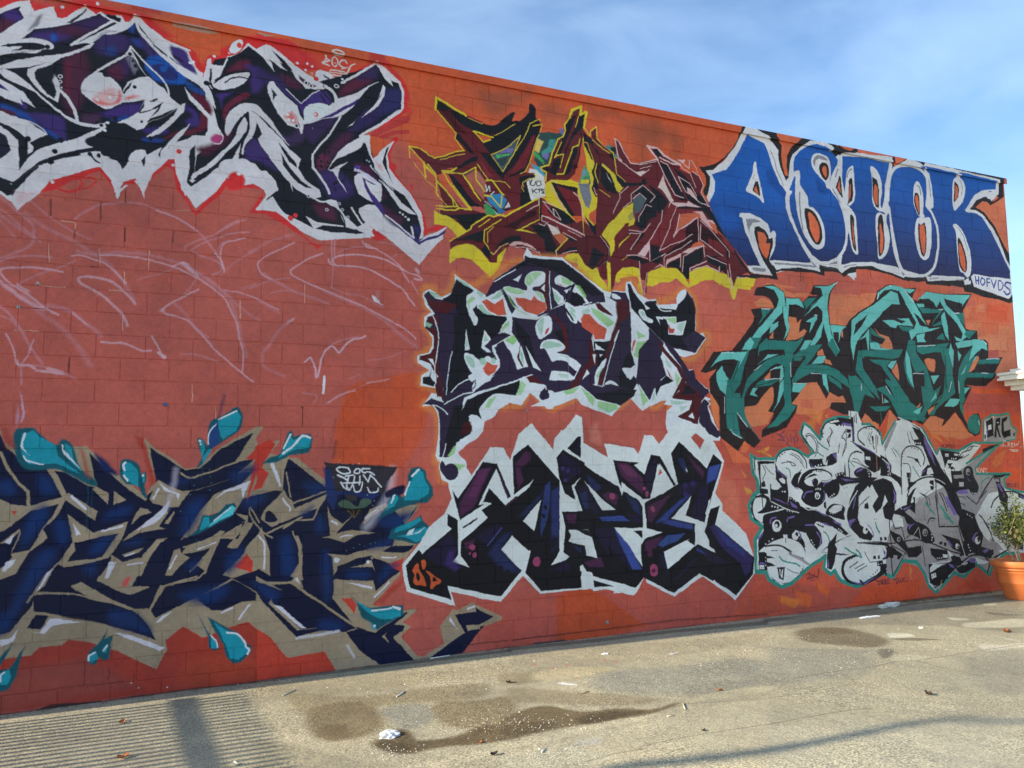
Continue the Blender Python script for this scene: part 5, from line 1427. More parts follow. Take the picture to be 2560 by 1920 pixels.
f E s3 o80 ~:490,270 520,260 570,320 620,345 540,330
f L s3 o80:680,440 730,390 740,420 670,480
l K 10:660,110 700,190 745,290
f V:665,95 760,340 790,290 700,150
f E s3 o80:110,145 180,185 200,205 140,200 110,170
f E s3 o80:325,50 400,90 440,130 380,110
f E s3 o80:65,395 130,420 110,445 75,430
f V:620,60 860,-90 860,-130 900,-110 1060,-100 1160,-90 1340,50 1490,170 1500,240 1250,280 1040,330 950,370 900,355 760,250 700,120 560,200 550,190
f K s3:625,60 760,-20 860,-80 900,-110 1150,-90 1330,60 1480,180 1400,190 1200,60 1100,0 900,-70 760,0 640,80
l W 8:620,75 790,-15
f W:770,65 840,15 810,80
f W ~:860,90 870,40 920,0 1000,0 1030,30 1020,80 980,110 930,120 930,150 980,160 1020,200 1030,250 1030,300 960,365 900,355 830,310 760,220 690,130 720,115 800,130 870,150 880,120
f L s5 o70 ~:870,90 880,30 940,5 1000,10 960,50 900,110
l W 8:910,20 945,80
f L s5 o70 ~:700,135 730,120 800,135 860,160 820,180 760,170
f L s5 o60 ~:740,200 790,280 850,320 900,350 800,300 730,210
f L s5 o60 ~:940,150 1000,180 1020,230 980,210
f O:780,205 860,210 910,230 930,190 960,225 1025,245 1035,305 960,345 870,320 810,260
f M ~:1030,-20 1050,-20 1055,60 1035,160 1060,290 1070,300 1040,300 1020,220 990,150 930,125 980,120 1020,90
f W:990,130 1020,100 1020,155
l W 7 ~:1060,0 1058,100 1060,200 1075,290
f W ~:1100,60 1130,30 1160,35 1220,70 1260,100 1240,130 1150,120 1110,100
f L s5 o80:1150,35 1240,80 1220,110 1160,90
f A85A50:1115,90 1155,105 1150,112
f W s1:1075,120 1170,200 1170,240 1240,90 1280,110 1340,200 1370,250 1350,260 1320,200 1270,160 1180,240 1130,260 1100,220
f L s4 o70:1260,100 1300,110 1350,190 1330,210
f E s4 o80:1085,150 1150,210 1130,245 1100,220
f K s2:1190,140 1250,160 1310,200 1340,260 1240,270 1180,240
l V 24:1250,105 1190,240
l V 20:1110,110 1180,135 1240,110
f W:1170,150 1215,135 1195,170
l W 10:960,365 1080,300 1180,245
l W 8:1325,260 1390,240
l V 16:970,350 1170,265
f V:960,380 1080,310 1180,260 1300,400 1560,400 1600,850 1100,960 900,800 840,600 760,480 760,360
f K s8:780,380 900,500 960,760 1000,790 900,740 860,600 800,520
f K s10:1080,480 1200,450 1270,600 1160,560
f W:870,590 930,690 990,790 930,760 910,700
f W ~:945,440 975,380 1020,350 1060,350 1080,400 1070,470 1030,510 975,530
f E s5 o70 ~:960,430 990,380 1020,370 1010,430 990,500
f A84038 ~:1020,500 1030,460 1055,445 1040,485
f M s6:1070,330 1100,340 1180,430 1220,560 1200,640 1110,630 1180,560 1140,420
f W ~:985,610 1000,560 1050,535 1120,540 1180,590 1170,620 1120,640 1200,660 1270,700 1270,760 1190,710 1120,700 1080,710 1050,660 1020,610
f E s5 o80 ~:1000,590 1040,550 1110,560 1160,590 1090,600 1030,610
f E s5 o50:1140,650 1200,670 1270,720
f W:1075,785 1200,795 1260,830 1240,865 1055,860
f E s5 o60:1120,810 1220,815 1240,850 1150,840
f W s1 ~:1180,245 1230,260 1270,310 1280,400 1240,400 1200,350
f E s4 o80:1200,270 1260,300 1270,370 1220,330
l K 16:1180,290 1245,385
T 1420 700 3.173
f W s1:95,290 130,220 190,200 240,180 360,290 380,340 375,440 340,480 260,490 200,480 190,420 90,330 0,210 0,230
f L s4 o80:180,220 250,250 330,310 370,340 320,380 260,330 210,280
f E s4 o60:110,250 150,220 180,240 120,290
f O:100,310 130,270 170,270 240,350 310,390 290,470 210,475 200,440 110,370
f M s2:215,190 250,185 360,290 320,280 240,240
f W:195,480 330,490 250,490 190,590 175,520 190,440
f K s2:200,490 340,490 360,560 220,580 200,540
f W:215,505 295,560 220,555
f V:0,420 180,440 200,560 230,640 210,680 100,800 0,800
f M s8:170,440 200,560 240,600 300,580 380,340 440,120 500,200 480,400 400,400 310,620 280,850 230,840 290,680 190,680 100,800 60,860 0,860 80,760 160,640
f K s4:240,560 300,560 280,700 220,740
f W:195,590 220,590 210,670
f W:250,590 275,590 255,615
f W ~:215,830 215,740 260,660 305,625 290,680 250,740 235,830
f L s4 o50:220,760 260,700 270,700 235,800
f W:150,710 170,740 115,795
f W s1:0,600 60,640 100,680 50,790 0,800
f V:0,670 70,730 50,770 0,730
f V:350,90 460,100 490,170 500,400 500,560 530,700 440,800 420,870 460,900 300,850 280,830 350,600 400,400 420,200 300,130 330,150
f M s10 ~:380,180 450,160 490,250 430,330 390,290
l W 7:405,400 340,600 275,850
l W 8:355,90 460,95 490,170 492,250
f W ~:355,110 400,125 418,150 380,155 350,140
f V:470,30 490,30 540,130 600,200 620,170 695,165 710,220 860,240 870,200 930,110 940,90 990,150 1010,230 1005,400 1060,440 1090,460 1010,580 840,545 960,720 1000,710 1010,780 1110,880 1120,900 1070,900 1000,900 950,860 900,700 760,500 640,340 540,240
f K s3:470,30 600,200 700,165 720,230 860,240 870,210 900,150 940,110 1000,200 1005,400 940,450 900,460 960,560 1000,580 860,540 740,480 600,340 500,220
f W ~:560,240 600,240 620,290 670,320 660,345 600,320 565,280
f E s2 o70:570,250 600,250 610,290 580,280
f W:600,190 650,230 620,240
f W ~:865,130 900,85 935,90 930,130 880,190 860,180
l W 8 ~:700,190 740,240 815,248
f W s1:695,290 860,292 860,340 940,320 910,440 795,435 800,360 760,300 735,360
f K s2:720,310 780,310 800,380 790,440 740,390
f L s3 o80:780,300 855,300 855,350 810,330
f E s3 o60:870,350 930,335 900,420 860,380
f A84038:800,350 815,385 848,388 835,425 800,425
f W s1:530,365 640,440 640,480 590,590 550,650 550,790 500,780 530,760 470,790 450,710 500,700 530,670 500,570 510,480
f L s4 o80:540,400 620,450 560,470
f L s4 o80:550,490 620,490 560,620 520,610
f O:520,480 540,480 510,570 503,560
f K s3:500,570 530,680 480,700 440,700 430,720 470,780 520,760 560,800 500,900 420,870 400,760 460,600
f W ~:430,710 470,700 530,720 500,790 460,760
l W 8:430,712 450,704
f V:560,560 640,470 740,620 780,760 690,830 640,940 560,860 540,800
f V s3:640,380 760,500 740,620 730,640 640,490
f W ~:735,620 760,598 840,680 895,760 880,840 840,920 780,950 690,950 800,850 850,800 800,760 770,680
f E s4 o60:770,620 820,680 820,710 780,680
f L s4 o70:850,730 890,780 860,850 850,780
f M s4:720,480 780,560 900,700 940,800 850,910 830,920 900,780 860,700 740,560
f A84038:780,700 830,790 800,760
f K s2:690,850 780,760 840,800 800,820 730,850 700,920 690,930
f M:900,780 940,820 1060,910 1020,960 980,970 820,930 880,880
f K:930,830 1020,890 900,910
f W ~:290,830 330,800 380,820 410,860 460,865 430,880 370,870 330,840
f E s3 o60:340,820 380,840 420,870 350,850
T 1420 840 3.173
f V:110,390 160,375 230,400 270,410 330,380 460,420 500,440 540,430 520,480 410,560 300,540 180,480
f K s4:180,480 280,510 400,550 510,490 540,430 440,420 300,450
f W s1:-20,440 100,390 220,500 380,540 415,560 340,635 200,590 100,540 60,490 -100,560 -300,560
f L s4 o80:-40,440 95,400 50,450 -20,470
f L s4 o80:100,400 210,500 195,560 160,520
f L s5 o80:235,515 380,545 400,580 330,610 230,570
f E s5 o50:260,560 380,580 330,620 230,590
l W 8:225,510 205,570
f W:560,380 640,510 590,570 540,480
f L s4 o80:560,400 635,510 590,560 575,470
f V:560,380 640,330 760,360 690,420 645,510
f W:640,520 690,410 700,490 830,390 840,400 800,480 650,560
f E s3 o60:650,530 690,430 685,500
f M:820,480 900,470 1030,450 1120,440 1060,520 1030,700 1000,760 940,780 900,740 920,700 960,700 980,740 1000,700 870,640 960,590 980,520 830,500
f K s2:890,460 960,390 1020,460
f W:955,645 990,610 1000,660
f W s1:800,500 980,515 960,560 870,640 990,700 1040,700 1120,760 1210,800 1200,830 1130,830 1040,760 1010,770 1080,820 1050,900 950,800 860,760 810,740 810,680 860,650 790,660 880,600 880,570 760,540
f E s4 o70:810,515 950,525 870,550 820,540
f E s4 o60:880,560 950,560 900,600
f L s5 o70:830,730 900,700 890,770 850,760
f M ~:900,720 940,700 990,720 1030,700 1000,770 950,780 910,760
f W ~:930,710 965,705 970,740 950,745
f V:1060,530 1080,500 1130,520 1120,560 1110,580 1150,700 1200,760 1215,790 1180,810 1100,770 1040,690 1040,580
l W 7:1085,495 1130,540 1110,560 1140,680 1190,750
f V:1030,430 1110,420 1120,450 1060,500
=W D3D8D5
=K 121116
=V 1C1630
=B 20294F
=M 43213F
=P 8A3F62
T 1000 1040 3.173
l 8E5348 40 s20 o50:1440,-20 1480,200 1650,320
l 8E5348 30 s16 o40:1620,210 1880,260
f C98A78 s30 o50:1500,100 1560,60 1600,220 1520,200
f W s1:300,330 370,510 412,660 352,780 220,892 150,1020 15,1180 50,1392 435,1512 402,1397 800,1477 970,1272 1110,1410 1290,1392 1586,1372 1600,1300 1640,1330 1700,1380 1690,1410 1860,1390 1880,1400 1945,1258 1952,1325 2178,1435 2398,1272 2475,1320 2660,1462 2815,1245 2805,1120 2745,930 2555,752 2556,700 2500,610 2573,361 2486,205 2420,100 2356,70 2240,60 2146,100 2056,222 2004,158 1936,152 1890,305 1855,258 1620,218 1646,332 1456,215 1440,12 1396,-12 1292,125 1285,112 1222,182 1216,268 1040,60 940,145 872,350 820,255 715,248 560,477 510,430 440,330
f A34E42:2306,170 2345,135 2415,190 2380,262
f DCEAE4 s20 o50:2500,700 2800,1100 2700,1000 2560,800
f K s2:45,1185 145,1065 175,1100 405,895 372,865 375,776 458,830 462,1100 415,1155 550,1202 482,1115 482,995 695,810 640,745 715,695 650,692 705,575 832,708 1055,510 900,630 893,325 1015,225 1264,510 1264,1070 1200,1185 1420,1090 1440,1370 1125,1385 990,1250 1035,1065 1020,1070 885,955 800,1065 960,1230 800,1435 375,1350 405,1460 75,1365
f W s1:975,832 1120,665 1062,915
f W:1055,508 900,632 930,640 1000,590
f K:415,590 460,655 655,365 770,380 876,640 850,656 765,420 620,708 665,700 475,827
f M s8:470,695 620,430 725,405 640,600 590,720 480,800
f 5A2A54 s10 o80:620,440 710,420 600,640 540,640
f M s3:775,430 860,640 850,645 780,460
f K:495,885 615,805 615,822 500,896
l W 10:660,690 715,695 640,742
f V s20:200,1110 400,930 440,1000 440,1080 400,1150 440,1200 300,1180
f 392A66 s20 o80:380,1080 440,1060 420,1120 480,1200 440,1230 350,1180
f K s2:60,1200 90,1370 380,1440 380,1350 200,1340
f B8562C s1 ~:100,1210 130,1170 145,1180 150,1220 185,1270 208,1340 195,1350 160,1340 120,1340 105,1310 115,1260 95,1230
f K ~:130,1245 150,1250 160,1290 145,1310 130,1290
f B8562C s1 ~:168,1150 195,1143 208,1170 200,1210 180,1215 170,1190
f B8562C s1 ~:205,1228 240,1240 280,1280 320,1300 318,1330 290,1345 260,1370 240,1365 245,1320 235,1270
f K ~:258,1282 270,1280 290,1310 260,1315
f V s14:600,960 760,860 820,890 700,1030 640,1000
l 3C4E8C 8 s2:805,890 690,1030
f B s26:700,1100 760,1000 830,940 880,930 790,1060 900,1180 940,1240 840,1240 760,1170
f M s14:510,1010 590,980 560,1060 520,1060
d P w50 s2:570,1045
d P w38 s2:588,1105
d P w18 s2:550,1092
d K w40 s2:795,1210 850,1240
f M s14:910,390 1000,280 1040,300 1030,360 960,410
f M s8:915,395 950,420 975,520 930,590
l 5C2E50 5:830,720 930,640
f B s14:940,800 1100,640 1140,600 1090,680 990,790
f 29386A s6:1110,870 1150,560 1190,520 1190,700 1170,800 1120,960
d K w28 s1:1150,720 1155,730 1133,790 1140,800
f 232E5E s14:1200,600 1262,560 1262,960 1200,1000
f V s14:1190,940 1262,960 1262,1050 1200,1090
d K w50 s4:1215,1020
d P w68 s3:1083,1155
d P w60 s3:1086,1170
f V s20:1120,1260 1290,1180 1380,1200 1360,1300 1240,1340
T 1280 960 3.456
f K s1:478,560 570,455 596,458 595,642
f V s3:530,560 580,500 580,600
f K s2:385,640 440,565 625,685 625,705 920,890 950,965 960,925 1100,1010 1128,1060 1128,1245 880,1240 1135,1590 1060,1740 640,1620 610,1560 580,1580 590,1660 420,1660 340,1570 495,1490 445,1455 460,1250 430,1105 600,1100 545,1000 450,945 405,800
f W s1:515,880 590,810 535,890 605,1100 560,1100 545,1000
f W:625,840 770,990 895,1090 780,1095 730,1020
f W:490,1265 550,1260 570,1260 680,1320 655,1255 560,1260 690,1325 735,1510 640,1480 630,1400 490,1360 510,1310 490,1265
f K s1:545,1255 690,1330 655,1258
f K s2:490,1370 630,1410 625,1480 590,1560 440,1450
f W s1:340,1570 440,1490 490,1500 440,1530
f B s6:520,1390 600,1420 590,1470
f V s10:400,640 440,590 560,700 600,760 460,850 420,760
d 3A2A66 w36 s4:435,730 480,750 460,830
f B s6:640,780 760,870 770,900 720,930 670,880
f M s10:780,960 830,930 920,960 900,1050 820,1010
d P w56 s2:865,970
f B s10:975,960 1060,1000 1110,1050 1110,1140 1050,1090
f V s10:990,1120 1110,1140 1110,1200 1040,1200
f 33488C s3:750,1150 950,1140 1020,1185 780,1185
f V s8:560,920 640,880 760,1100 720,1140 620,1000
f B s4:580,950 640,930 660,1080 620,1080
f M s10:460,1130 560,1120 540,1210 480,1200
f V s14:700,1260 860,1240 1000,1440 1100,1600 960,1620 800,1440
f 33488C s6:880,1240 1000,1380 1120,1600 1050,1620 960,1440
f M s10:620,1540 760,1500 800,1580 660,1580
f K s2:820,1380 1060,1640 1040,1700 860,1560
f V s14:340,1640 440,1540 500,1560 480,1660 340,1700
f W s1:915,1240 1128,1250 1130,1340 1110,1380 1138,1590 1090,1520
f K:1045,1268 1125,1270 1125,1335
f K s2:870,662 1095,682 1055,705 1140,785 1200,612 1275,628 1405,865 1400,880 1260,690 1190,995 1130,997 945,850 940,905
f M s8:900,690 1010,690 1130,820 1130,960 950,800
f 5E3050 s12 o80:920,700 1000,700 1100,800 1000,800
f V s6:1210,660 1250,650 1200,900 1170,980 1150,800
d P w36 s1:1140,905 1165,945
d P w30 s1:1165,965
f W:1275,690 1400,880 1300,940 1190,1000
f B2553F:1275,735 1298,770 1255,800
f K:1275,628 1410,865 1395,885 1270,660
f K s2:1370,600 1440,497 1485,540 1680,730 1735,605 1815,675 1720,990 1660,1200 1500,1135 1550,970 1375,1165 1580,1210 1580,1400 1510,1355 1530,1340 1310,1455 1345,1600 1600,1385 1755,1460 1660,1280 1715,1080 1795,1050 1755,1215 2090,1500 2085,1640 1935,1830 1760,1710 1745,1690 1735,1700 1620,1640 1400,1810 1140,1680 1115,1500 1115,1390 1150,1340 1300,1285 1160,1250 1145,1030 1290,945 1295,955 1430,860
f B s5:1430,640 1470,640 1515,730 1500,780 1450,700
f W:1500,725 1518,770 1500,750
f M s16:1520,620 1660,760 1650,820 1560,700
f V s20:1450,880 1600,830 1620,860 1560,960 1440,940
d 2A2050 w50 s6:1490,880 1560,860 1500,950
f 33498C s10:1700,720 1800,690 1760,820 1680,860
f V s8:1620,900 1690,860 1700,980 1640,1180 1540,1140
f M s10:1170,1060 1300,990 1380,950 1200,1200 1170,1180
d P w44 s2:1215,1080
d P w44 s2:1218,1090
f 2C4080 s14:1240,1200 1460,1000 1540,960 1380,1120 1340,1180
f 30407C s10:1360,1175 1560,1215 1560,1260 1440,1240 1300,1200
f 30487E s8:1260,1390 1340,1310 1500,1290 1420,1360 1300,1410
f M s10:1150,1370 1300,1320 1240,1420 1150,1440
f V s8:1270,1460 1310,1480 1360,1660 1330,1640 1280,1540
d 4A2040 w50 s3:1190,1450 1190,1470
d P w80 s2:1223,1600 1223,1625
d K w34 s2:1221,1615
d P w14:1221,1615
l 2A3B78 20 s10:1600,1430 1720,1500
f V s14:1640,1430 1760,1480 1900,1560 1700,1540
f 2B2450 s6:1700,1240 1740,1210 2080,1500 2060,1620 2010,1660 1980,1560 1800,1400
f 2E3670 s14:1740,1220 2000,1440 2010,1500 1840,1380
f K s2:1700,1320 1960,1600 1900,1560 1700,1400
f W:1695,1010 1715,990 1680,1130 1670,1120 1690,1060
f V s10:1500,1590 1600,1500 1620,1500 1440,1680 1400,1690
f W s1:640,1640 1065,1790 1080,1800 1050,1830 700,1750
f K:700,1700 880,1755 710,1762
f W s1:690,1755 880,1760 930,1750 900,1740
f K s2:120,1640 560,1640 570,1750 250,1790
T 1280 1440 3.456
f W s1:640,0 700,0 940,90 900,105 700,135
f K:700,40 880,90 710,104
f K s2:680,-40 1140,-60 1145,5 1070,105 700,5
f K s2:110,-40 600,-40 595,5 560,90 250,130
T 1000 1040 3.173
d 2A2138 w130 s2:400,445
f 2A2138 s1 ~:325,360 350,380 360,420 340,470 322,420
f 7FBE6A s4 o80:425,375 500,395 470,440
T 1740 860 3.173
=K 28201E
=L 63BDB2
=D 28776C
=O DE7B50
=H D8F0EA
T 1740 700 3.173
f E07D52 s3:520,140 600,170 620,220 480,215 455,180
f D97850 s5:460,110 560,20 800,60 900,110 870,140 700,130 620,60
f B5604C s3:680,60 780,65 790,20 860,20 880,100 760,110
f D97850 s5:1060,110 1280,110 1500,100 1600,300 1400,400 1060,350
f B5604C s3:1060,60 1240,60 1260,-20 1300,-20 1300,120 1080,110
f D07048 s12 o60:1650,70 1700,60 1760,120 1600,120
f C4664C s12 o70:300,400 440,380 420,460 280,560 180,560
T 2120 700 3.173
f B5604C s3 o80:820,40 900,60 930,110 780,110
f B5604C s3 o80:920,170 1000,150 1020,200 930,230
f D97850 s2:930,215 985,205 960,310 930,300
f DD7D55 s2:1030,200 1080,190 1090,250 1010,250
f D97850 s2:930,320 1060,325 1050,430 940,380
f DE8058 s2:930,480 1110,440 1260,450 1260,560 1120,560
f AD5648 s3:1110,560 1190,555 1195,610 1110,610
f DD7B50 s2:1190,640 1230,610 1230,740 1180,740
f D2663F s8 o70:1060,330 1200,350 1180,430 1070,430
l C9602F 10 s3 o60 ~:1235,470 1205,500 1215,550 1250,570
f C9552F s20 o80:1100,190 1269,200 1269,330 1120,320
f CF5F38 s4:930,860 1260,870 1260,900 1000,900
T 1740 860 3.173
f DD7A50 s3:380,500 520,480 620,340 640,500 560,640 440,660 400,600
f DD7A50 s3:760,480 880,300 960,300 1030,440 1060,380 1130,420 1170,410 1200,480 1060,500 940,560 800,560
f B8604A s3 o80:830,440 930,450 920,520 830,500
f DE7A44 s6 o80 ~:800,500 940,520 990,570 960,600 860,560
f D07040 s8 o80:380,770 430,800 400,860 350,860
f DB7846 s6:110,400 160,420 180,500 180,680 130,580
f D36A44 s4:210,760 330,850 450,950 300,950
T 1740 700 3.173
f K:455,120 480,65 560,38 610,33 695,93 708,140 815,143 845,180 895,128 955,130 960,125 903,115 930,45 1040,45 1122,12 1065,105 1047,240 1062,350 1190,365 1215,320 1305,240 1380,200 1410,170 1436,90 1500,45 1545,37 1605,50 1655,70 1747,60 1711,150 1760,170 1825,90 1985,113 2186,108 2116,250 2136,385 2180,400 2231,405 2236,470 2296,475 2318,500 2318,620 2434,612 2370,735 2381,745 2370,780 2296,846 2140,836 2186,855 2120,1000 2120,1080 2155,1150 2200,1060 2240,1060 2262,1130 2250,1220 2210,1245 2166,1210 2106,1120 2046,1048 2000,1120 1936,1173 1960,1110 1900,1085 1860,1080 1796,1148 1726,1118 1686,1158 1640,1210 1545,1313 1590,1230 1588,1090 1530,1030 1455,1170 1450,1140 1400,1138 1345,1055 1305,1118 1240,1070 1155,1065 1060,1020 1075,970 1190,975 1165,915 1130,928 1060,888 1035,943 960,812 880,818 760,985 806,993 790,1048 720,1168 520,1255 530,1188 580,1148 620,1060 560,1040 460,1000 390,1010 400,1120 450,1200 515,1273 460,1333 385,1278 330,1358 190,1248 185,1008 110,888 105,788 160,710 70,743 33,730 140,570 285,562 455,330 460,290 433,235 530,222 612,235 615,215 590,155 540,128
f O s1:735,290 790,295 800,340 830,310 815,420 870,380 885,390 860,440 800,470 710,480 740,400
f O:610,405 612,470 580,465
f O:965,570 1000,545 1020,600 960,600
f O:1020,625 1060,640 1080,680 1020,660
f O:1150,400 1165,410 1165,460 1150,450
f O:590,725 595,790 535,785
f O ~:390,1000 470,1000 520,930 600,850 615,900 600,1000 530,1100 580,1140 440,1150 400,1100
T 2120 700 3.173
f O ~:325,225 350,250 360,310 310,315 280,305
f O:205,380 250,430 320,455 345,500 355,545 320,548 270,540 250,515 300,470 260,460
f O:615,320 655,320 635,360
f O s1 ~:610,630 680,625 695,660 690,725 650,720 625,690
f O:350,720 385,660 400,720 405,800 370,760
f O:1000,620 1040,605 1045,620 990,730 955,735
f O:225,750 245,770 270,805 235,800
T 2120 860 3.173
f O:110,600 135,550 240,640 240,820 300,700 330,520 390,600 380,720 250,860 160,660
f O:480,460 545,500 575,465 570,490 520,550 485,560 475,520
f O s2:650,575 700,575 760,600 735,665 800,600 850,545 930,680 1000,730 900,760 600,700 600,630
f O:630,530 670,500 690,490 660,560 640,560
T 1740 700 3.173
f L s1:535,50 600,45 640,60 695,100 700,150 720,250 740,370 735,410 695,475 715,400 690,250 640,300 560,400 510,460 440,550 365,557 400,500 450,450 500,380 580,290 640,210 655,150 620,80
l K 8:685,215 690,300 715,400
f L:712,148 815,148 850,195 855,225 800,195 735,195 730,340 718,250
f D:515,235 600,230 540,300 490,360 525,290
f D s1:440,460 520,460 480,540 420,555 380,700 350,820 290,920 240,1200 235,900 250,780 290,700 330,640 400,560
f L:360,555 430,555 460,500 430,455 390,500
f L s1:205,575 400,572 370,640 330,700 345,640 300,630 220,635 150,660 115,695 150,640
f K s1:170,650 240,635 300,640 330,650 270,800 240,760 200,690
f L:160,740 205,680 215,720 250,780 240,860 235,910 190,870 165,800
l K 8:345,650 290,790
f D s1:500,520 560,460 580,480 800,485 860,440 830,500 770,580 760,640 750,780 760,880 740,980 720,1040 690,900 700,720 690,600 600,560 540,560 490,600
f K s2:500,570 560,550 700,555 705,600 640,600 520,670 490,650
f L:570,592 655,590 530,640 490,680
f D s1 ~:380,880 400,800 470,720 560,640 650,605 700,600 705,680 640,660 560,720 480,790 420,850 380,960 400,1100 440,1180 380,1120 350,1000
f K s2:590,700 680,675 700,760 590,790
f L:600,710 685,672 695,770 660,820 670,700
f D:480,820 540,785 680,785 600,835 470,850
f L:665,820 695,790 695,880 660,960 600,1060 640,980
f L:450,860 490,855 460,900 500,930 420,925
l K 7:480,840 660,790
f D:700,700 750,560 750,850 760,990 800,1000 720,1110 640,1160 560,1180 620,1120 700,1000 710,850
f K s2:380,1010 460,1000 500,950 520,930 400,910
f D s1:240,900 350,900 370,1000 400,1120 440,1180 520,1290 450,1180 380,1180 330,1100 350,1230 380,1260 300,1230 250,1180
f K s1:320,1060 350,1100 420,1170 500,1270 455,1320 380,1240 340,1160
f K s2:180,960 235,1000 245,1180 260,1220 360,1260 330,1340 200,1240
l H 6:325,1058 405,1165
l H 6:290,1215 360,1255
d H w10:275,1190 285,1205
l H 5:225,925 225,1060
f L:590,360 650,330 650,370 580,430
f L s1:930,55 1035,52 1108,25 1050,110 1040,230 1055,340 1075,440 1140,560 1110,600 1050,500 1010,350 990,450 930,530 880,600 820,600 900,520 950,430 1000,330 1000,250 960,205 910,240 855,290 920,200 1000,120 990,70
f D:850,180 890,145 950,145 900,200 860,240 845,290 870,210
f K:905,110 930,60 985,65 990,110 930,125
l K 7:850,290 1000,120
f K s2:850,310 950,220 990,250 995,310 920,420 870,400 830,340
f L s1:870,330 960,280 960,310 900,420 915,340
f D s1:1080,460 1140,570 1110,610 1040,510
f D s1:880,520 1000,510 960,570 870,680 920,665 1040,680 1130,720 1200,790 1220,860 1160,820 1080,760 940,730 850,770 770,840 760,800 800,710 870,620 860,600 760,620 770,600
f L:865,480 920,480 870,550 820,555
f L:970,605 1030,605 1010,660 915,665
f K s1:770,610 850,610 800,690 765,700
f D:775,615 850,610 830,640 775,640
f K s2:800,800 900,740 970,750 1000,800 900,810 780,830
f L:1000,745 1035,750 1055,900 1010,830
f D:1040,750 1150,820 1160,870 1060,800
f L s1:770,825 880,825 820,895 765,890
f K s2:765,895 820,900 770,960
f L s1:1060,355 1190,368 1150,410 1130,500 1130,420 1085,415 1090,470
T 2120 700 3.173
f L s1:230,160 235,100 300,52 350,45 420,55 450,72 530,72 500,115 490,110 520,170 640,390 740,378 640,410 540,430 500,480 480,400 520,390 540,340 460,200 400,90 350,75 290,80 250,120
f K s1:440,80 490,110 530,80 510,150
f K s2:235,150 290,90 340,75 300,110
f L s1:30,320 100,255 200,200 340,85 390,110 410,195 350,190 280,250 200,340 110,430 60,520 40,640 20,500 25,400
f K s2:40,440 60,350 160,270 110,360
f K s2:210,350 300,240 370,200 400,230 480,310 500,380 400,380 350,440 280,400
l K 8 ~:400,90 440,160 480,260 520,390
f K s1:520,260 560,290 640,380 570,360
f L s1:270,320 360,320 420,345 460,330 390,305 480,305 515,370 430,360 390,360 380,385 340,375
f D:400,365 515,380 480,415 430,400
f D:175,370 230,430 300,470 270,500 170,490
f L s1:90,480 165,390 165,600 140,450
f L s1:170,495 240,495 260,540 350,550 320,560 180,550
f K s2:180,430 290,470 270,510 180,480
f D s1:80,560 180,560 440,550 400,620 350,630 180,610 130,610 140,680 200,800 250,950 150,850 60,720 70,620
f K s2:110,620 160,620 250,760 300,900 200,830 120,700
f D s1:170,630 340,640 300,680 380,790 480,950 560,1080 420,950 300,820 230,680
f L:310,680 345,645 385,645 350,710
f K s2:190,650 260,680 340,800 240,790
f L s1:555,155 620,95 780,118 970,118 910,200 890,225 910,190 770,150 760,140 780,200 870,290 930,400 940,450 900,490 860,480 820,400 870,460 900,470 910,430 860,340 770,240 730,170 700,220 680,180 640,150
f K s1:775,160 900,185 910,240 820,220
f K s2:600,180 640,160 700,220 620,230
f L:540,190 600,190 605,215 560,220
f D s1:560,220 700,235 755,235 660,360 700,290 720,260 590,265
f D s1:670,365 770,305 770,345 680,370
f D:840,260 915,260 925,360 880,310
f K s2:770,270 840,330 900,430 870,460 820,430 790,350
f L s1:735,290 765,250 790,380 800,480 770,440 745,350
f L s1:540,440 610,420 600,470 620,495 550,495
f K s2:620,430 740,390 760,490 660,500 610,470
f D:700,470 750,420 770,480
f D s1:540,520 700,515 800,500 760,580 690,570 600,590 550,570
f D s1:440,660 480,480 530,480 540,580 620,690 680,880 640,960 580,900 480,580 470,720 510,850 540,900 480,860
f L s1:455,640 460,560 490,620 520,860 470,760
f K s2:520,740 600,720 610,920 560,900
f K s2:575,590 740,590 750,660 735,740 690,740 695,630 620,620
f L:655,760 725,755 680,830
f D:740,580 790,540 815,560 830,750 850,900 780,960 640,1000 760,900 770,700
l K 8:770,600 780,900 640,1010
f L s1:810,500 840,570 830,700 800,580
f L s1:850,500 940,480 1040,470 1095,495 1105,560 1060,540 1010,590 960,640 930,630 980,560 990,520 870,545
f K s1:890,540 985,525 930,600 900,700 870,720
f L:870,560 900,600 880,650
f D s1:930,600 985,530 920,800 930,950 900,1000 870,800 880,700
f L s1:960,640 1030,600 1060,540 1030,600 940,720 890,760
f D s1:950,650 1010,600 930,800 900,790
f D:1040,635 1215,625 1190,665 1030,670
f D:950,740 1165,740 1150,780 940,775
f K s2:1030,680 1170,670 1150,730 970,735
f D:940,400 1015,410 960,470 920,430
f K s2:960,470 1020,410 1020,470
f K s2:1035,600 1060,550 1100,560 1105,620 1040,630
T 2120 860 3.173
f D s1:0,260 60,250 130,320 250,480 270,640 230,480 100,400 60,480 20,400
f D s1:0,240 90,330 130,400 80,560 100,600 60,600 40,480
f K s2:130,400 250,450 260,620 200,620 140,540
f D s1:220,360 300,330 400,480 470,650 400,760 420,600 380,540 320,420
f D s1:300,270 480,430 470,620 440,700 400,500
f L:285,470 290,430 325,460
f D:170,495 340,495 300,530 220,535
f D s1:480,430 600,560 620,600 520,610 470,600
f K s2:460,280 540,390 560,430 580,460 540,500 480,450
f K s2:520,330 590,310 610,440 570,470
f L:515,540 590,490 560,560
f D s1:580,330 680,380 740,330 700,440 620,540 600,620 560,600 600,500
f L s1:650,470 700,380 700,430 660,460
f D s1:760,370 820,300 850,380 700,520 680,570 640,560 740,450
f K s1:700,520 800,500 850,450 880,490 840,550 760,590
f L s1:765,495 810,435 885,440 870,480 840,500
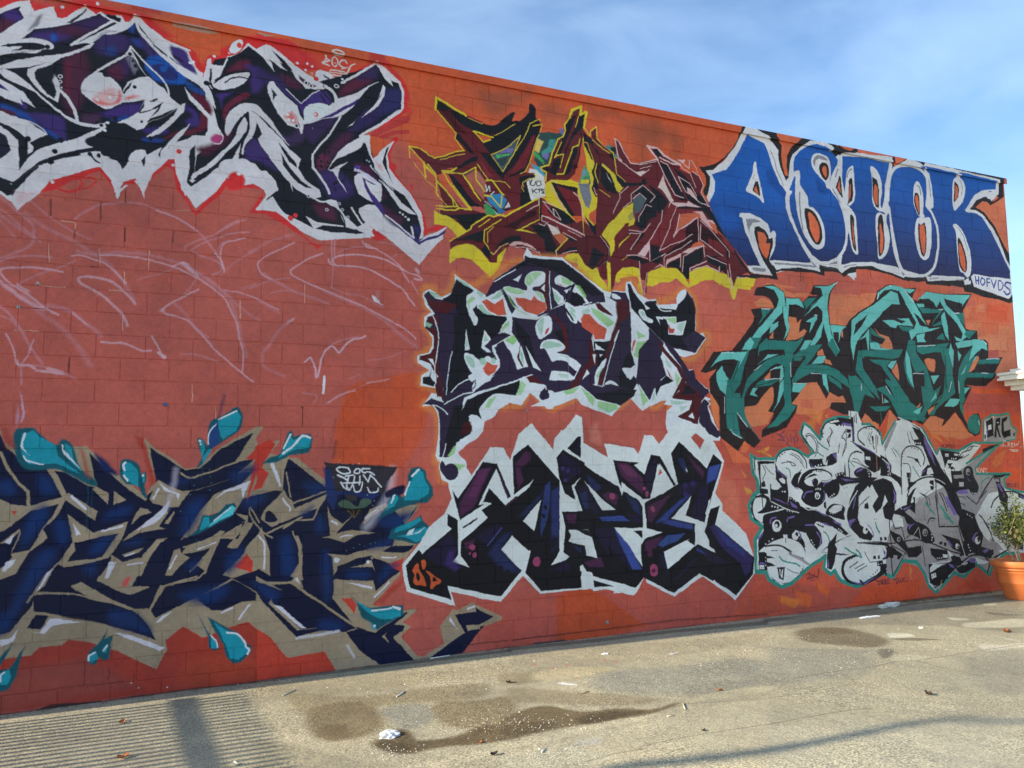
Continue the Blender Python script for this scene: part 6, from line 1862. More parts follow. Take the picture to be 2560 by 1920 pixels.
f D s1:870,300 920,280 930,400 910,480 920,580 950,660 890,520
f K s1:920,420 975,350 930,430
f L:925,350 970,348 925,400
f D ~:990,560 1030,570 1050,640 1030,710 990,710 950,670 950,600
l H 5:820,300 800,380
l H 5:875,300 885,390
l H 5:270,400 275,470
l H 5:220,700 220,700
l H 6:1035,610 1040,640
l H 6:515,235 600,235
l H 6:1060,233 1110,232
l H 6:550,20 690,10
l H 5:300,335 340,400
l H 5:105,320 105,370
T 1740 700 3.173
l H 6:940,280 960,282
l H 6:1090,35 1120,20
l H 6:520,230 580,235
l H 5:745,660 755,770
l H 5:205,578 300,580
l H 5:910,740 990,745
l H 5:550,790 680,785
l H 5:590,720 640,690
l H 5:460,720 520,680
l H 5:770,825 880,822
T 2120 700 3.173
l H 6:720,235 755,235
l H 6:230,150 240,110
l H 6:320,50 345,48
l H 6:1065,480 1100,510
l H 6:445,80 520,180
l H 6:1100,630 1200,622
l H 6:840,262 880,262
T 1740 860 3.173
=T 4A3050
l T 8 o80:630,710 700,740
l T 10 o80:700,690 660,720 700,770 650,760
l T 8 o80:720,740 740,770 720,790
l T 8 o80:745,720 760,780
l T 8 o80:770,740 775,770
l T 8 o80:780,690 810,760 780,790 785,730
l T 8 o80:720,800 760,820 740,840
l T 8 o80:780,800 800,830 830,820
l T 8 o80:840,760 860,790
f D98A3C s2:540,830 580,810 570,850 540,850
f D98A3C s2:560,870 600,890 590,910
f D98A3C s2:1020,570 1050,560 1040,590
=W D3D5D0
=K 1A181C
=P 6A5C9A
=T 2E8A7A
=G 8E9290
T 1860 1000 3.525
f C4643A s4:1330,260 1600,230 1700,380 1750,440 1640,420
f D07A38 s3:1620,270 1700,310 1760,380 1680,340
f D07A38 s3 o80:1850,300 1890,250 1880,300 1860,380 1880,400
f CF7038 s5 o80:2180,560 2230,480 2320,440 2260,560 2320,520 2220,600
f C8562F s8:2030,600 2460,600 2460,760 2200,640 2040,660
f W:60,485 110,520 265,520 320,450 400,425 480,445 560,500 605,465 490,290 530,200 590,250 670,350 680,270 720,190 800,155 920,150 920,95 1000,105 1040,210 1110,215 1200,290 1215,390 1328,190 1400,170 1568,245 1698,470 1718,430 1888,460 2018,375 2088,405 1960,560 2248,390 2028,600 2048,650 2348,650 2288,700 2308,780 2600,830 2600,1340 2298,1356 2198,1446 2163,1536 2048,1446 1938,1561 1853,1526 1698,1696 1628,1636 1588,1526 1518,1426 1398,1421 1308,1566 1228,1526 1180,1556 1000,1646 850,1596 800,1506 765,1536 700,1486 720,1376 560,1486 420,1616 330,1646 220,1586 190,1516 110,1516 95,1226 160,1116 60,1046 40,926 80,846 130,810 110,700 75,640
f G:1490,900 1720,740 1990,560 2248,390 2028,600 2048,650 2348,650 2288,700 2308,780 2150,830 2040,1020 2000,1100 2260,1340 2198,1446 2163,1536 2048,1446 1940,1560 1800,1540 1698,1690 1560,1480 1400,1421 1308,1560 1260,1540 1240,1300 1300,1120
f W s1:1470,960 1560,860 1700,760 1800,640 1860,600 1880,700 1500,900
f G:1480,960 1530,900 1560,900 1640,1000 1700,1080 1700,1200 1500,1240 1440,1100
f W s1:2040,1020 2120,900 2210,830 2290,790 2467,830 2467,1350 2250,1340 2140,1200 2030,1080
f G:2200,1230 2290,1330 2180,1300 2160,1220
f G:1230,400 1330,200 1350,210 1240,460 1270,560 1260,600
l T 26:60,485 110,520 265,520 320,450 400,425 480,445 560,500 605,465 490,290 530,200 590,250 670,350 680,270 720,190 800,155 920,150
l T 22:1040,210 1110,215 1200,290 1215,390 1328,190
l T 22:1568,245 1698,480 1718,430 1888,450 2018,375 2088,380
l T 22:1960,560 2248,390 2040,600 2048,650 2348,650 2288,700 2308,780 2467,815
l T 34:2420,1352 2298,1356 2198,1446 2163,1546 2048,1446 1938,1561 1853,1526 1698,1696 1628,1636 1588,1526 1518,1426 1398,1421 1308,1566 1228,1526 1180,1556 1000,1646 850,1596 800,1506 765,1536 700,1486 720,1376 560,1486 420,1616 330,1646 220,1586 190,1516 110,1516 95,1226 160,1116 60,1046 40,926 80,846 130,810 110,700 75,640 60,485
l K 8:95,510 100,640
l K 8:85,510 95,600 80,640
f K:118,540 270,540 265,560 145,570 145,680 150,780 210,790 215,830 140,835 135,700
l K 7 ~:160,580 190,640 165,700 180,760
l K 6 ~:180,580 230,640 260,660
f K:150,730 180,720 190,770 150,770
f K s1:270,540 300,620 380,690 390,860 380,940 230,900 230,740 270,780 330,770 280,700
f P s1:285,590 310,650 370,690 340,680 290,630
l K 12 ~:280,540 300,490 350,450 420,440 490,470 540,530 550,600
l K 7 ~:330,560 400,550 420,580 450,580 430,560 380,540
l K 7 ~:400,480 450,500 490,540 530,600
l K 6 ~:420,470 480,500 520,560
l P 7 ~:320,640 380,680
l T 10 s2 ~:370,600 400,620 410,680
d K w14:315,495 335,480 357,468
f W ~:310,700 340,690 365,710 360,740 330,730
f W ~:240,760 290,730 320,750 300,790 250,790
d W w16:335,808 357,808
f K s1:60,900 100,850 170,830 220,860 230,900 380,930 400,850 480,900 500,940 600,960 780,1040 920,1180 900,1200 760,1110 640,1070 620,1100 680,1180 690,1260 640,1320 580,1250 540,1170 450,1150 440,1200 500,1200 540,1280 545,1400 520,1500 470,1560 360,1620 260,1590 200,1500 130,1500 120,1220 170,1150 170,1090 90,1060 60,980
f W ~:90,880 130,860 190,870 190,910 160,960 120,990 160,1000 340,960 330,975 180,1010 160,1080 100,1040 75,960
l K 10:160,860 165,960
l K 8:180,1010 185,1200
f P:245,870 400,930 380,920 300,880
f P:400,890 460,930 470,960 420,940
l W 8:240,900 360,960 480,1000
d W w16:245,940 270,945 295,950
d W w10:380,980 400,985 425,990
d W w10:410,870 435,880 455,890
d W w110 s1:290,1115
d K w60 s1:292,1100
d W w30 s1:285,1110
l K 9 ~:240,1090 260,1160 310,1165 340,1120
d W w70 s1:450,1200
d K w34 s1:465,1185
l P 14 ~:235,1090 240,1050 280,1035
l P 14 ~:380,1070 390,1040 440,1030
l P 14:540,1105 620,1105
l P 16 ~:640,1170 675,1220 670,1280
l P 12 ~:480,1160 500,1200 490,1230
f W s1 ~:130,1340 230,1260 350,1220 470,1250 530,1320 545,1420 510,1500 460,1560 370,1610 280,1590 220,1530 200,1470 195,1350
l K 14 ~:180,1290 300,1280 380,1320 430,1370 520,1400
l K 10 ~:240,1280 340,1290 420,1340
f G s1:380,1350 470,1370 590,1450 570,1460 440,1390
l T 14 s1 ~:310,1380 350,1420 440,1440 490,1470
l K 8:240,1330 290,1330
f K:200,1370 240,1380 270,1395 200,1400
f K:200,1430 240,1440 280,1460 205,1475
f K:290,1475 360,1475 350,1590 310,1570 295,1490
f W:310,1490 320,1490 325,1560 340,1570 345,1490 335,1500 330,1540 318,1540
l K 6 ~:380,1490 430,1520 480,1530
d K w12:520,1460 510,1490 495,1520
f K:135,1350 200,1350 205,1490 130,1490
f P:135,1430 160,1430 200,1450 135,1445
f W:135,1455 175,1455 175,1490 135,1490
d K w8:150,1475 165,1475
d W w12:190,1390 190,1425 190,1460
d W w14:250,1225 220,1245 190,1270
d W w14:535,1250 540,1280 540,1310
d W w13:590,1240 605,1260 620,1280
f P:115,1220 170,1150 160,1190 130,1230
l W 6:120,1230 115,1490
f W:345,1190 380,1190 385,1270 350,1250
l K 8:365,1220 365,1260
l K 9 ~:520,220 505,290 540,370 600,430 620,470 640,420 630,370 590,320 550,320 545,350
l K 7 ~:530,230 510,300 560,390
l K 7 ~:560,330 540,310 580,300 640,350 650,430 620,500
l T 12 s2 ~:650,370 690,410 740,440
l T 10 s2 ~:640,460 700,500
f K s1:570,520 620,520 700,520 760,480 815,460 820,550 790,570 700,590 640,590 590,600 570,560
f P s1:580,540 600,580 640,600 600,600
f P s1:780,480 815,470 815,545 800,510
f W:690,530 730,490 720,560 740,530 730,580 700,570
d W w15:628,585 655,578 680,573
l K 12 ~:690,330 685,270 720,210 800,175 900,170
l K 8 ~:740,200 780,210 800,200
f K s1:810,160 850,155 930,165 960,180 960,230 820,230 780,200 840,190
f P s1:870,200 960,215 950,235 850,215
d W w15:838,225 862,226 885,227
d K w14:700,250 690,272 694,298
l K 9 ~:755,250 780,280 740,340 750,400
l K 7 ~:770,260 760,320 745,390
l K 9:730,350 755,410
l K 9 ~:900,260 860,330 880,340 900,400 865,490
l K 7 ~:915,265 895,290 905,330 870,470
f K:905,255 940,260 940,330 910,340 920,300 905,285
l W 6:910,295 940,295
f K:935,150 960,150 975,370 955,370 945,250
f P:945,240 955,240 965,360 950,330
l K 8:935,100 940,150
l K 10:985,120 990,205
l K 7:970,140 975,200
l K 8:840,390 830,460
l K 13 ~:1060,400 1010,350 1005,290 1040,250 1100,235 1160,250 1195,310
d K w14:1075,252 1100,255 1125,260
l K 6 ~:1110,290 1090,340 1110,360
l K 6 ~:1130,280 1100,360 1120,390
f K:1120,320 1140,320 1140,400 1155,440 1140,430 1130,380
l K 8:1160,310 1165,460
l K 8:1175,320 1178,400
f K:930,360 970,375 1150,470 1200,510 1210,580 1160,630 1060,560 1060,470 980,400
f P s1:940,370 1000,390 1160,470 1130,465
f W:1070,500 1110,500 1110,530 1070,525
l W 7:1060,580 1150,630
f K s1:1130,560 1210,560 1190,620 1150,640 1080,600
l W 8:1205,420 1218,560 1200,610
f W:1170,640 1200,640 1200,700 1170,680
l K 12 ~:930,760 925,640 920,560 940,480 990,455 1040,470
d K w14:975,465 998,462 1020,465
l K 7 ~:960,520 1000,530 1040,570 1100,600
l K 7 ~:950,540 1000,560 1060,590 1150,640
l T 10 s2 ~:930,540 970,590
f K s1 ~:965,640 1000,600 1060,600 1120,640 1115,690 1050,690 990,680
f P s1 ~:980,640 1010,610 1050,605 1020,630
d W w13:1090,630 1102,650 1105,675
f K:880,540 890,600 900,680 880,660
f K:800,660 860,635 880,640 880,670 960,690 1130,680 1180,690 1100,740 1040,760 950,740 860,760 830,730
d W w15:815,668 838,660 862,650
f P:850,690 960,710 1020,705 900,720
f W ~:870,760 940,740 1040,735 1030,760 960,760 900,790 870,790
d K w10:882,780 905,775
d K w12:985,742 1010,742 1035,745
f K s1 ~:485,710 520,650 600,610 700,610 770,650 780,700 820,700 845,770 820,840 750,870 720,820 710,880 650,940 560,930 500,870 520,810 480,770
l W 9 ~:540,690 600,650 700,640 760,670 770,700 720,720 690,720
f W s1 ~:530,710 580,680 660,670 690,700 670,730 640,760 590,760 545,740
d K w70 s1:625,730
d P w22 s1:605,712
f W s1 ~:600,640 660,620 740,640 770,690 700,710 660,670
d K w14:640,628 660,628 680,630
d W w60 s1:645,848
d K w34 s1:645,852
d W w14 s1:645,848
l P 12 ~:520,860 550,820 600,810
l P 12 ~:700,760 710,740 750,720
l P 10 ~:700,800 710,850 690,890
d W w16:632,790 650,788 668,790
d W w14:758,858 775,846 792,832
f K s1 ~:425,700 450,650 500,640 480,690 480,760 500,780 450,770 420,740
f P s1 ~:430,740 450,770 490,790 450,780
l W 8:500,930 560,970 640,960 700,920
l K 8:500,620 440,680
f K s1:700,900 720,900 725,960 700,940
f K s1 ~:730,960 780,920 840,920 890,950 880,1010 880,1060 780,1030 720,1010
f W ~:750,970 800,930 860,930 860,970 800,1000 760,990
d W w10:765,1000 785,1003 805,1000
f P:620,960 680,990 740,1030 700,1020
f P:780,1060 850,1090 860,1110 800,1090
f P:690,1080 750,1100 770,1120 700,1100
d W w14:832,1138 848,1150 862,1165
l T 12 s2 ~:700,1160 730,1190 755,1250
l K 8 ~:640,1090 660,1110 700,1120
d K w14:655,1095 672,1108 692,1115
f K s1:910,980 930,880 980,760 1060,700 1120,720 1230,690 1300,720 1340,820 1340,900 1290,960 1240,840 1210,760 1130,740 1060,860 1010,960 1000,1040 1020,1100 1100,1150 1140,1200 1120,1240 1020,1220 940,1140 900,1040
f W s1:1010,850 1090,760 1150,840 1150,900 1080,930 1040,900 1010,950
f K s1:1120,730 1210,720 1240,830 1210,960 1160,1000 1130,940 1180,850
d W w10:1145,850 1148,870 1145,890
f P s1 ~:1310,780 1340,860 1310,920 1320,850
f P s1 ~:920,1070 950,1050 980,1050 950,1090 930,1130
l P 12 ~:980,860 960,960
l P 10 ~:1090,1100 1130,1150 1140,1200
d W w60 s1:1068,1150
d K w26 s1:1080,1140
d W w14:1030,1222 1045,1230 1060,1236
l W 10 ~:1000,800 940,900 900,1000 910,1080
f W s1:1100,940 1160,1020 1220,980 1280,940 1290,1040 1200,1060 1120,1090 1060,1060
l K 8:1020,930 1100,850
f K:1060,920 1090,900 1100,960 1060,960
f W s1 ~:1110,1080 1150,1040 1180,1060 1190,1140 1210,1180 1140,1160 1120,1120
l T 14 s1 ~:1158,1080 1170,1130 1195,1170
d K w10:1145,1050 1165,1052
f K:1198,1210 1218,1210 1218,1240 1198,1240
f K:1235,1210 1255,1210 1255,1240 1235,1240
f K:670,1345 760,1270 900,1210 950,1195 860,1240 730,1310 800,1340 930,1365 850,1370 720,1350
f W:690,1345 740,1310 860,1330 940,1360 800,1350
l W 8:670,1348 900,1215
f K s1:740,1270 820,1170 800,1280 820,1310 800,1420 790,1450 770,1500 730,1480
f P:735,1470 745,1400 750,1480
f K s1 ~:860,1460 890,1400 960,1370 1010,1380 940,1400 900,1430 880,1500 900,1560 960,1600 1050,1610 1150,1550 1210,1500 1260,1510 1120,1610 1000,1630 900,1600 860,1540
f P s1:940,1600 1050,1620 1180,1550 1080,1620 1000,1625
d K w12:912,1415 930,1408 950,1402
l K 10:930,1480 1000,1430
l K 8:980,1490 1060,1440
l K 8:1000,1510 1080,1460
l T 14 s1 ~:890,1305 960,1350 1030,1390
l T 16 s1 ~:990,1320 1020,1350 1035,1385
l K 9:1000,1260 1090,1255 1180,1250 1260,1260
f K:1000,1265 1200,1255 1260,1260 1290,1300 1220,1280 1100,1275
l K 7:1060,1340 1110,1430 1200,1420
f K:1140,1380 1160,1370 1165,1400 1140,1405
f K:1180,1370 1200,1370 1200,1400 1180,1400
f K:1210,1310 1260,1300 1280,1330 1270,1400 1230,1410 1170,1430 1170,1460 1250,1480 1260,1560 1230,1520
f P:1235,1310 1255,1350 1250,1400 1240,1350
d W w14:1183,1448 1207,1447 1230,1446
d K w12:1170,1500 1155,1520 1135,1540 1115,1560
f K s1:1010,1580 1040,1590 1050,1620 1020,1610
T 2200 1000 3.525
f K:155,150 370,245 350,260 290,230 270,210
f K:280,240 350,260 390,310 540,600 640,750 660,880 610,860 560,760 480,720 440,580 380,420 330,330
f P:380,300 450,440 490,590 430,480 390,380
l W 10:160,155 360,250
l K 8:240,290 265,380
l K 8:265,285 285,350
f K:290,350 360,345 370,400 400,410 310,400
d W w16:312,380 332,383 352,386
l K 12 ~:190,830 185,560 200,450 270,405 350,430 390,510 380,570
d K w14:280,422 305,425 330,435
d K w11:215,450 200,475 197,500
l K 8 ~:240,500 300,520 340,560 360,590
f K:290,510 330,520 350,560 310,540
l K 9 ~:200,560 250,570 270,640 260,740
f K:230,640 265,640 260,720 320,730 230,810 250,760
d W w12:245,690 243,720 245,755
f K:0,480 60,520 100,580 100,640 180,680 190,790 150,720 80,670 0,670
f P:30,530 90,580 90,630 60,580
l W 8:20,520 80,570 90,660
d W w14:70,595 72,628 72,655
d W w13:140,643 155,655 170,668
l K 7 ~:100,430 130,480 140,500
l T 8 s2 ~:110,420 150,460 170,500
l T 10 s2 ~:290,590 330,660 350,690
f K s1:360,680 370,620 420,570 460,580 500,680 440,660 400,670
f P s1:365,670 375,620 410,610 380,640
f W s1:420,600 450,590 470,650 410,660
l K 14 ~:240,850 270,760 350,700 440,680 540,700 610,770 650,880
l W 6 ~:300,770 370,710 450,695 550,720 620,800
f K s1:230,950 240,860 290,790 320,770 280,860 260,950
f K:440,710 470,710 475,760 440,740 430,730
f K:440,760 475,760 470,800 450,790
l K 12:490,690 500,960
l K 9 ~:350,820 400,860 420,920 440,980
l K 8 ~:370,830 430,870 440,930
l T 12 s2:400,900 450,980
l K 10:525,815 590,980
l K 8:545,820 600,950
l K 8:505,830 510,920
f K s1:560,740 640,760 700,880 720,960 830,1000 870,1120 910,1200 890,1290 1000,1330 980,1400 900,1380 820,1350 700,1380 740,1240 690,1100 700,1030 640,960 600,860
f P:570,850 600,860 680,1010 650,1020 590,910
d W w70 s1:857,1240
d K w44 s1:865,1230
d W w26 s1:850,1236
f P s1:810,1220 830,1180 870,1160 840,1190 820,1260
f P s1:900,1330 950,1310 960,1330 920,1350
d W w12:770,1010 790,1020 810,1035
d W w13:775,1280 782,1305 793,1330
l K 10 ~:780,1110 900,1180
l K 8:620,740 560,610
f K:530,440 700,465 690,500 740,490 680,540 600,530 570,600 560,540
f W:575,475 605,480 605,505 575,500
f W:655,475 690,480 680,495 655,490
d K w8:585,492 597,494
d W w14:632,520 650,522 668,520
l K 10 ~:690,510 730,460 790,440 820,400
l K 8 ~:700,520 750,500 780,480
l K 8 ~:760,440 800,410 860,410
f K:590,560 640,560 620,590 660,600 620,620 700,640 640,640
l K 8 ~:600,600 640,590 660,620
f K:620,625 720,625 740,700 780,790 700,800 690,820 640,800
f G:640,660 730,660 740,690 650,690
f B0B2AE:695,725 735,725 735,765 695,765
f P:680,800 760,790 780,830 690,830
f K s1 ~:735,620 770,585 810,600 830,680 870,760 850,830 810,830 770,770 740,700
d G w60 s1:775,635
d K w38:780,640
d B0B2AE w16:775,632
f P s1 ~:745,640 760,680 800,720 770,700
d W w12:815,822 832,828 845,825
l K 10:760,850 850,920 990,680 1140,660
f K:990,660 1140,655 1080,680 1010,690
l K 6:870,870 960,720
l K 10:890,860 940,800
f K:1000,690 1060,690 1060,740 1130,850 1120,950 1050,880 1030,760
f P:1030,740 1055,740 1100,860 1060,800
f G:1010,695 1050,700 1050,725 1010,720
l T 10 s1 ~:890,810 900,720 960,680
l K 7 ~:690,850 740,860 750,880
l K 7 ~:690,910 740,920 750,940
f K s1:900,440 980,400 1050,390 960,440 910,470
l K 14 ~:980,950 1010,880 1080,820 1160,810 1240,830 1300,870
f K:1210,820 1269,850 1269,880 1220,860
f P:1230,835 1269,865 1240,860
d K w12:1145,830 1165,825
f K:1170,900 1210,960 1250,1060 1230,1040 1180,960
f K:1060,900 1120,900 1130,1000 1100,960
l K 8 ~:890,1020 930,1100 980,1180
l K 12 ~:870,1010 940,1100 990,1230 1000,1320 950,1400
f K s1:940,1350 1000,1310 1000,1360 950,1400
f G s1:990,1240 1080,1320 1000,1350
f K s1:1180,1260 1260,1260 1260,1330 1190,1320
l W 5:1190,1320 1269,1325
l T 16 s3 o70:1030,1060 1060,1120
l T 16 s3 o70:1240,1100 1269,1180
T 2200 1240 3.525
f K s1:20,110 60,50 130,60 130,130 200,90 300,50 290,10 310,10 310,160 250,110 220,140 320,230 240,250 210,180 120,160 100,220 40,200
f P:200,110 280,80 210,130
l W 6:150,60 190,120
f K s1 ~:240,270 290,230 360,240 430,290 475,370 470,410 400,420 330,370 250,330
f P s1:250,260 320,235 280,260 255,300
d G w64 s1:395,325
d K w40 s1:398,328
d G w18 s1:395,325
d W w12:453,342 457,368 453,392
f G s1 ~:430,240 450,200 490,210 500,290 530,340 480,370 440,290
l K 12 ~:420,240 440,200 480,200
d K w9:455,222 470,222
f K s1:80,300 180,350 250,460 265,540 170,440 120,400
d G w44 s1:163,385
d K w24:165,385
l K 10:105,200 130,290 190,280 250,520
f W s1:120,200 200,190 210,270 130,270
l K 9:225,380 340,260 400,620
l B0B2AE 6:270,390 340,280 370,450
f K s1:240,460 360,440 370,500 320,540 250,540
f G:385,460 430,460 430,490 390,490
l K 12 ~:0,410 120,420 300,390 450,420 600,480 740,520
l K 8 ~:100,440 200,490 260,540
l K 12:80,180 110,700
l K 9:220,510 115,700
f W ~:0,460 50,460 50,530 20,550 0,550
f K s1:60,440 110,450 200,520 170,560 70,540
f G:120,520 155,525 150,555 120,555
f P:20,460 50,500 40,540
d W w12:8,602 32,602
f K:0,600 60,600 60,640 0,680
f K:440,460 590,480 600,560 500,570 450,520
d W w12:505,552 525,550 545,548
f W:555,515 595,520 595,550 555,545
f K:520,410 550,400 545,430 520,430
f K:560,410 585,410 585,440 560,440
f K s1:530,335 700,385 750,520 640,470 580,380
f P:590,380 640,440 600,430
d W w50 s1:680,445
d K w30:685,450
d W w14:680,445
f K:720,400 740,400 780,530 750,530
l W 6:705,390 750,530
l K 12:490,0 520,270 690,270 760,520
l T 14 s3:400,70 480,170
l T 20 s3:530,90 640,240
l T 12 s3:560,170 640,240
d K w10:545,250 565,252
f W s1:590,480 640,520 700,530 620,560
f K s1:620,540 650,520 700,540 740,600 680,620 640,580
l W 8:440,600 560,580 640,590 600,570
f K s1:430,600 470,600 560,610 640,570 680,600 560,770 490,790 440,770 430,680
f W s1:440,640 470,600 560,600 500,640 440,680
f W:450,690 490,680 495,715 455,735
d K w10:462,712 480,700
f P:600,600 640,610 660,640 620,630
l K 14 ~:500,820 600,700 700,600 800,530 900,525 960,580
l K 9 ~:480,810 600,720
l W 6:430,770 490,830 540,780
f K s1:660,640 740,600 800,550 840,560 840,630 740,680 700,680
f P ~:780,570 820,550 840,590 800,590
l W 8:720,600 770,590
d W w9:740,605 755,603
f W s1:840,540 920,570 960,580 920,600 860,600
l K 9:950,680 960,600 1000,540 1100,490
l K 14 ~:950,660 1000,560 1120,480
T 2200 1000 3.525
l T 20 s2:905,370 910,300 910,180 990,130 1040,140 1130,120 1160,230 1200,260 1190,340 1060,380 905,380
f G:915,370 915,170 1000,150 1130,140 1150,230 1190,270 1190,340 1060,370
f W:920,190 1000,140 990,200 940,350 915,360
f K:930,190 990,150 1000,320 940,335
f W s1:950,225 978,215 980,260 950,270
f P:935,240 945,240 950,320 940,320
f K:1020,165 1060,155 1060,220 1040,230 1065,330 1050,330 1030,260 1025,335 1005,330
l W 5:1030,200 1045,200
f K:1070,170 1125,145 1120,180 1090,200 1095,280 1150,260 1150,320 1090,340 1070,300
f K:1170,290 1185,290 1185,320 1172,320
f K:918,305 930,305 930,350 918,350
=C DCCFC4
l C 7 ~:1110,370 1090,365 1085,400 1110,410
l C 6:1065,400 1070,415
l C 6:1080,402 1085,420
l C 6:1125,415 1125,380 1140,380 1140,395 1125,395 1145,415
l C 6:1170,380 1155,385 1155,415 1175,415
l C 6:1155,398 1170,398
l C 6:1180,380 1190,410 1200,385 1210,405 1220,370
l C 6:1140,440 1220,440
l C 6:1155,450 1215,452
d C w9:1235,415 1250,412
l C 7:850,600 855,640
l C 7:875,600 855,622 875,640
l C 6:880,640 890,605 905,640
l C 6:910,640 912,605 925,607
l C 6:930,645 930,608 940,608
d C w8:945,642
=X 3A2335
l X 7:545,395 545,420
l X 7:560,395 550,410 570,425
l X 7 ~:575,400 590,395 590,420 575,420
l X 7 ~:615,395 600,405 615,425
l X 7:630,395 625,425 640,425
l X 7:650,395 640,410 655,425
l X 5:540,435 620,440
l X 7:1110,730 1125,770
l X 7:1120,750 1140,735 1130,770
l X 6:1150,735 1145,770
l X 6:1165,735 1160,770
l X 7 ~:1200,740 1180,745 1195,765
d X w8:1215,770
T 1860 1240 3.525
l X 8 ~:555,690 575,680 580,700 555,730 590,725
l X 8 ~:600,695 590,720 610,720 605,695
l X 8:620,690 620,715 645,710
l X 8:660,650 645,730
l X 6:580,745 630,740
l X 8:1160,750 1200,755
l X 8:1180,755 1195,785
l X 7:1205,750 1215,780
l X 7:1210,745 1225,760 1205,770
l X 7:1240,745 1230,780
l X 7:1240,745 1255,780
T 2200 1240 3.525
l X 7 ~:25,735 50,745 35,775 20,770 25,740
l X 7:60,730 60,770 85,768
l X 7:60,750 80,748
l X 6:60,732 85,730
l X 7:110,740 160,725
l X 7:135,735 150,775
l X 7:160,730 155,775
l X 6:160,752 175,745
l X 7 ~:175,725 180,760 195,750 195,725
l X 7 ~:220,725 200,735 215,755
d X w7:228,752 236,750 243,748
l C9803A 8 s2:260,610 280,680
f CF7F3A s2:255,600 285,660 265,690 290,760 260,700
l D58A3A 7:545,745 520,835
T 0 0 1
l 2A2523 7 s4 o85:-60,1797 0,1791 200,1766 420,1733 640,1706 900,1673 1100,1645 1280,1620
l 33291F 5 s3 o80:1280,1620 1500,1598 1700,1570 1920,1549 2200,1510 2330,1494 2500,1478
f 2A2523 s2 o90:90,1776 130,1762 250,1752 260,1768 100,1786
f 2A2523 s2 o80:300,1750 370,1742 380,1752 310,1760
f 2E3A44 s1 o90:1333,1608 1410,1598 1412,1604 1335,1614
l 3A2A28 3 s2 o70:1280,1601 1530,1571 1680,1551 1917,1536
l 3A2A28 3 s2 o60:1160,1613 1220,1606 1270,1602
l 4A2A26 2 s1 o70:100,1725 200,1715 310,1703
l 3A2422 2 s1 o80:335,1685 333,1705
l 3A2422 2 s1 o80:271,1673 273,1690 266,1700
d D8D0D0 w3 s1:327,1709 346,1720 418,1718
l E58A60 2 o80:2551,1034 2551,1220
l E58A60 2 o60:2551,1034 2600,1030
l E58A60 2 s1 o60:2190,1060 2192,1200
f 9A8F80 s2 o90:430,57 500,68 550,85 520,86 470,74 430,64
f 9A8F80 s1 o80:640,86 660,88 690,93 660,94
T 0 0 1
f A8593C s8 o60:250,-10 560,60 560,80 250,20
f B8583A s8 o60:600,60 640,70 640,95 600,90
f A83A2E s6 o80:330,10 400,25 400,40 330,30
f A83A2E s6 o80:920,130 960,140 960,165 920,158
f 3A3430 s3 o80:2400,420 2510,440 2510,452 2400,430
f 23201E s1:2050,345 2200,375 2230,385 2130,372
f 23201E s1:2300,395 2420,418 2400,424 2320,410
'''
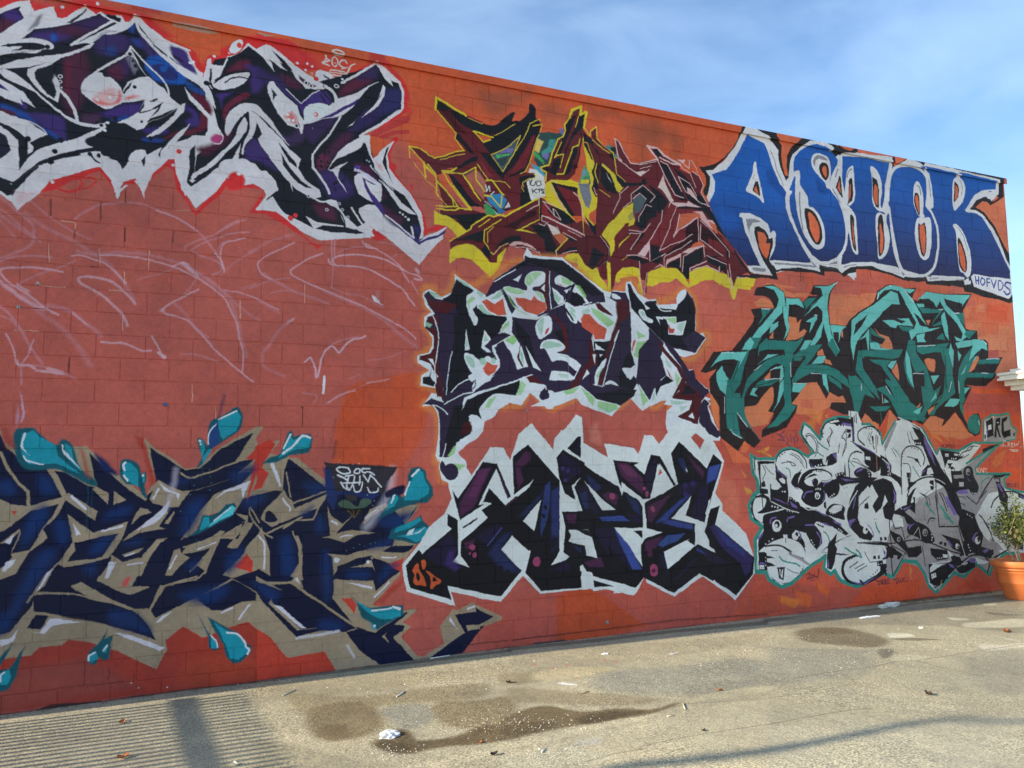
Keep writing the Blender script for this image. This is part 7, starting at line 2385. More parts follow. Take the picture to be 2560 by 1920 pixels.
GROUND = '''
=BR 8F8164
=DK 6A5C44
=LT CFC3A2
=GY A09E8C
T 0 1440 3.456
f B8AE92 s100:-1000,950 2212,700 2212,1100 1500,1500 1500,2400 -1000,2400
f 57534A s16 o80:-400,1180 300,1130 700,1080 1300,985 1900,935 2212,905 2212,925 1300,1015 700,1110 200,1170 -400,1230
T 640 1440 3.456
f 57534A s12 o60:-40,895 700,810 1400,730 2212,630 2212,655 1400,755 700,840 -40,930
f BBAF8E s60:0,960 700,880 1400,830 2212,740 2212,860 1500,930 600,1040 0,1060
f A79A7A s70 ~:300,1020 900,1040 1500,960 2000,930 1900,1060 1300,1100 700,1160 400,1200
f 948566 s70 ~:500,1130 900,1080 1080,1180 1100,1300 900,1400 650,1420 500,1380 440,1250
f 7F7054 s60 o90 ~:560,1300 760,1290 820,1370 700,1430 560,1400
f A4A08C s60 ~:1080,1150 1400,1100 1560,1180 1500,1270 1300,1330 1180,1260
f 9A8C6C s60 ~:1540,1100 1900,1080 2212,1050 2212,1300 1900,1330 1600,1280
f 75664B s44 ~:1180,1330 1330,1340 1400,1420 1700,1390 1950,1300 2212,1280 2400,1200 2500,1260 2212,1400 1900,1460 1700,1470 1500,1500 1300,1540 1080,1500 1000,1450 1100,1390
f 65573F s30 o90 ~:1080,1440 1300,1440 1340,1500 1180,1520 1060,1480
f B0A688 s60:0,1400 500,1500 900,1600 1300,1640 1300,1900 0,1900
f CDC1A0 s24 ~:1300,1640 1700,1570 2212,1440 2400,1400 2212,1480 1800,1610 1500,1680 1250,1720
T 1280 1440 3.456
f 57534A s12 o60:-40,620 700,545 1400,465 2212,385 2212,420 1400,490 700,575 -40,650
f B5A98B s60:0,700 700,600 1500,560 2212,480 2212,560 1400,700 700,780 0,850
f A29473 s50 o80 ~:-100,840 200,830 300,880 100,930 -100,920
f C8B992 s50 ~:200,830 500,790 900,790 700,850 400,880 200,890
f A5A18E s80 o80 ~:800,840 1400,780 2100,720 2212,900 1800,1000 1200,1030 700,960
f A89B7C s60 ~:0,960 500,1000 900,1020 1300,1080 900,1120 300,1100 0,1080
f 7C6D51 s44 ~:-100,1250 250,1120 600,1170 900,1140 1200,1150 1400,1100 1440,1110 1250,1180 900,1240 600,1290 300,1340 -100,1420
f 64563F s30 ~:560,1230 760,1180 1000,1170 1150,1170 1000,1210 800,1260 620,1280
f 6B5D45 s40 o80 ~:-60,1290 200,1260 400,1270 200,1350 -60,1380
l DK 16 s5 o80 ~:800,1190 770,1220 755,1260
l DK 14 s5 o80 ~:860,1180 830,1210 815,1240
l DK 10 s5 o70:910,1170 875,1200
f CFC3A0 s26 ~:-100,1450 300,1380 700,1290 1100,1220 1300,1170 1700,1020 2212,950 2212,1000 1700,1070 1400,1130 1100,1250 700,1340 300,1430 -100,1500
f C9BD9C s60:0,1500 800,1360 1400,1180 2212,1060 2212,1800 0,1800
f CBC5B2 s30 o70:540,1420 760,1390 760,1450 560,1470
f C6BDA0 s40:-100,1560 500,1460 900,1560 300,1800 -100,1800
l 6F6650 9 s3 o85:1380,1135 1500,1105 1700,1095 2000,1070 2212,1060
l 6F6650 11 s3 o90:640,1600 860,1540 1120,1500 1110,1480 1260,1445 1500,1395 1900,1330 2212,1285
l 6F6650 8 s3 o70:1340,1540 1400,1510 1560,1480
l 6F6650 7 s3 o60:440,1650 640,1600
l 7D7359 7 s3 o60:700,770 1200,800 1700,760 2212,700
f EDEBE0 s6:380,915 440,915 570,935 560,945 430,935
d C88870 w50 s14 o80:190,770 365,790 560,880 795,725 900,735 480,765
d C88870 w26 s10 o70:290,740 1350,700
f E8E4D6 s8:1340,670 1440,655 1380,680
T 1920 1440 3.456
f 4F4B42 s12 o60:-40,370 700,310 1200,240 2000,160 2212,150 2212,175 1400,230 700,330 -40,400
f A59B83 s70:300,320 900,300 1500,230 2212,160 2212,500 1500,430 900,420 0,470
f 8E8167 s50 ~:250,470 600,440 900,500 1050,570 900,620 600,600 300,560
f 7D6F55 s40 o80 ~:380,450 620,450 740,490 560,500 420,480
f E6DFC4 s12:1020,500 1080,490 1240,500 1270,520 1180,530 1060,535
f 7F765F s14 o80 ~:1060,545 1250,535 1500,550 1250,560
f D3C8A6 s10 ~:1050,690 1200,680 1380,700 1330,730 1180,740 1070,730
f 8C8470 s24 ~:950,640 1080,640 1060,700 980,710
f D6CCAD s24 ~:1700,410 1850,400 2212,370 2212,440 1900,450 1700,440
f D8CEB0 s14 o80 ~:1550,360 1700,370 1740,380 1600,385
f D6CCAE s14 o80:1850,240 1980,230 1960,250 1870,255
f D8CEB2 s20 ~:1830,590 2000,600 2212,580 2212,610 1900,650
f D8CEB2 s16 o80:1900,500 2212,570 2100,560
f 7E7562 s14 o80 ~:1870,310 1950,315 2100,330 2212,335 2080,345 1930,335
f AAA48F s80 o80:0,620 900,640 900,850 0,950
f A39B85 s80 o70 ~:1700,700 2212,640 2212,1000 1900,1000 1750,850
l 6F6650 11 s3 o85:230,890 340,870 600,825 900,790 1100,740 1290,730 1500,700 1800,650 2212,590
l 6F6650 9 s4 o80:1290,730 1420,770 1600,810 1850,860
l 6F6650 9 s3 o75:0,1055 260,1020 500,980 800,930
l 6F6650 11 s3 o90:0,1285 300,1225 600,1175 900,1140 1040,1130 1160,1135
l 7D7359 8 s4 o60:640,850 720,900 760,930
f C4B99A s60 ~:700,960 1200,1060 1600,1130 1300,1180 800,1130 600,1000
f D0C5A3 s20 o80 ~:1480,1140 1600,1130 1700,1150 1620,1170 1500,1165
f C8BEA0 s100:0,1300 1500,1250 2212,1200 2212,1900 0,1900
d 6A6350 w22 s10 o60:280,880 270,910 690,890
f 5E7A2A s10 o50 ~:1190,220 1280,205 1300,225 1220,235
'''
# ---------------------------------------------------------------- helpers
C = sc.collection
def obj(name, me, mat=None, parent=None, loc=None):
    o = bpy.data.objects.new(name, me); C.objects.link(o)
    if mat and me and not me.materials: me.materials.append(mat)
    if parent: o.parent = parent
    if loc is not None: o.location = loc
    return o
def tag(o, label=None, cat=None, group=None, kind=None):
    for k, v in (('label', label), ('category', cat), ('group', group), ('kind', kind)):
        if v: o[k] = v
    return o
def me_from(name, V, F, smooth=False):
    m = bpy.data.meshes.new(name); m.from_pydata([tuple(v) for v in V], [], F)
    if smooth: m.polygons.foreach_set('use_smooth', [True]*len(m.polygons))
    m.update(); return m
def boxdata(x0, x1, y0, y1, z0, z1, V, F, bev=0):
    n = len(V)
    if not bev:
        V += [(x0, y0, z0), (x1, y0, z0), (x1, y1, z0), (x0, y1, z0), (x0, y0, z1), (x1, y0, z1), (x1, y1, z1), (x0, y1, z1)]
        F += [tuple(n+i for i in q) for q in ((0, 3, 2, 1), (4, 5, 6, 7), (0, 1, 5, 4), (1, 2, 6, 5), (2, 3, 7, 6), (3, 0, 4, 7))]
    else:   # bevelled front face (towards -y), open back
        b = bev
        V += [(x0+b, y0, z0+b), (x1-b, y0, z0+b), (x1-b, y0, z1-b), (x0+b, y0, z1-b), (x0, y0+b, z0), (x1, y0+b, z0), (x1, y0+b, z1), (x0, y0+b, z1), (x0, y1, z0), (x1, y1, z0), (x1, y1, z1), (x0, y1, z1)]
        F += [(n, n+1, n+2, n+3)]
        for a in range(4):
            c = (a+1) % 4; F += [(n+4+a, n+4+c, n+c, n+a), (n+8+a, n+8+c, n+4+c, n+4+a)]
def tube(pts, rad, seg=8, V=None, F=None):
    V = [] if V is None else V; F = [] if F is None else F; P = [Vector(p) for p in pts]; n = len(P); base = len(V)
    for i, p in enumerate(P):
        d = (P[min(i+1, n-1)]-P[max(i-1, 0)]).normalized(); a = d.orthogonal().normalized() if i == 0 else (a-d*a.dot(d)).normalized(); b = d.cross(a)
        r = rad[i] if hasattr(rad, '__len__') else rad
        for k in range(seg):
            t = 2*math.pi*k/seg; V.append(tuple(p+a*(r*math.cos(t))+b*(r*math.sin(t))))
    for i in range(n-1):
        for k in range(seg):
            k2 = (k+1) % seg; F.append((base+i*seg+k, base+i*seg+k2, base+(i+1)*seg+k2, base+(i+1)*seg+k))
    F.append(tuple(base+k for k in range(seg))[::-1]); F.append(tuple(base+(n-1)*seg+k for k in range(seg)))
    return V, F
def mat(name, col, rough=.8, bump=0, scale=60, var=.15, metal=0, vscale=None):
    m = bpy.data.materials.new(name); m.use_nodes = True; t = m.node_tree; b = t.nodes['Principled BSDF']
    b.inputs['Roughness'].default_value = rough; b.inputs['Metallic'].default_value = metal
    if 'Specular IOR Level' in b.inputs: b.inputs['Specular IOR Level'].default_value = .3
    g = t.nodes.new('ShaderNodeNewGeometry'); n = t.nodes.new('ShaderNodeTexNoise'); n.inputs['Scale'].default_value = vscale or scale/8; n.inputs['Detail'].default_value = 5
    t.links.new(g.outputs['Position'], n.inputs['Vector'])
    r = t.nodes.new('ShaderNodeValToRGB'); c = np.array(col)
    r.color_ramp.elements[0].position = .3; r.color_ramp.elements[1].position = .7
    r.color_ramp.elements[0].color = (*(c*(1-var)), 1); r.color_ramp.elements[1].color = (*np.minimum(c*(1+var), .95), 1)
    t.links.new(n.outputs[0], r.inputs[0]); t.links.new(r.outputs[0], b.inputs['Base Color'])
    if bump:
        n2 = t.nodes.new('ShaderNodeTexNoise'); n2.inputs['Scale'].default_value = scale; n2.inputs['Detail'].default_value = 4
        t.links.new(g.outputs['Position'], n2.inputs['Vector']); bp = t.nodes.new('ShaderNodeBump'); bp.inputs['Strength'].default_value = bump; bp.inputs['Distance'].default_value = .01
        t.links.new(n2.outputs[0], bp.inputs['Height']); t.links.new(bp.outputs[0], b.inputs['Normal'])
    return m
def make_image(name, cv):
    im = bpy.data.images.new(name, cv.W, cv.H, float_buffer=True, is_data=True)
    a = np.ones((cv.H, cv.W, 4), np.float32); a[..., :3] = cv.a
    im.pixels.foreach_set(a.ravel()); im.update(); im.pack(); return im
def fract(shape, octs, rs):
    out = np.zeros(shape, np.float32); H, Wd = shape
    for s, amp in octs:
        g = rs.rand(int(H/s)+3, int(Wd/s)+3).astype(np.float32)-.5
        y = np.arange(H)/s; x = np.arange(Wd)/s; yi = y.astype(int); xi = x.astype(int); fy = (y-yi)[:, None]; fx = (x-xi)[None]
        fy = fy*fy*(3-2*fy); fx = fx*fx*(3-2*fx)
        out += amp*((g[yi][:, xi]*(1-fx)+g[yi][:, xi+1]*fx)*(1-fy)+(g[yi+1][:, xi]*(1-fx)+g[yi+1][:, xi+1]*fx)*fy)
    return out
# ---------------------------------------------------------------- painted wall material
U0, U1, V0, V1, PPM = -3.6, 13.4, -.2, 6.5, 210
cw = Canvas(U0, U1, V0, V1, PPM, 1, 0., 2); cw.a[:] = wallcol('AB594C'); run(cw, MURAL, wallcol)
# spray and roller wear: slightly ragged edges, patchy opacity, pores that show dark
dx = fract((cw.H, cw.W), [(26, 4.2), (9, 2.0), (3, 1.2)], RNG); dy = fract((cw.H, cw.W), [(26, 4.2), (9, 2.0), (3, 1.2)], RNG)
yy, xx = np.mgrid[0:cw.H, 0:cw.W]
cw.a = cw.a[np.clip((yy+dy*.55).astype(int), 0, cw.H-1), np.clip((xx+dx*.55).astype(int), 0, cw.W-1)]
tone = 1+fract((cw.H, cw.W), [(160, .16), (40, .13), (10, .10), (3, .12), (1.01, .10)], RNG)
lum = cw.a.mean(2); tone = 1+(tone-1)*np.where(lum > .4, .85, 1.25)
pores = fract((cw.H, cw.W), [(2.2, 1.), (1.01, .8)], RNG); patch = fract((cw.H, cw.W), [(70, 1.), (18, .6)], RNG)
pm = np.clip((pores-.62-.30*np.clip(.2-patch, 0, 1))*6, 0, 1)
cw.a *= tone[..., None]; cw.a *= (1-.55*pm)[..., None]
# thin washes of neighbouring overspray: cooler and duller bloom in places
bl = np.clip(fract((cw.H, cw.W), [(120, 1.1), (30, .5), (8, .25)], RNG)*1.2, 0, .30)[..., None]
cw.a = (cw.a*(1-bl*.35)+np.array([.30, .27, .27])*bl*.22*(.2+lum[..., None])).astype(np.float32)
IMW = make_image('mural_paint', cw)
def painted(name):
    m = bpy.data.materials.new(name); m.use_nodes = True; t = m.node_tree; b = t.nodes['Principled BSDF']; K = t.links.new
    g = t.nodes.new('ShaderNodeNewGeometry'); mp = t.nodes.new('ShaderNodeSeparateXYZ'); K(g.outputs['Position'], mp.inputs[0])
    cb = t.nodes.new('ShaderNodeCombineXYZ')
    for ax, o, (a, bb) in ((0, 'X', (U0, U1)), (1, 'Z', (V0, V1))):
        r = t.nodes.new('ShaderNodeMapRange'); r.inputs['From Min'].default_value = a; r.inputs['From Max'].default_value = a+(cw.W if ax == 0 else cw.H)/PPM; K(mp.outputs[o], r.inputs['Value']); K(r.outputs[0], cb.inputs[ax])
    im = t.nodes.new('ShaderNodeTexImage'); im.image = IMW; im.extension = 'EXTEND'; im.interpolation = 'Linear'; K(cb.outputs[0], im.inputs[0])
    K(im.outputs[0], b.inputs['Base Color']); b.inputs['Roughness'].default_value = .62; b.inputs['Specular IOR Level'].default_value = .25
    n = t.nodes.new('ShaderNodeTexNoise'); n.inputs['Scale'].default_value = 160; n.inputs['Detail'].default_value = 5; n.inputs['Roughness'].default_value = .7; K(g.outputs['Position'], n.inputs['Vector'])
    v = t.nodes.new('ShaderNodeTexVoronoi'); v.inputs['Scale'].default_value = 95; K(g.outputs['Position'], v.inputs['Vector'])
    ad = t.nodes.new('ShaderNodeMath'); ad.operation = 'MULTIPLY_ADD'; ad.inputs[1].default_value = .7; K(v.outputs['Distance'], ad.inputs[0]); K(n.outputs[0], ad.inputs[2])
    bp = t.nodes.new('ShaderNodeBump'); bp.inputs['Strength'].default_value = .5; bp.inputs['Distance'].default_value = .004; K(ad.outputs[0], bp.inputs['Height']); K(bp.outputs[0], b.inputs['Normal'])
    return m
M_wall = painted('painted_blockwork')
# ---------------------------------------------------------------- the building with the block wall
BX, CZ = .4064, .2032; XL, XR = -8.5*BX, 32.5*BX; ZT = GZ+14*CZ
bld = tag(obj('building', None, loc=(XL, 0, 0)), 'long one storey concrete block building wall painted orange and covered in six large graffiti pieces', 'building')
bld.empty_display_size = .3
def kid(name, me, m, loc=None, kind=None, parent=bld):
    o = obj(name, me, m, parent, loc); o.matrix_parent_inverse = parent.matrix_world.inverted() if parent is not bld else Matrix.Translation((-XL, 0, 0))
    if kind: o['kind'] = kind
    return o
def blockmesh(w, h, b, i):
    V, F = [], []; j = .0032
    boxdata(-w/2+j, w/2-j, 0, .05, -h/2+j, h/2-j, V, F, b)
    return me_from('block_%d' % i, V, F)
BM = {1: [blockmesh(BX, CZ, b, k) for k, b in enumerate((.0022, .003, .004))], 2: [blockmesh(BX/2, CZ, .003, 9)]}
for L_ in BM.values():
    for m_ in L_: m_.materials.append(M_wall)
cells = []
for row in range(-14, 18):
    zt = GZ-row*CZ; zc = zt-CZ/2
    i = -17; off = row % 2                     # vertical joints on even half-blocks in even rows
    x = -17
    while x < 65:
        w = 1 if (x+off) % 2 == 1 or x == 64 else 2
        if x+w > 65: w = 1
        cells.append(((x+w/2)*BX/2, zc, w)); x += w
def pxy(X):
    d = np.array(X)-CAMP; z = d@FF; return 1280+FPX*(d@RR)/z, 960-FPX*(d@UU)/z, z
scored = []
for k, (x, z, w) in enumerate(cells):
    px, py, dep = pxy((x, 0, z)); vis = -40 < px < 2600 and -30 < py < 1830 and z > -.02
    scored.append((-(w/dep**3) if vis else 1, k))
scored.sort(); top = {k for s_, k in scored[:300]}
V, F = [], []
for k, (x, z, w) in enumerate(cells):
    y = RNG.uniform(-.0022, .0012); r1, r2 = RNG.normal(0, .0028), RNG.normal(0, .0035)
    me = random.choice(BM[1] if w == 2 else BM[2])
    if k in top:
        o = kid('block', me, M_wall, (x, y, z)); o.rotation_euler = (r2, 0, r1)
    else:
        n = len(V); c1, s1 = math.cos(r1), math.sin(r1)
        V += [(x+v.co.x*c1, y+v.co.x*s1+v.co.y+v.co.z*r2*-1, z+v.co.z) for v in me.vertices]; F += [tuple(n+q for q in p.vertices) for p in me.polygons]
kid('blockwork', me_from('blockwork', V, F), M_wall, kind='stuff')
V, F = [], []; boxdata(XL+.004, XR-.004, .0042, .19, -.3, ZT-.002, V, F); kid('mortar', me_from('mortar', V, F), M_wall)
M_body = mat('block_return_paint', (.42, .13, .07), .8, .3, 80)
V, F = [], []; boxdata(XL+.01, XR-.01, .19, 9, -.3, ZT-.15, V, F); kid('side_wall', me_from('side_wall', V, F), M_body)
# coping: painted sheet metal edge in 3.05 m lengths, front lip hanging over the wall head
xs = [XL-.02]; x = 12.50
cut = []
while x > XL: cut.append(x); x -= 3.05
xs += sorted(cut)+[XR+.03]
for a, b in zip(xs[:-1], xs[1:]):
    V, F = [], []; lift = RNG.uniform(-.002, .002)
    boxdata(a+.001, b-.001, -.022+lift, .30, ZT+.004, ZT+.072, V, F)
    boxdata(a+.001, b-.001, -.030+lift, -.0225+lift, ZT-.012, ZT+.078, V, F)
    boxdata(a-.03, a+.03, -.033+lift, -.0305+lift, ZT-.010, ZT+.079, V, F)
    kid('coping_section', me_from('coping_section', V, F), M_wall)
# small fixings left in the wall
M_steel = mat('galvanised_steel', (.34, .36, .36), .5, .2, 200, metal=.6); M_blue = mat('blue_plastic', (.07, .13, .24), .5)
for px, py, r, m_ in ((46, 768, .014, M_steel), (92.6, 710, .010, M_steel), (413.8, 1011.5, .018, M_blue), (1517, 1555.7, .018, M_steel), (1316.7, 1026.5, .012, M_steel)):
    p = onwall(px, py); V, F = tube([(0, .01, 0), (0, -.012, 0), (0, -.014, 0)], [r, r, r*.5], 8); tube([(0, -.012, 0), (.008, -.03, -.006)], [r*.35, r*.3], 6, V, F)
    kid('anchor_bolt', me_from('anchor_bolt', V, F), m_, p)
# ---------------------------------------------------------------- ground
GU0, GV0, GPM = -2., -7.2, 90
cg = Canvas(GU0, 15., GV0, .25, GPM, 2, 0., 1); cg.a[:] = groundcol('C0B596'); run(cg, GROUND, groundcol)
cg.a *= (1+fract((cg.H, cg.W), [(200, .16), (70, .16), (24, .14), (8, .10), (3, .06)], RNG))[..., None]
mm = np.minimum(np.minimum(np.arange(cg.W), cg.W-1-np.arange(cg.W))/120., 1)[None, :, None]*np.minimum(np.arange(cg.H)/120., 1)[:, None, None]
cg.a = (cg.a*mm+groundcol('BDB293')*(1-mm)).astype(np.float32)
IMG = make_image('asphalt_stains', cg)
m = bpy.data.materials.new('weathered_asphalt'); m.use_nodes = True; t = m.node_tree; b = t.nodes['Principled BSDF']; K = t.links.new
g = t.nodes.new('ShaderNodeNewGeometry'); sx = t.nodes.new('ShaderNodeSeparateXYZ'); K(g.outputs['Position'], sx.inputs[0]); cb = t.nodes.new('ShaderNodeCombineXYZ')
for ax, o, a, bb in ((0, 'X', GU0, GU0+cg.W/GPM), (1, 'Y', GV0, GV0+cg.H/GPM)):
    r = t.nodes.new('ShaderNodeMapRange'); r.inputs['From Min'].default_value = a; r.inputs['From Max'].default_value = bb; K(sx.outputs[o], r.inputs['Value']); K(r.outputs[0], cb.inputs[ax])
im = t.nodes.new('ShaderNodeTexImage'); im.image = IMG; im.extension = 'EXTEND'; K(cb.outputs[0], im.inputs[0])
def noise(s, d=3, rough=.6):
    n = t.nodes.new('ShaderNodeTexNoise'); n.inputs['Scale'].default_value = s; n.inputs['Detail'].default_value = d; n.inputs['Roughness'].default_value = rough; K(g.outputs['Position'], n.inputs['Vector']); return n
def ramp(src, p0, p1, c0, c1):
    r = t.nodes.new('ShaderNodeValToRGB'); e = r.color_ramp.elements; e[0].position = p0; e[1].position = p1; e[0].color = (*c0, 1); e[1].color = (*c1, 1); K(src, r.inputs[0]); return r
def mul(a, b_, f=1, mode='MULTIPLY'):
    x_ = t.nodes.new('ShaderNodeMixRGB'); x_.blend_type = mode; x_.inputs[0].default_value = f; K(a, x_.inputs[1]); K(b_, x_.inputs[2]); return x_
vo = t.nodes.new('ShaderNodeTexVoronoi'); vo.inputs['Scale'].default_value = 85; K(g.outputs['Position'], vo.inputs['Vector'])
sp1 = ramp(noise(75, 2).outputs[0], .36, .60, (.52, .53, .55), (1.42, 1.40, 1.36))
sepv = t.nodes.new('ShaderNodeSeparateColor'); K(vo.outputs['Color'], sepv.inputs[0])
sp2 = ramp(sepv.outputs[0], .0, 1, (.70, .71, .74), (1.32, 1.30, 1.24))
sp3 = ramp(noise(1.7, 6).outputs[0], .35, .7, (.90, .91, .93), (1.10, 1.09, 1.06))
amt = ramp(noise(.8, 4).outputs[0], .4, .62, (.45,)*3, (1,)*3)
fine = mul(sp1.outputs[0], sp2.outputs[0]); base1 = mul(im.outputs[0], sp3.outputs[0]); full = mul(base1.outputs[0], fine.outputs[0])
mxg = t.nodes.new('ShaderNodeMixRGB'); K(amt.outputs[0], mxg.inputs[0]); K(base1.outputs[0], mxg.inputs[1]); K(full.outputs[0], mxg.inputs[2]); K(mxg.outputs[0], b.inputs['Base Color'])
b.inputs['Roughness'].default_value = .9; b.inputs['Specular IOR Level'].default_value = .2
bp = t.nodes.new('ShaderNodeBump'); bp.inputs['Strength'].default_value = .55; bp.inputs['Distance'].default_value = .006; K(noise(90, 3).outputs[0], bp.inputs['Height'])
bp2 = t.nodes.new('ShaderNodeBump'); bp2.inputs['Strength'].default_value = .5; bp2.inputs['Distance'].default_value = .02; K(noise(9, 4).outputs[0], bp2.inputs['Height']); K(bp.outputs[0], bp2.inputs['Normal']); K(bp2.outputs[0], b.inputs['Normal'])
M_ground = m
def axis_pts(a, b_, st, far):
    return np.concatenate([[-far, -60, -25], np.arange(a, b_+1e-6, st), [max(25, b_+6), 60, far]])
gx = axis_pts(-6, 18, .12, 400); gy = np.concatenate([[-400, -60, -20], np.arange(-9, .301, .12), [12, 60, 400]])
gw = RNG.rand(40, 40)
def bumpz(x, y):
    u, v = x*.9+20, y*.9+20; i, j = int(u) % 39, int(v) % 39; fu, fv = u-int(u), v-int(v); fu = fu*fu*(3-2*fu); fv = fv*fv*(3-2*fv)
    return ((gw[i, j]*(1-fu)+gw[i+1, j]*fu)*(1-fv)+(gw[i, j+1]*(1-fu)+gw[i+1, j+1]*fu)*fv-.5)
def gz(x, y):
    k = min(1, max(0, -y/1.2))*(1 if -9 < y < 1 and -6 < x < 18 else 0)
    return gh(x)+.010*k*bumpz(x, y)+.004*k*bumpz(x*2.3+3, y*2.3)
V = [(float(x), float(y), gz(float(x), float(y))) for y in gy for x in gx]; nx = len(gx)
F = [(j*nx+i, j*nx+i+1, (j+1)*nx+i+1, (j+1)*nx+i) for j in range(len(gy)-1) for i in range(nx-1)]
pav = tag(obj('pavement', me_from('pavement', V, F, True), M_ground), kind='structure')
def drop(px, py, up=0): p = onground(px, py); return Vector((p.x, p.y, gz(p.x, p.y)+up))
# grit: pale broken stones washed into the hollows
M_grit = mat('pale_grit', (.62, .58, .50), .9, 0, 60, .3); V, F = [], []
zones = [(974, 1880, 60, 22, 70), (1120, 1820, 120, 30, 60), (1250, 1800, 120, 26, 90), (1420, 1815, 160, 22, 110), (1340, 1860, 60, 18, 30), (1500, 1660, 420, 60, 90), (2150, 1640, 300, 70, 90), (1900, 1620, 300, 60, 70), (1000, 1700, 400, 60, 60), (560, 1760, 300, 60, 40)]
for cx, cy, sx_, sy_, n_ in zones:
    for _ in range(n_):
        p = drop(cx+RNG.normal(0, sx_*.6), cy+RNG.normal(0, sy_*.6))
        if p.y > -.03 or p.y < -7: continue
        s = RNG.uniform(.0022, .0055) * (1.0 if RNG.rand() < .9 else 1.6); a = RNG.uniform(0, 6.28); n = len(V)
        q = [Vector((math.cos(a+k*2.09)*s*RNG.uniform(.7, 1.3), math.sin(a+k*2.09)*s*RNG.uniform(.7, 1.3), 0)) for k in range(3)]
        V += [tuple(p+v+Vector((0, 0, -.001))) for v in q]+[tuple(p+v*.6+Vector((0, 0, s*.9))) for v in q]
        F += [(n+3, n+4, n+5), (n, n+1, n+4, n+3), (n+1, n+2, n+5, n+4), (n+2, n, n+3, n+5)]
tag(obj('grit', me_from('grit', V, F), M_grit), kind='stuff')
# leaf litter and dirt caught along the foot of the wall
M_leaf = mat('dry_leaf', (.30, .13, .05), .8, 0, 60, .35); V, F = [], []
for _ in range(900):
    if RNG.rand() < .45: x = RNG.uniform(10.2, 12.2); y = -abs(RNG.normal(0, .07))-.01
    else: x = RNG.uniform(-1, 13); y = -abs(RNG.normal(0, .035))-.01
    s = RNG.uniform(.006, .022); a = RNG.uniform(0, 6.28); n = len(V); z = gz(x, y)+.002
    for k, (u, v) in enumerate(((-1, 0), (0, -.45), (1, 0), (0, .45))):
        V.append((x+s*(u*math.cos(a)-v*math.sin(a)), y+s*(u*math.sin(a)+v*math.cos(a)), z+s*RNG.uniform(0, .5)))
    F.append((n, n+1, n+2, n+3))
tag(obj('leaf_litter', me_from('leaf_litter', V, F), mat('dark_litter', (.17, .12, .08), .9, 0, 60, .5, vscale=40)), kind='stuff')
# ---------------------------------------------------------------- things lying about
def crumple(name, sx_, sy_, sz_, seed, n=3):
    r = random.Random(seed); bm = bmesh.new(); bmesh.ops.create_icosphere(bm, subdivisions=n, radius=1)
    for v in bm.verts:
        k = 1+.28*math.sin(v.co.x*5+seed)*math.sin(v.co.y*6+seed*2)+r.uniform(-.22, .22)
        v.co = Vector((v.co.x*k*sx_, v.co.y*k*sy_, max(v.co.z*k, -.25)*sz_))
    me = bpy.data.meshes.new(name); bm.to_mesh(me); bm.free(); return me
M_paper = mat('white_paper', (.82, .82, .80), .8, .2, 90, .05); M_rag = mat('dirty_rag', (.66, .63, .56), .9, .3, 90, .25)
def litter(name, me, m_, px, py, rz, label, cat, up=0):
    o = obj(name, me, m_, loc=drop(px, py, up)); o.rotation_euler = (0, 0, rz); return tag(o, label, cat)
litter('crumpled_paper', crumple('crumpled_paper', .072, .060, .030, 3), M_paper, 974, 1841, .3, 'bright white crumpled scrap of paper lying on the brown stain of the asphalt', 'paper', .008)
litter('rag', crumple('rag', .20, .045, .045, 5), M_rag, 2226, 1517, .15, 'off white knotted rag lying against the foot of the wall', 'rag', .01)
litter('plastic_scrap', crumple('plastic_scrap', .17, .030, .014, 8), M_paper, 2174, 1544, .02, 'flat white strip of plastic lying just in front of the rag', 'plastic', .004)
litter('paper_scrap', crumple('paper_scrap', .036, .030, .008, 11), M_paper, 1513, 1635, .4, 'small white paper scrap near the wall under the black lettering', 'paper', .003)
litter('pebble', crumple('pebble', .035, .028, .014, 14, 2), M_rag, 2303, 1570, .4, 'pale stone lying alone on the open asphalt at the right', 'stone', .003)
M_stick = mat('bleached_stick', (.66, .60, .46), .8, .2, 120, .15); M_whst = mat('white_straw', (.80, .79, .74), .5, 0, 60, .04)
def stick(name, pxs, rad, m_, label, cat='stick', up=.006):
    P = [drop(x, y, up) for x, y in pxs]; c = P[0].copy(); V, F = tube([p-c for p in P], rad, 6); o = obj(name, me_from(name, V, F, True), m_, loc=c); return tag(o, label, cat)
stick('straw', [(706, 1740), (739, 1726)], .005, M_stick, 'thin pale straw left of the brown stain, below the turquoise drop', 'straw')
stick('stick', [(991, 1743), (1005, 1735), (1011, 1729)], .005, M_whst, 'thin white stick with a hooked end, right of the long straw')
stick('stick', [(1354, 1882), (1357, 1878), (1362, 1871)], .004, M_whst, 'short white bent stick near the bottom edge left of the long crack')
stick('twig', [(1708, 1760), (1710, 1768), (1713, 1775)], .005, M_stick, 'short yellow twig standing out on the pale strip beside the dark hollow', 'twig')
stick('plastic_tube', [(1075.5, 1648), (1124.7, 1640.5)], .006, M_whst, 'straight white plastic tube leaning along the foot of the wall by the navy arrow', 'tube', .008)
stick('twig', [(1667, 1793), (1686, 1790)], .004, M_stick, 'pale flat twig just right of the dark hollow', 'twig')
stick('twig', [(1450, 1737), (1462, 1734), (1472, 1729)], .003, M_leaf, 'thin dark twig above the dark hollow', 'twig')
def leafmesh(name, s, seed):
    r = random.Random(seed); V, F = [], []; n = 9
    for k in range(n):
        a = 2*math.pi*k/n; rr = s*(1+r.uniform(-.25, .25)); V.append((math.cos(a)*rr, math.sin(a)*rr*.55, s*r.uniform(.12, .75)))
    V.append((0, 0, 0)); F = [(k, (k+1) % n, n) for k in range(n)]
    return me_from(name, V, F)
M_or = mat('orange_leaf', (.42, .15, .05), .7, 0, 60, .3); M_dk = mat('dark_leaf', (.05, .035, .025), .8, 0, 60, .3)
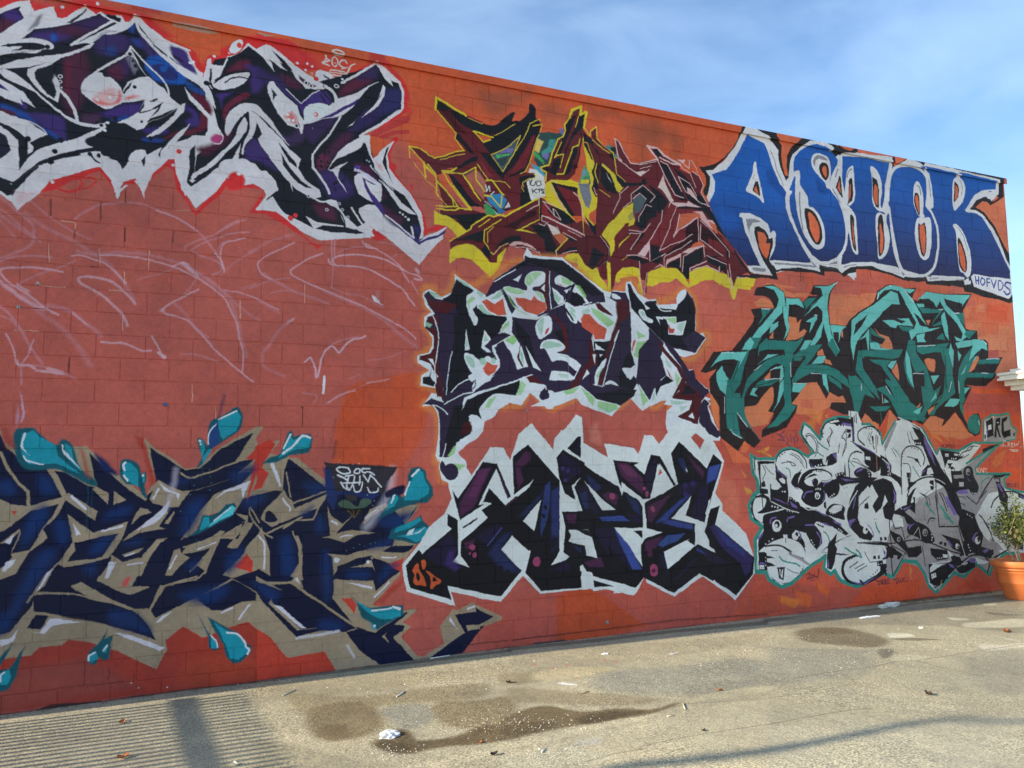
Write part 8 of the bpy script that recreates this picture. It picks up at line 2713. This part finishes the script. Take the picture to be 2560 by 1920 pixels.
for px, py, s, m_, lb in ((306, 1807, .034, M_or, 'curled orange dry leaf on the striped fence shadow'), (308, 1897, .044, M_or, 'brown crumpled leaf at the bottom left in the striped shadow'), (1799, 1727, .030, M_or, 'small red brown leaf on the asphalt right of the hollow'),
        (1271, 1706, .034, M_dk, 'black curled leaf on the smooth patch below the two red paint marks'), (1236, 1888, .030, M_dk, 'dark dry leaf at the bottom edge below the stain'), (2518, 1582, .06, M_or, 'flat yellow brown leaf on the asphalt in front of the flower pot'), (2322, 1739, .045, M_dk, 'dark bent leaf in the middle of the pale right hand asphalt'),
        (1200, 1857, .026, M_or, 'thin pinkish leaf on the edge of the dark stain'), (585, 1913, .03, M_stick, 'pale yellow leaf beside the broad band of shadow'), (1759, 1829, .024, M_dk, 'small dark leaf beside the long crack')):
    litter('dry_leaf', leafmesh('dry_leaf', s, int(px)), m_, px, py, random.uniform(0, 3), lb, 'leaf', .002)
# ---------------------------------------------------------------- potted shrubs at the right
M_terra = mat('terracotta_plastic', (.62, .18, .055), .42, .05, 40, .08); M_soil = mat('potting_soil', (.05, .035, .025), .95, .5, 60, .4); M_bark = mat('pale_bark', (.40, .34, .25), .85, .5, 90, .25)
def leafmat(name, c):
    m_ = mat(name, c, .5, 0, 60, .45, vscale=9); t_ = m_.node_tree; b_ = t_.nodes['Principled BSDF']; o_ = t_.nodes['Material Output']
    tr = t_.nodes.new('ShaderNodeBsdfTranslucent'); ad_ = t_.nodes.new('ShaderNodeMixShader'); ad_.inputs[0].default_value = .35
    src = b_.inputs['Base Color'].links[0].from_socket; t_.links.new(src, tr.inputs[0]); t_.links.new(b_.outputs[0], ad_.inputs[1]); t_.links.new(tr.outputs[0], ad_.inputs[2]); t_.links.new(ad_.outputs[0], o_.inputs[0]); return m_
M_g1 = leafmat('shrub_leaf', (.115, .15, .03)); M_g2 = leafmat('young_leaf', (.34, .36, .06)); M_g3 = leafmat('dark_shrub_leaf', (.03, .055, .02))
def lathe(prof, seg=56):
    V, F = [], []
    for r, z in prof:
        for k in range(seg): a = 2*math.pi*k/seg; V.append((r*math.cos(a), r*math.sin(a), z))
    for i in range(len(prof)-1):
        for k in range(seg): k2 = (k+1) % seg; F.append((i*seg+k, i*seg+k2, (i+1)*seg+k2, (i+1)*seg+k))
    return V, F
def shrub(x, y, R, H, label, tall, spread, seed, g_main, nleaf=1700):
    r = random.Random(seed); z0 = gz(x, y); root = tag(obj('potted_shrub', None, loc=(x, y, z0)), label, 'potted plant', 'potted shrubs at the end of the wall'); root.empty_display_size = .2
    rb = R*.53
    pr = [(0.001, 0), (rb*.96, 0), (rb, .012), (rb+(R-rb)*.45, H*.43), (rb+(R-rb)*.462, H*.435), (rb+(R-rb)*.452, H*.445), (R*.86, H*.76), (R*.885, H*.765), (R*.895, H*.80), (R*.86, H*.815), (R*.865, H*.83)]
    V, F = lathe(pr); p = obj('pot', me_from('pot', V, F, True), M_terra, root); p.data.shade_smooth() if hasattr(p.data, 'shade_smooth') else None
    V, F = lathe([(R*.865, H*.825), (R*.95, H*.835), (R*.985, H*.86), (R, H*.90), (R, H*.97), (R*.985, H*.995), (R*.955, H), (R*.925, H*.99), (R*.90, H*.90), (R*.84, H*.70)]); q = obj('rim', me_from('rim', V, F, True), M_terra, p)
    V, F = lathe([(.001, H*.86), (R*.5, H*.862), (R*.895, H*.85)]); obj('soil', me_from('soil', V, F), M_soil, root)
    # stems: a few crooked leaders branching upward
    TV, TF, tips = [], [], []
    def grow(p, d, rad, ln, lev):
        n = 4; P = [p]; D = d.copy(); rr = [rad]
        for k in range(n):
            D = (D+Vector((r.uniform(-.22, .22), r.uniform(-.22, .22), r.uniform(-.02, .22)))).normalized(); P.append(P[-1]+D*(ln/n)); rr.append(rad*(1-.55*(k+1)/n))
        tube(P, rr, 6 if lev == 0 else 4, TV, TF)
        if lev >= 2: tips.extend(P[1:]); return
        if lev == 1: tips.extend(P[2:])
        for k in range(4 if lev == 0 else 4):
            a = r.uniform(0, 6.28); q_ = P[1+(k % n)] if lev else P[min(2+k % 3, n)]
            o_ = Vector((math.cos(a)*spread, math.sin(a)*spread, r.uniform(.25, .9))).normalized(); grow(q_, (D*.45+o_*.8).normalized(), rr[2]*.6, ln*r.uniform(.55, .85), lev+1)
    for k in range(4):
        a = k*1.6+r.uniform(0, 1); grow(Vector((math.cos(a)*.03, math.sin(a)*.03, H*.84)), Vector((math.cos(a)*.25, math.sin(a)*.25, 1)).normalized(), .013, tall*.45, 0)
    obj('trunk', me_from('trunk', TV, TF, True), M_bark, root)
    def leaves(name, m_, n, s0, s1, top):
        V, F = [], []
        for _ in range(n):
            c = r.choice(tips)+Vector((r.gauss(0, .035), r.gauss(0, .035), r.gauss(0, .03)))
            if top and c.z < H+tall*.4 and r.random() < .6: continue
            s = r.uniform(s0, s1); d = Vector((r.uniform(-1, 1), r.uniform(-1, 1), r.uniform(-.3, .8))).normalized(); u = d.orthogonal().normalized(); u.rotate(Matrix.Rotation(r.uniform(0, 6.28), 3, d)); n_ = len(V); h = d.cross(u)*s*.06
            V += [tuple(c), tuple(c+d*s*.45+u*s*.24-h), tuple(c+d*s), tuple(c+d*s*.45-u*s*.24-h), tuple(c+d*s*.5+h)]
            F += [(n_, n_+1, n_+4), (n_+1, n_+2, n_+4), (n_+2, n_+3, n_+4), (n_+3, n_, n_+4)]
        return V, F
    V, F = leaves('foliage', g_main, nleaf, .03, .055, False); me = me_from('foliage', V, F); me.materials.append(g_main); me.materials.append(M_g2)
    for i, pl in enumerate(me.polygons): pl.material_index = 1 if (i//4) % 7 == 0 else 0
    fo = obj('foliage', me, None, root); fo['kind'] = 'stuff'
    return root
s1 = shrub(11.96, -.62, .33, .52, 'leafy green shrub in the big terracotta coloured pot at the right end of the wall', .95, 1.0, 4, M_g1, 2300)
# faded peach blossoms on the first shrub
M_fl = mat('peach_blossom', (.78, .52, .26), .7, 0, 60, .2)
for k, (px, py) in enumerate(((2524, 1331), (2541, 1328), (2536, 1340), (2546, 1347), (2540, 1327))):
    P = unproj([(px, py)], 1, -.78)[0][0]; V, F = [], []
    for q in range(5):
        a = q*1.257; n = len(V); V += [(0, 0, 0), (.022*math.cos(a-.5), -.006, .022*math.sin(a-.5)), (.034*math.cos(a), -.012, .034*math.sin(a)), (.022*math.cos(a+.5), -.006, .022*math.sin(a+.5))]; F.append((n, n+1, n+2, n+3))
    o = obj('blossom', me_from('blossom', V, F), M_fl, s1, (P[0]-11.96, P[1]+.62, P[2]-gz(11.96, -.62)))
shrub(12.66, -.86, .27, .44, 'dark green shrub in a second pot cut off by the right edge of the photo', .6, 1.2, 9, M_g3, 1500)
# ---------------------------------------------------------------- neighbouring porch roof
M_white = mat('white_trim_paint', (.82, .80, .72), .5, .05, 40, .03); PZ = GZ
po = tag(obj('porch', None, loc=(12.6, -.06, 0)), 'white painted porch with stepped cornice jutting in front of the end of the orange wall', 'porch')
def pk(name, *bx):
    V, F = [], []
    for q in bx: boxdata(*q, V, F)
    o = obj(name, me_from(name, V, F), M_white, po); o.matrix_parent_inverse = Matrix.Translation((-12.6, .06, 0)); return o
pk('cornice', (12.60, 16.2, -3.9, -.072, PZ-.262, PZ-.232), (12.63, 16.17, -3.87, -.088, PZ-.230, PZ-.19), (12.60, 16.2, -3.9, -.075, PZ-.188, PZ-.150), (12.72, 16.1, -3.8, -.2, PZ-.149, PZ-.10))
pk('frieze', (12.80, 16.0, -3.7, -.135, PZ-.405, PZ-.264), (12.77, 16.03, -3.73, -.128, PZ-.335, PZ-.264))
pk('bracket', (12.72, 12.767, -.30, -.10, PZ-.34, PZ-.264))
for x, y in ((15.6, -.9), (15.6, -3.3), (14.3, -3.3)): pk('column', (x, x+.24, y, y+.24, gz(x, y)-.02, PZ-.406), (x-.04, x+.28, y-.04, y+.28, PZ-.56, PZ-.45))
# ---------------------------------------------------------------- what throws the long shadows, to the left of the picture
M_iron = mat('black_iron', (.03, .03, .03), .5, .1, 60, .2, metal=.3)
fe = tag(obj('picket_fence', None, loc=(-3.4, -3, 0)), 'tall dark steel picket fence standing square to the wall left of the picture', 'fence')
def fk(name, me, loc): o = obj(name, me, M_iron, fe, loc); o.matrix_parent_inverse = Matrix.Translation((3.4, 3, 0)); return o
V, F = [], []; boxdata(-.022, .022, -.021, .021, 0, 2.17, V, F); pm_ = me_from('picket', V, F); pm_.materials.append(M_iron)
for k in range(62): fk('picket', pm_, (-3.4, -.16-.095*k, -.085+RNG.uniform(-.01, .01)))
for z, h in ((1.93, .09), (.30, .07)):
    V, F = [], []; boxdata(-.052, -.023, -6.1, -.05, z, z+h, V, F); fk('rail', me_from('rail', V, F), (-3.4, 0, -.085))
for y in (-3.0, -6.15):
    V, F = [], []; boxdata(-.06, .06, -.06, .06, 0, 2.3, V, F); 
tr = tag(obj('bare_tree', None, loc=(-9, -3.3, 0)), 'slender leaning bare tree far to the left whose limb shadows the asphalt', 'tree')
TE = math.tan(SUN_EL); TD = math.tan(SUN_D)
def throw(px, py):    # where a limb must hang in the tree's own plane to shade this ground point
    p = drop(px, py); x = -9+.0*px; k = p.x-x; return (x, p.y+k*TD, p.z+k*TE/math.cos(SUN_D))
limb = [throw(*q) for q in ((1480, 1935), (1560, 1915), (1700, 1903), (1830, 1890), (1920, 1877), (2030, 1858), (2150, 1835), (2260, 1812), (2380, 1797), (2470, 1804), (2560, 1806), (2700, 1800))]
l0 = Vector(limb[0]); trunk = [(-9, -3.3, -.2), (-9.02, -3.35, 1.5), (-8.97, -3.6, 3.2), (-9, l0.y-.35, l0.z-.9), limb[0]]
def tk(name, pts, rad): V, F = tube(pts, rad, 8); o = obj(name, me_from(name, V, F, True), M_bark, tr); o.matrix_parent_inverse = Matrix.Translation((9, 3.3, 0)); return o
tk('trunk', trunk, [.11, .10, .09, .08, .075]); tk('limb', limb, [.075, .07, .068, .065, .062, .06, .056, .052, .042, .036, .034, .02])
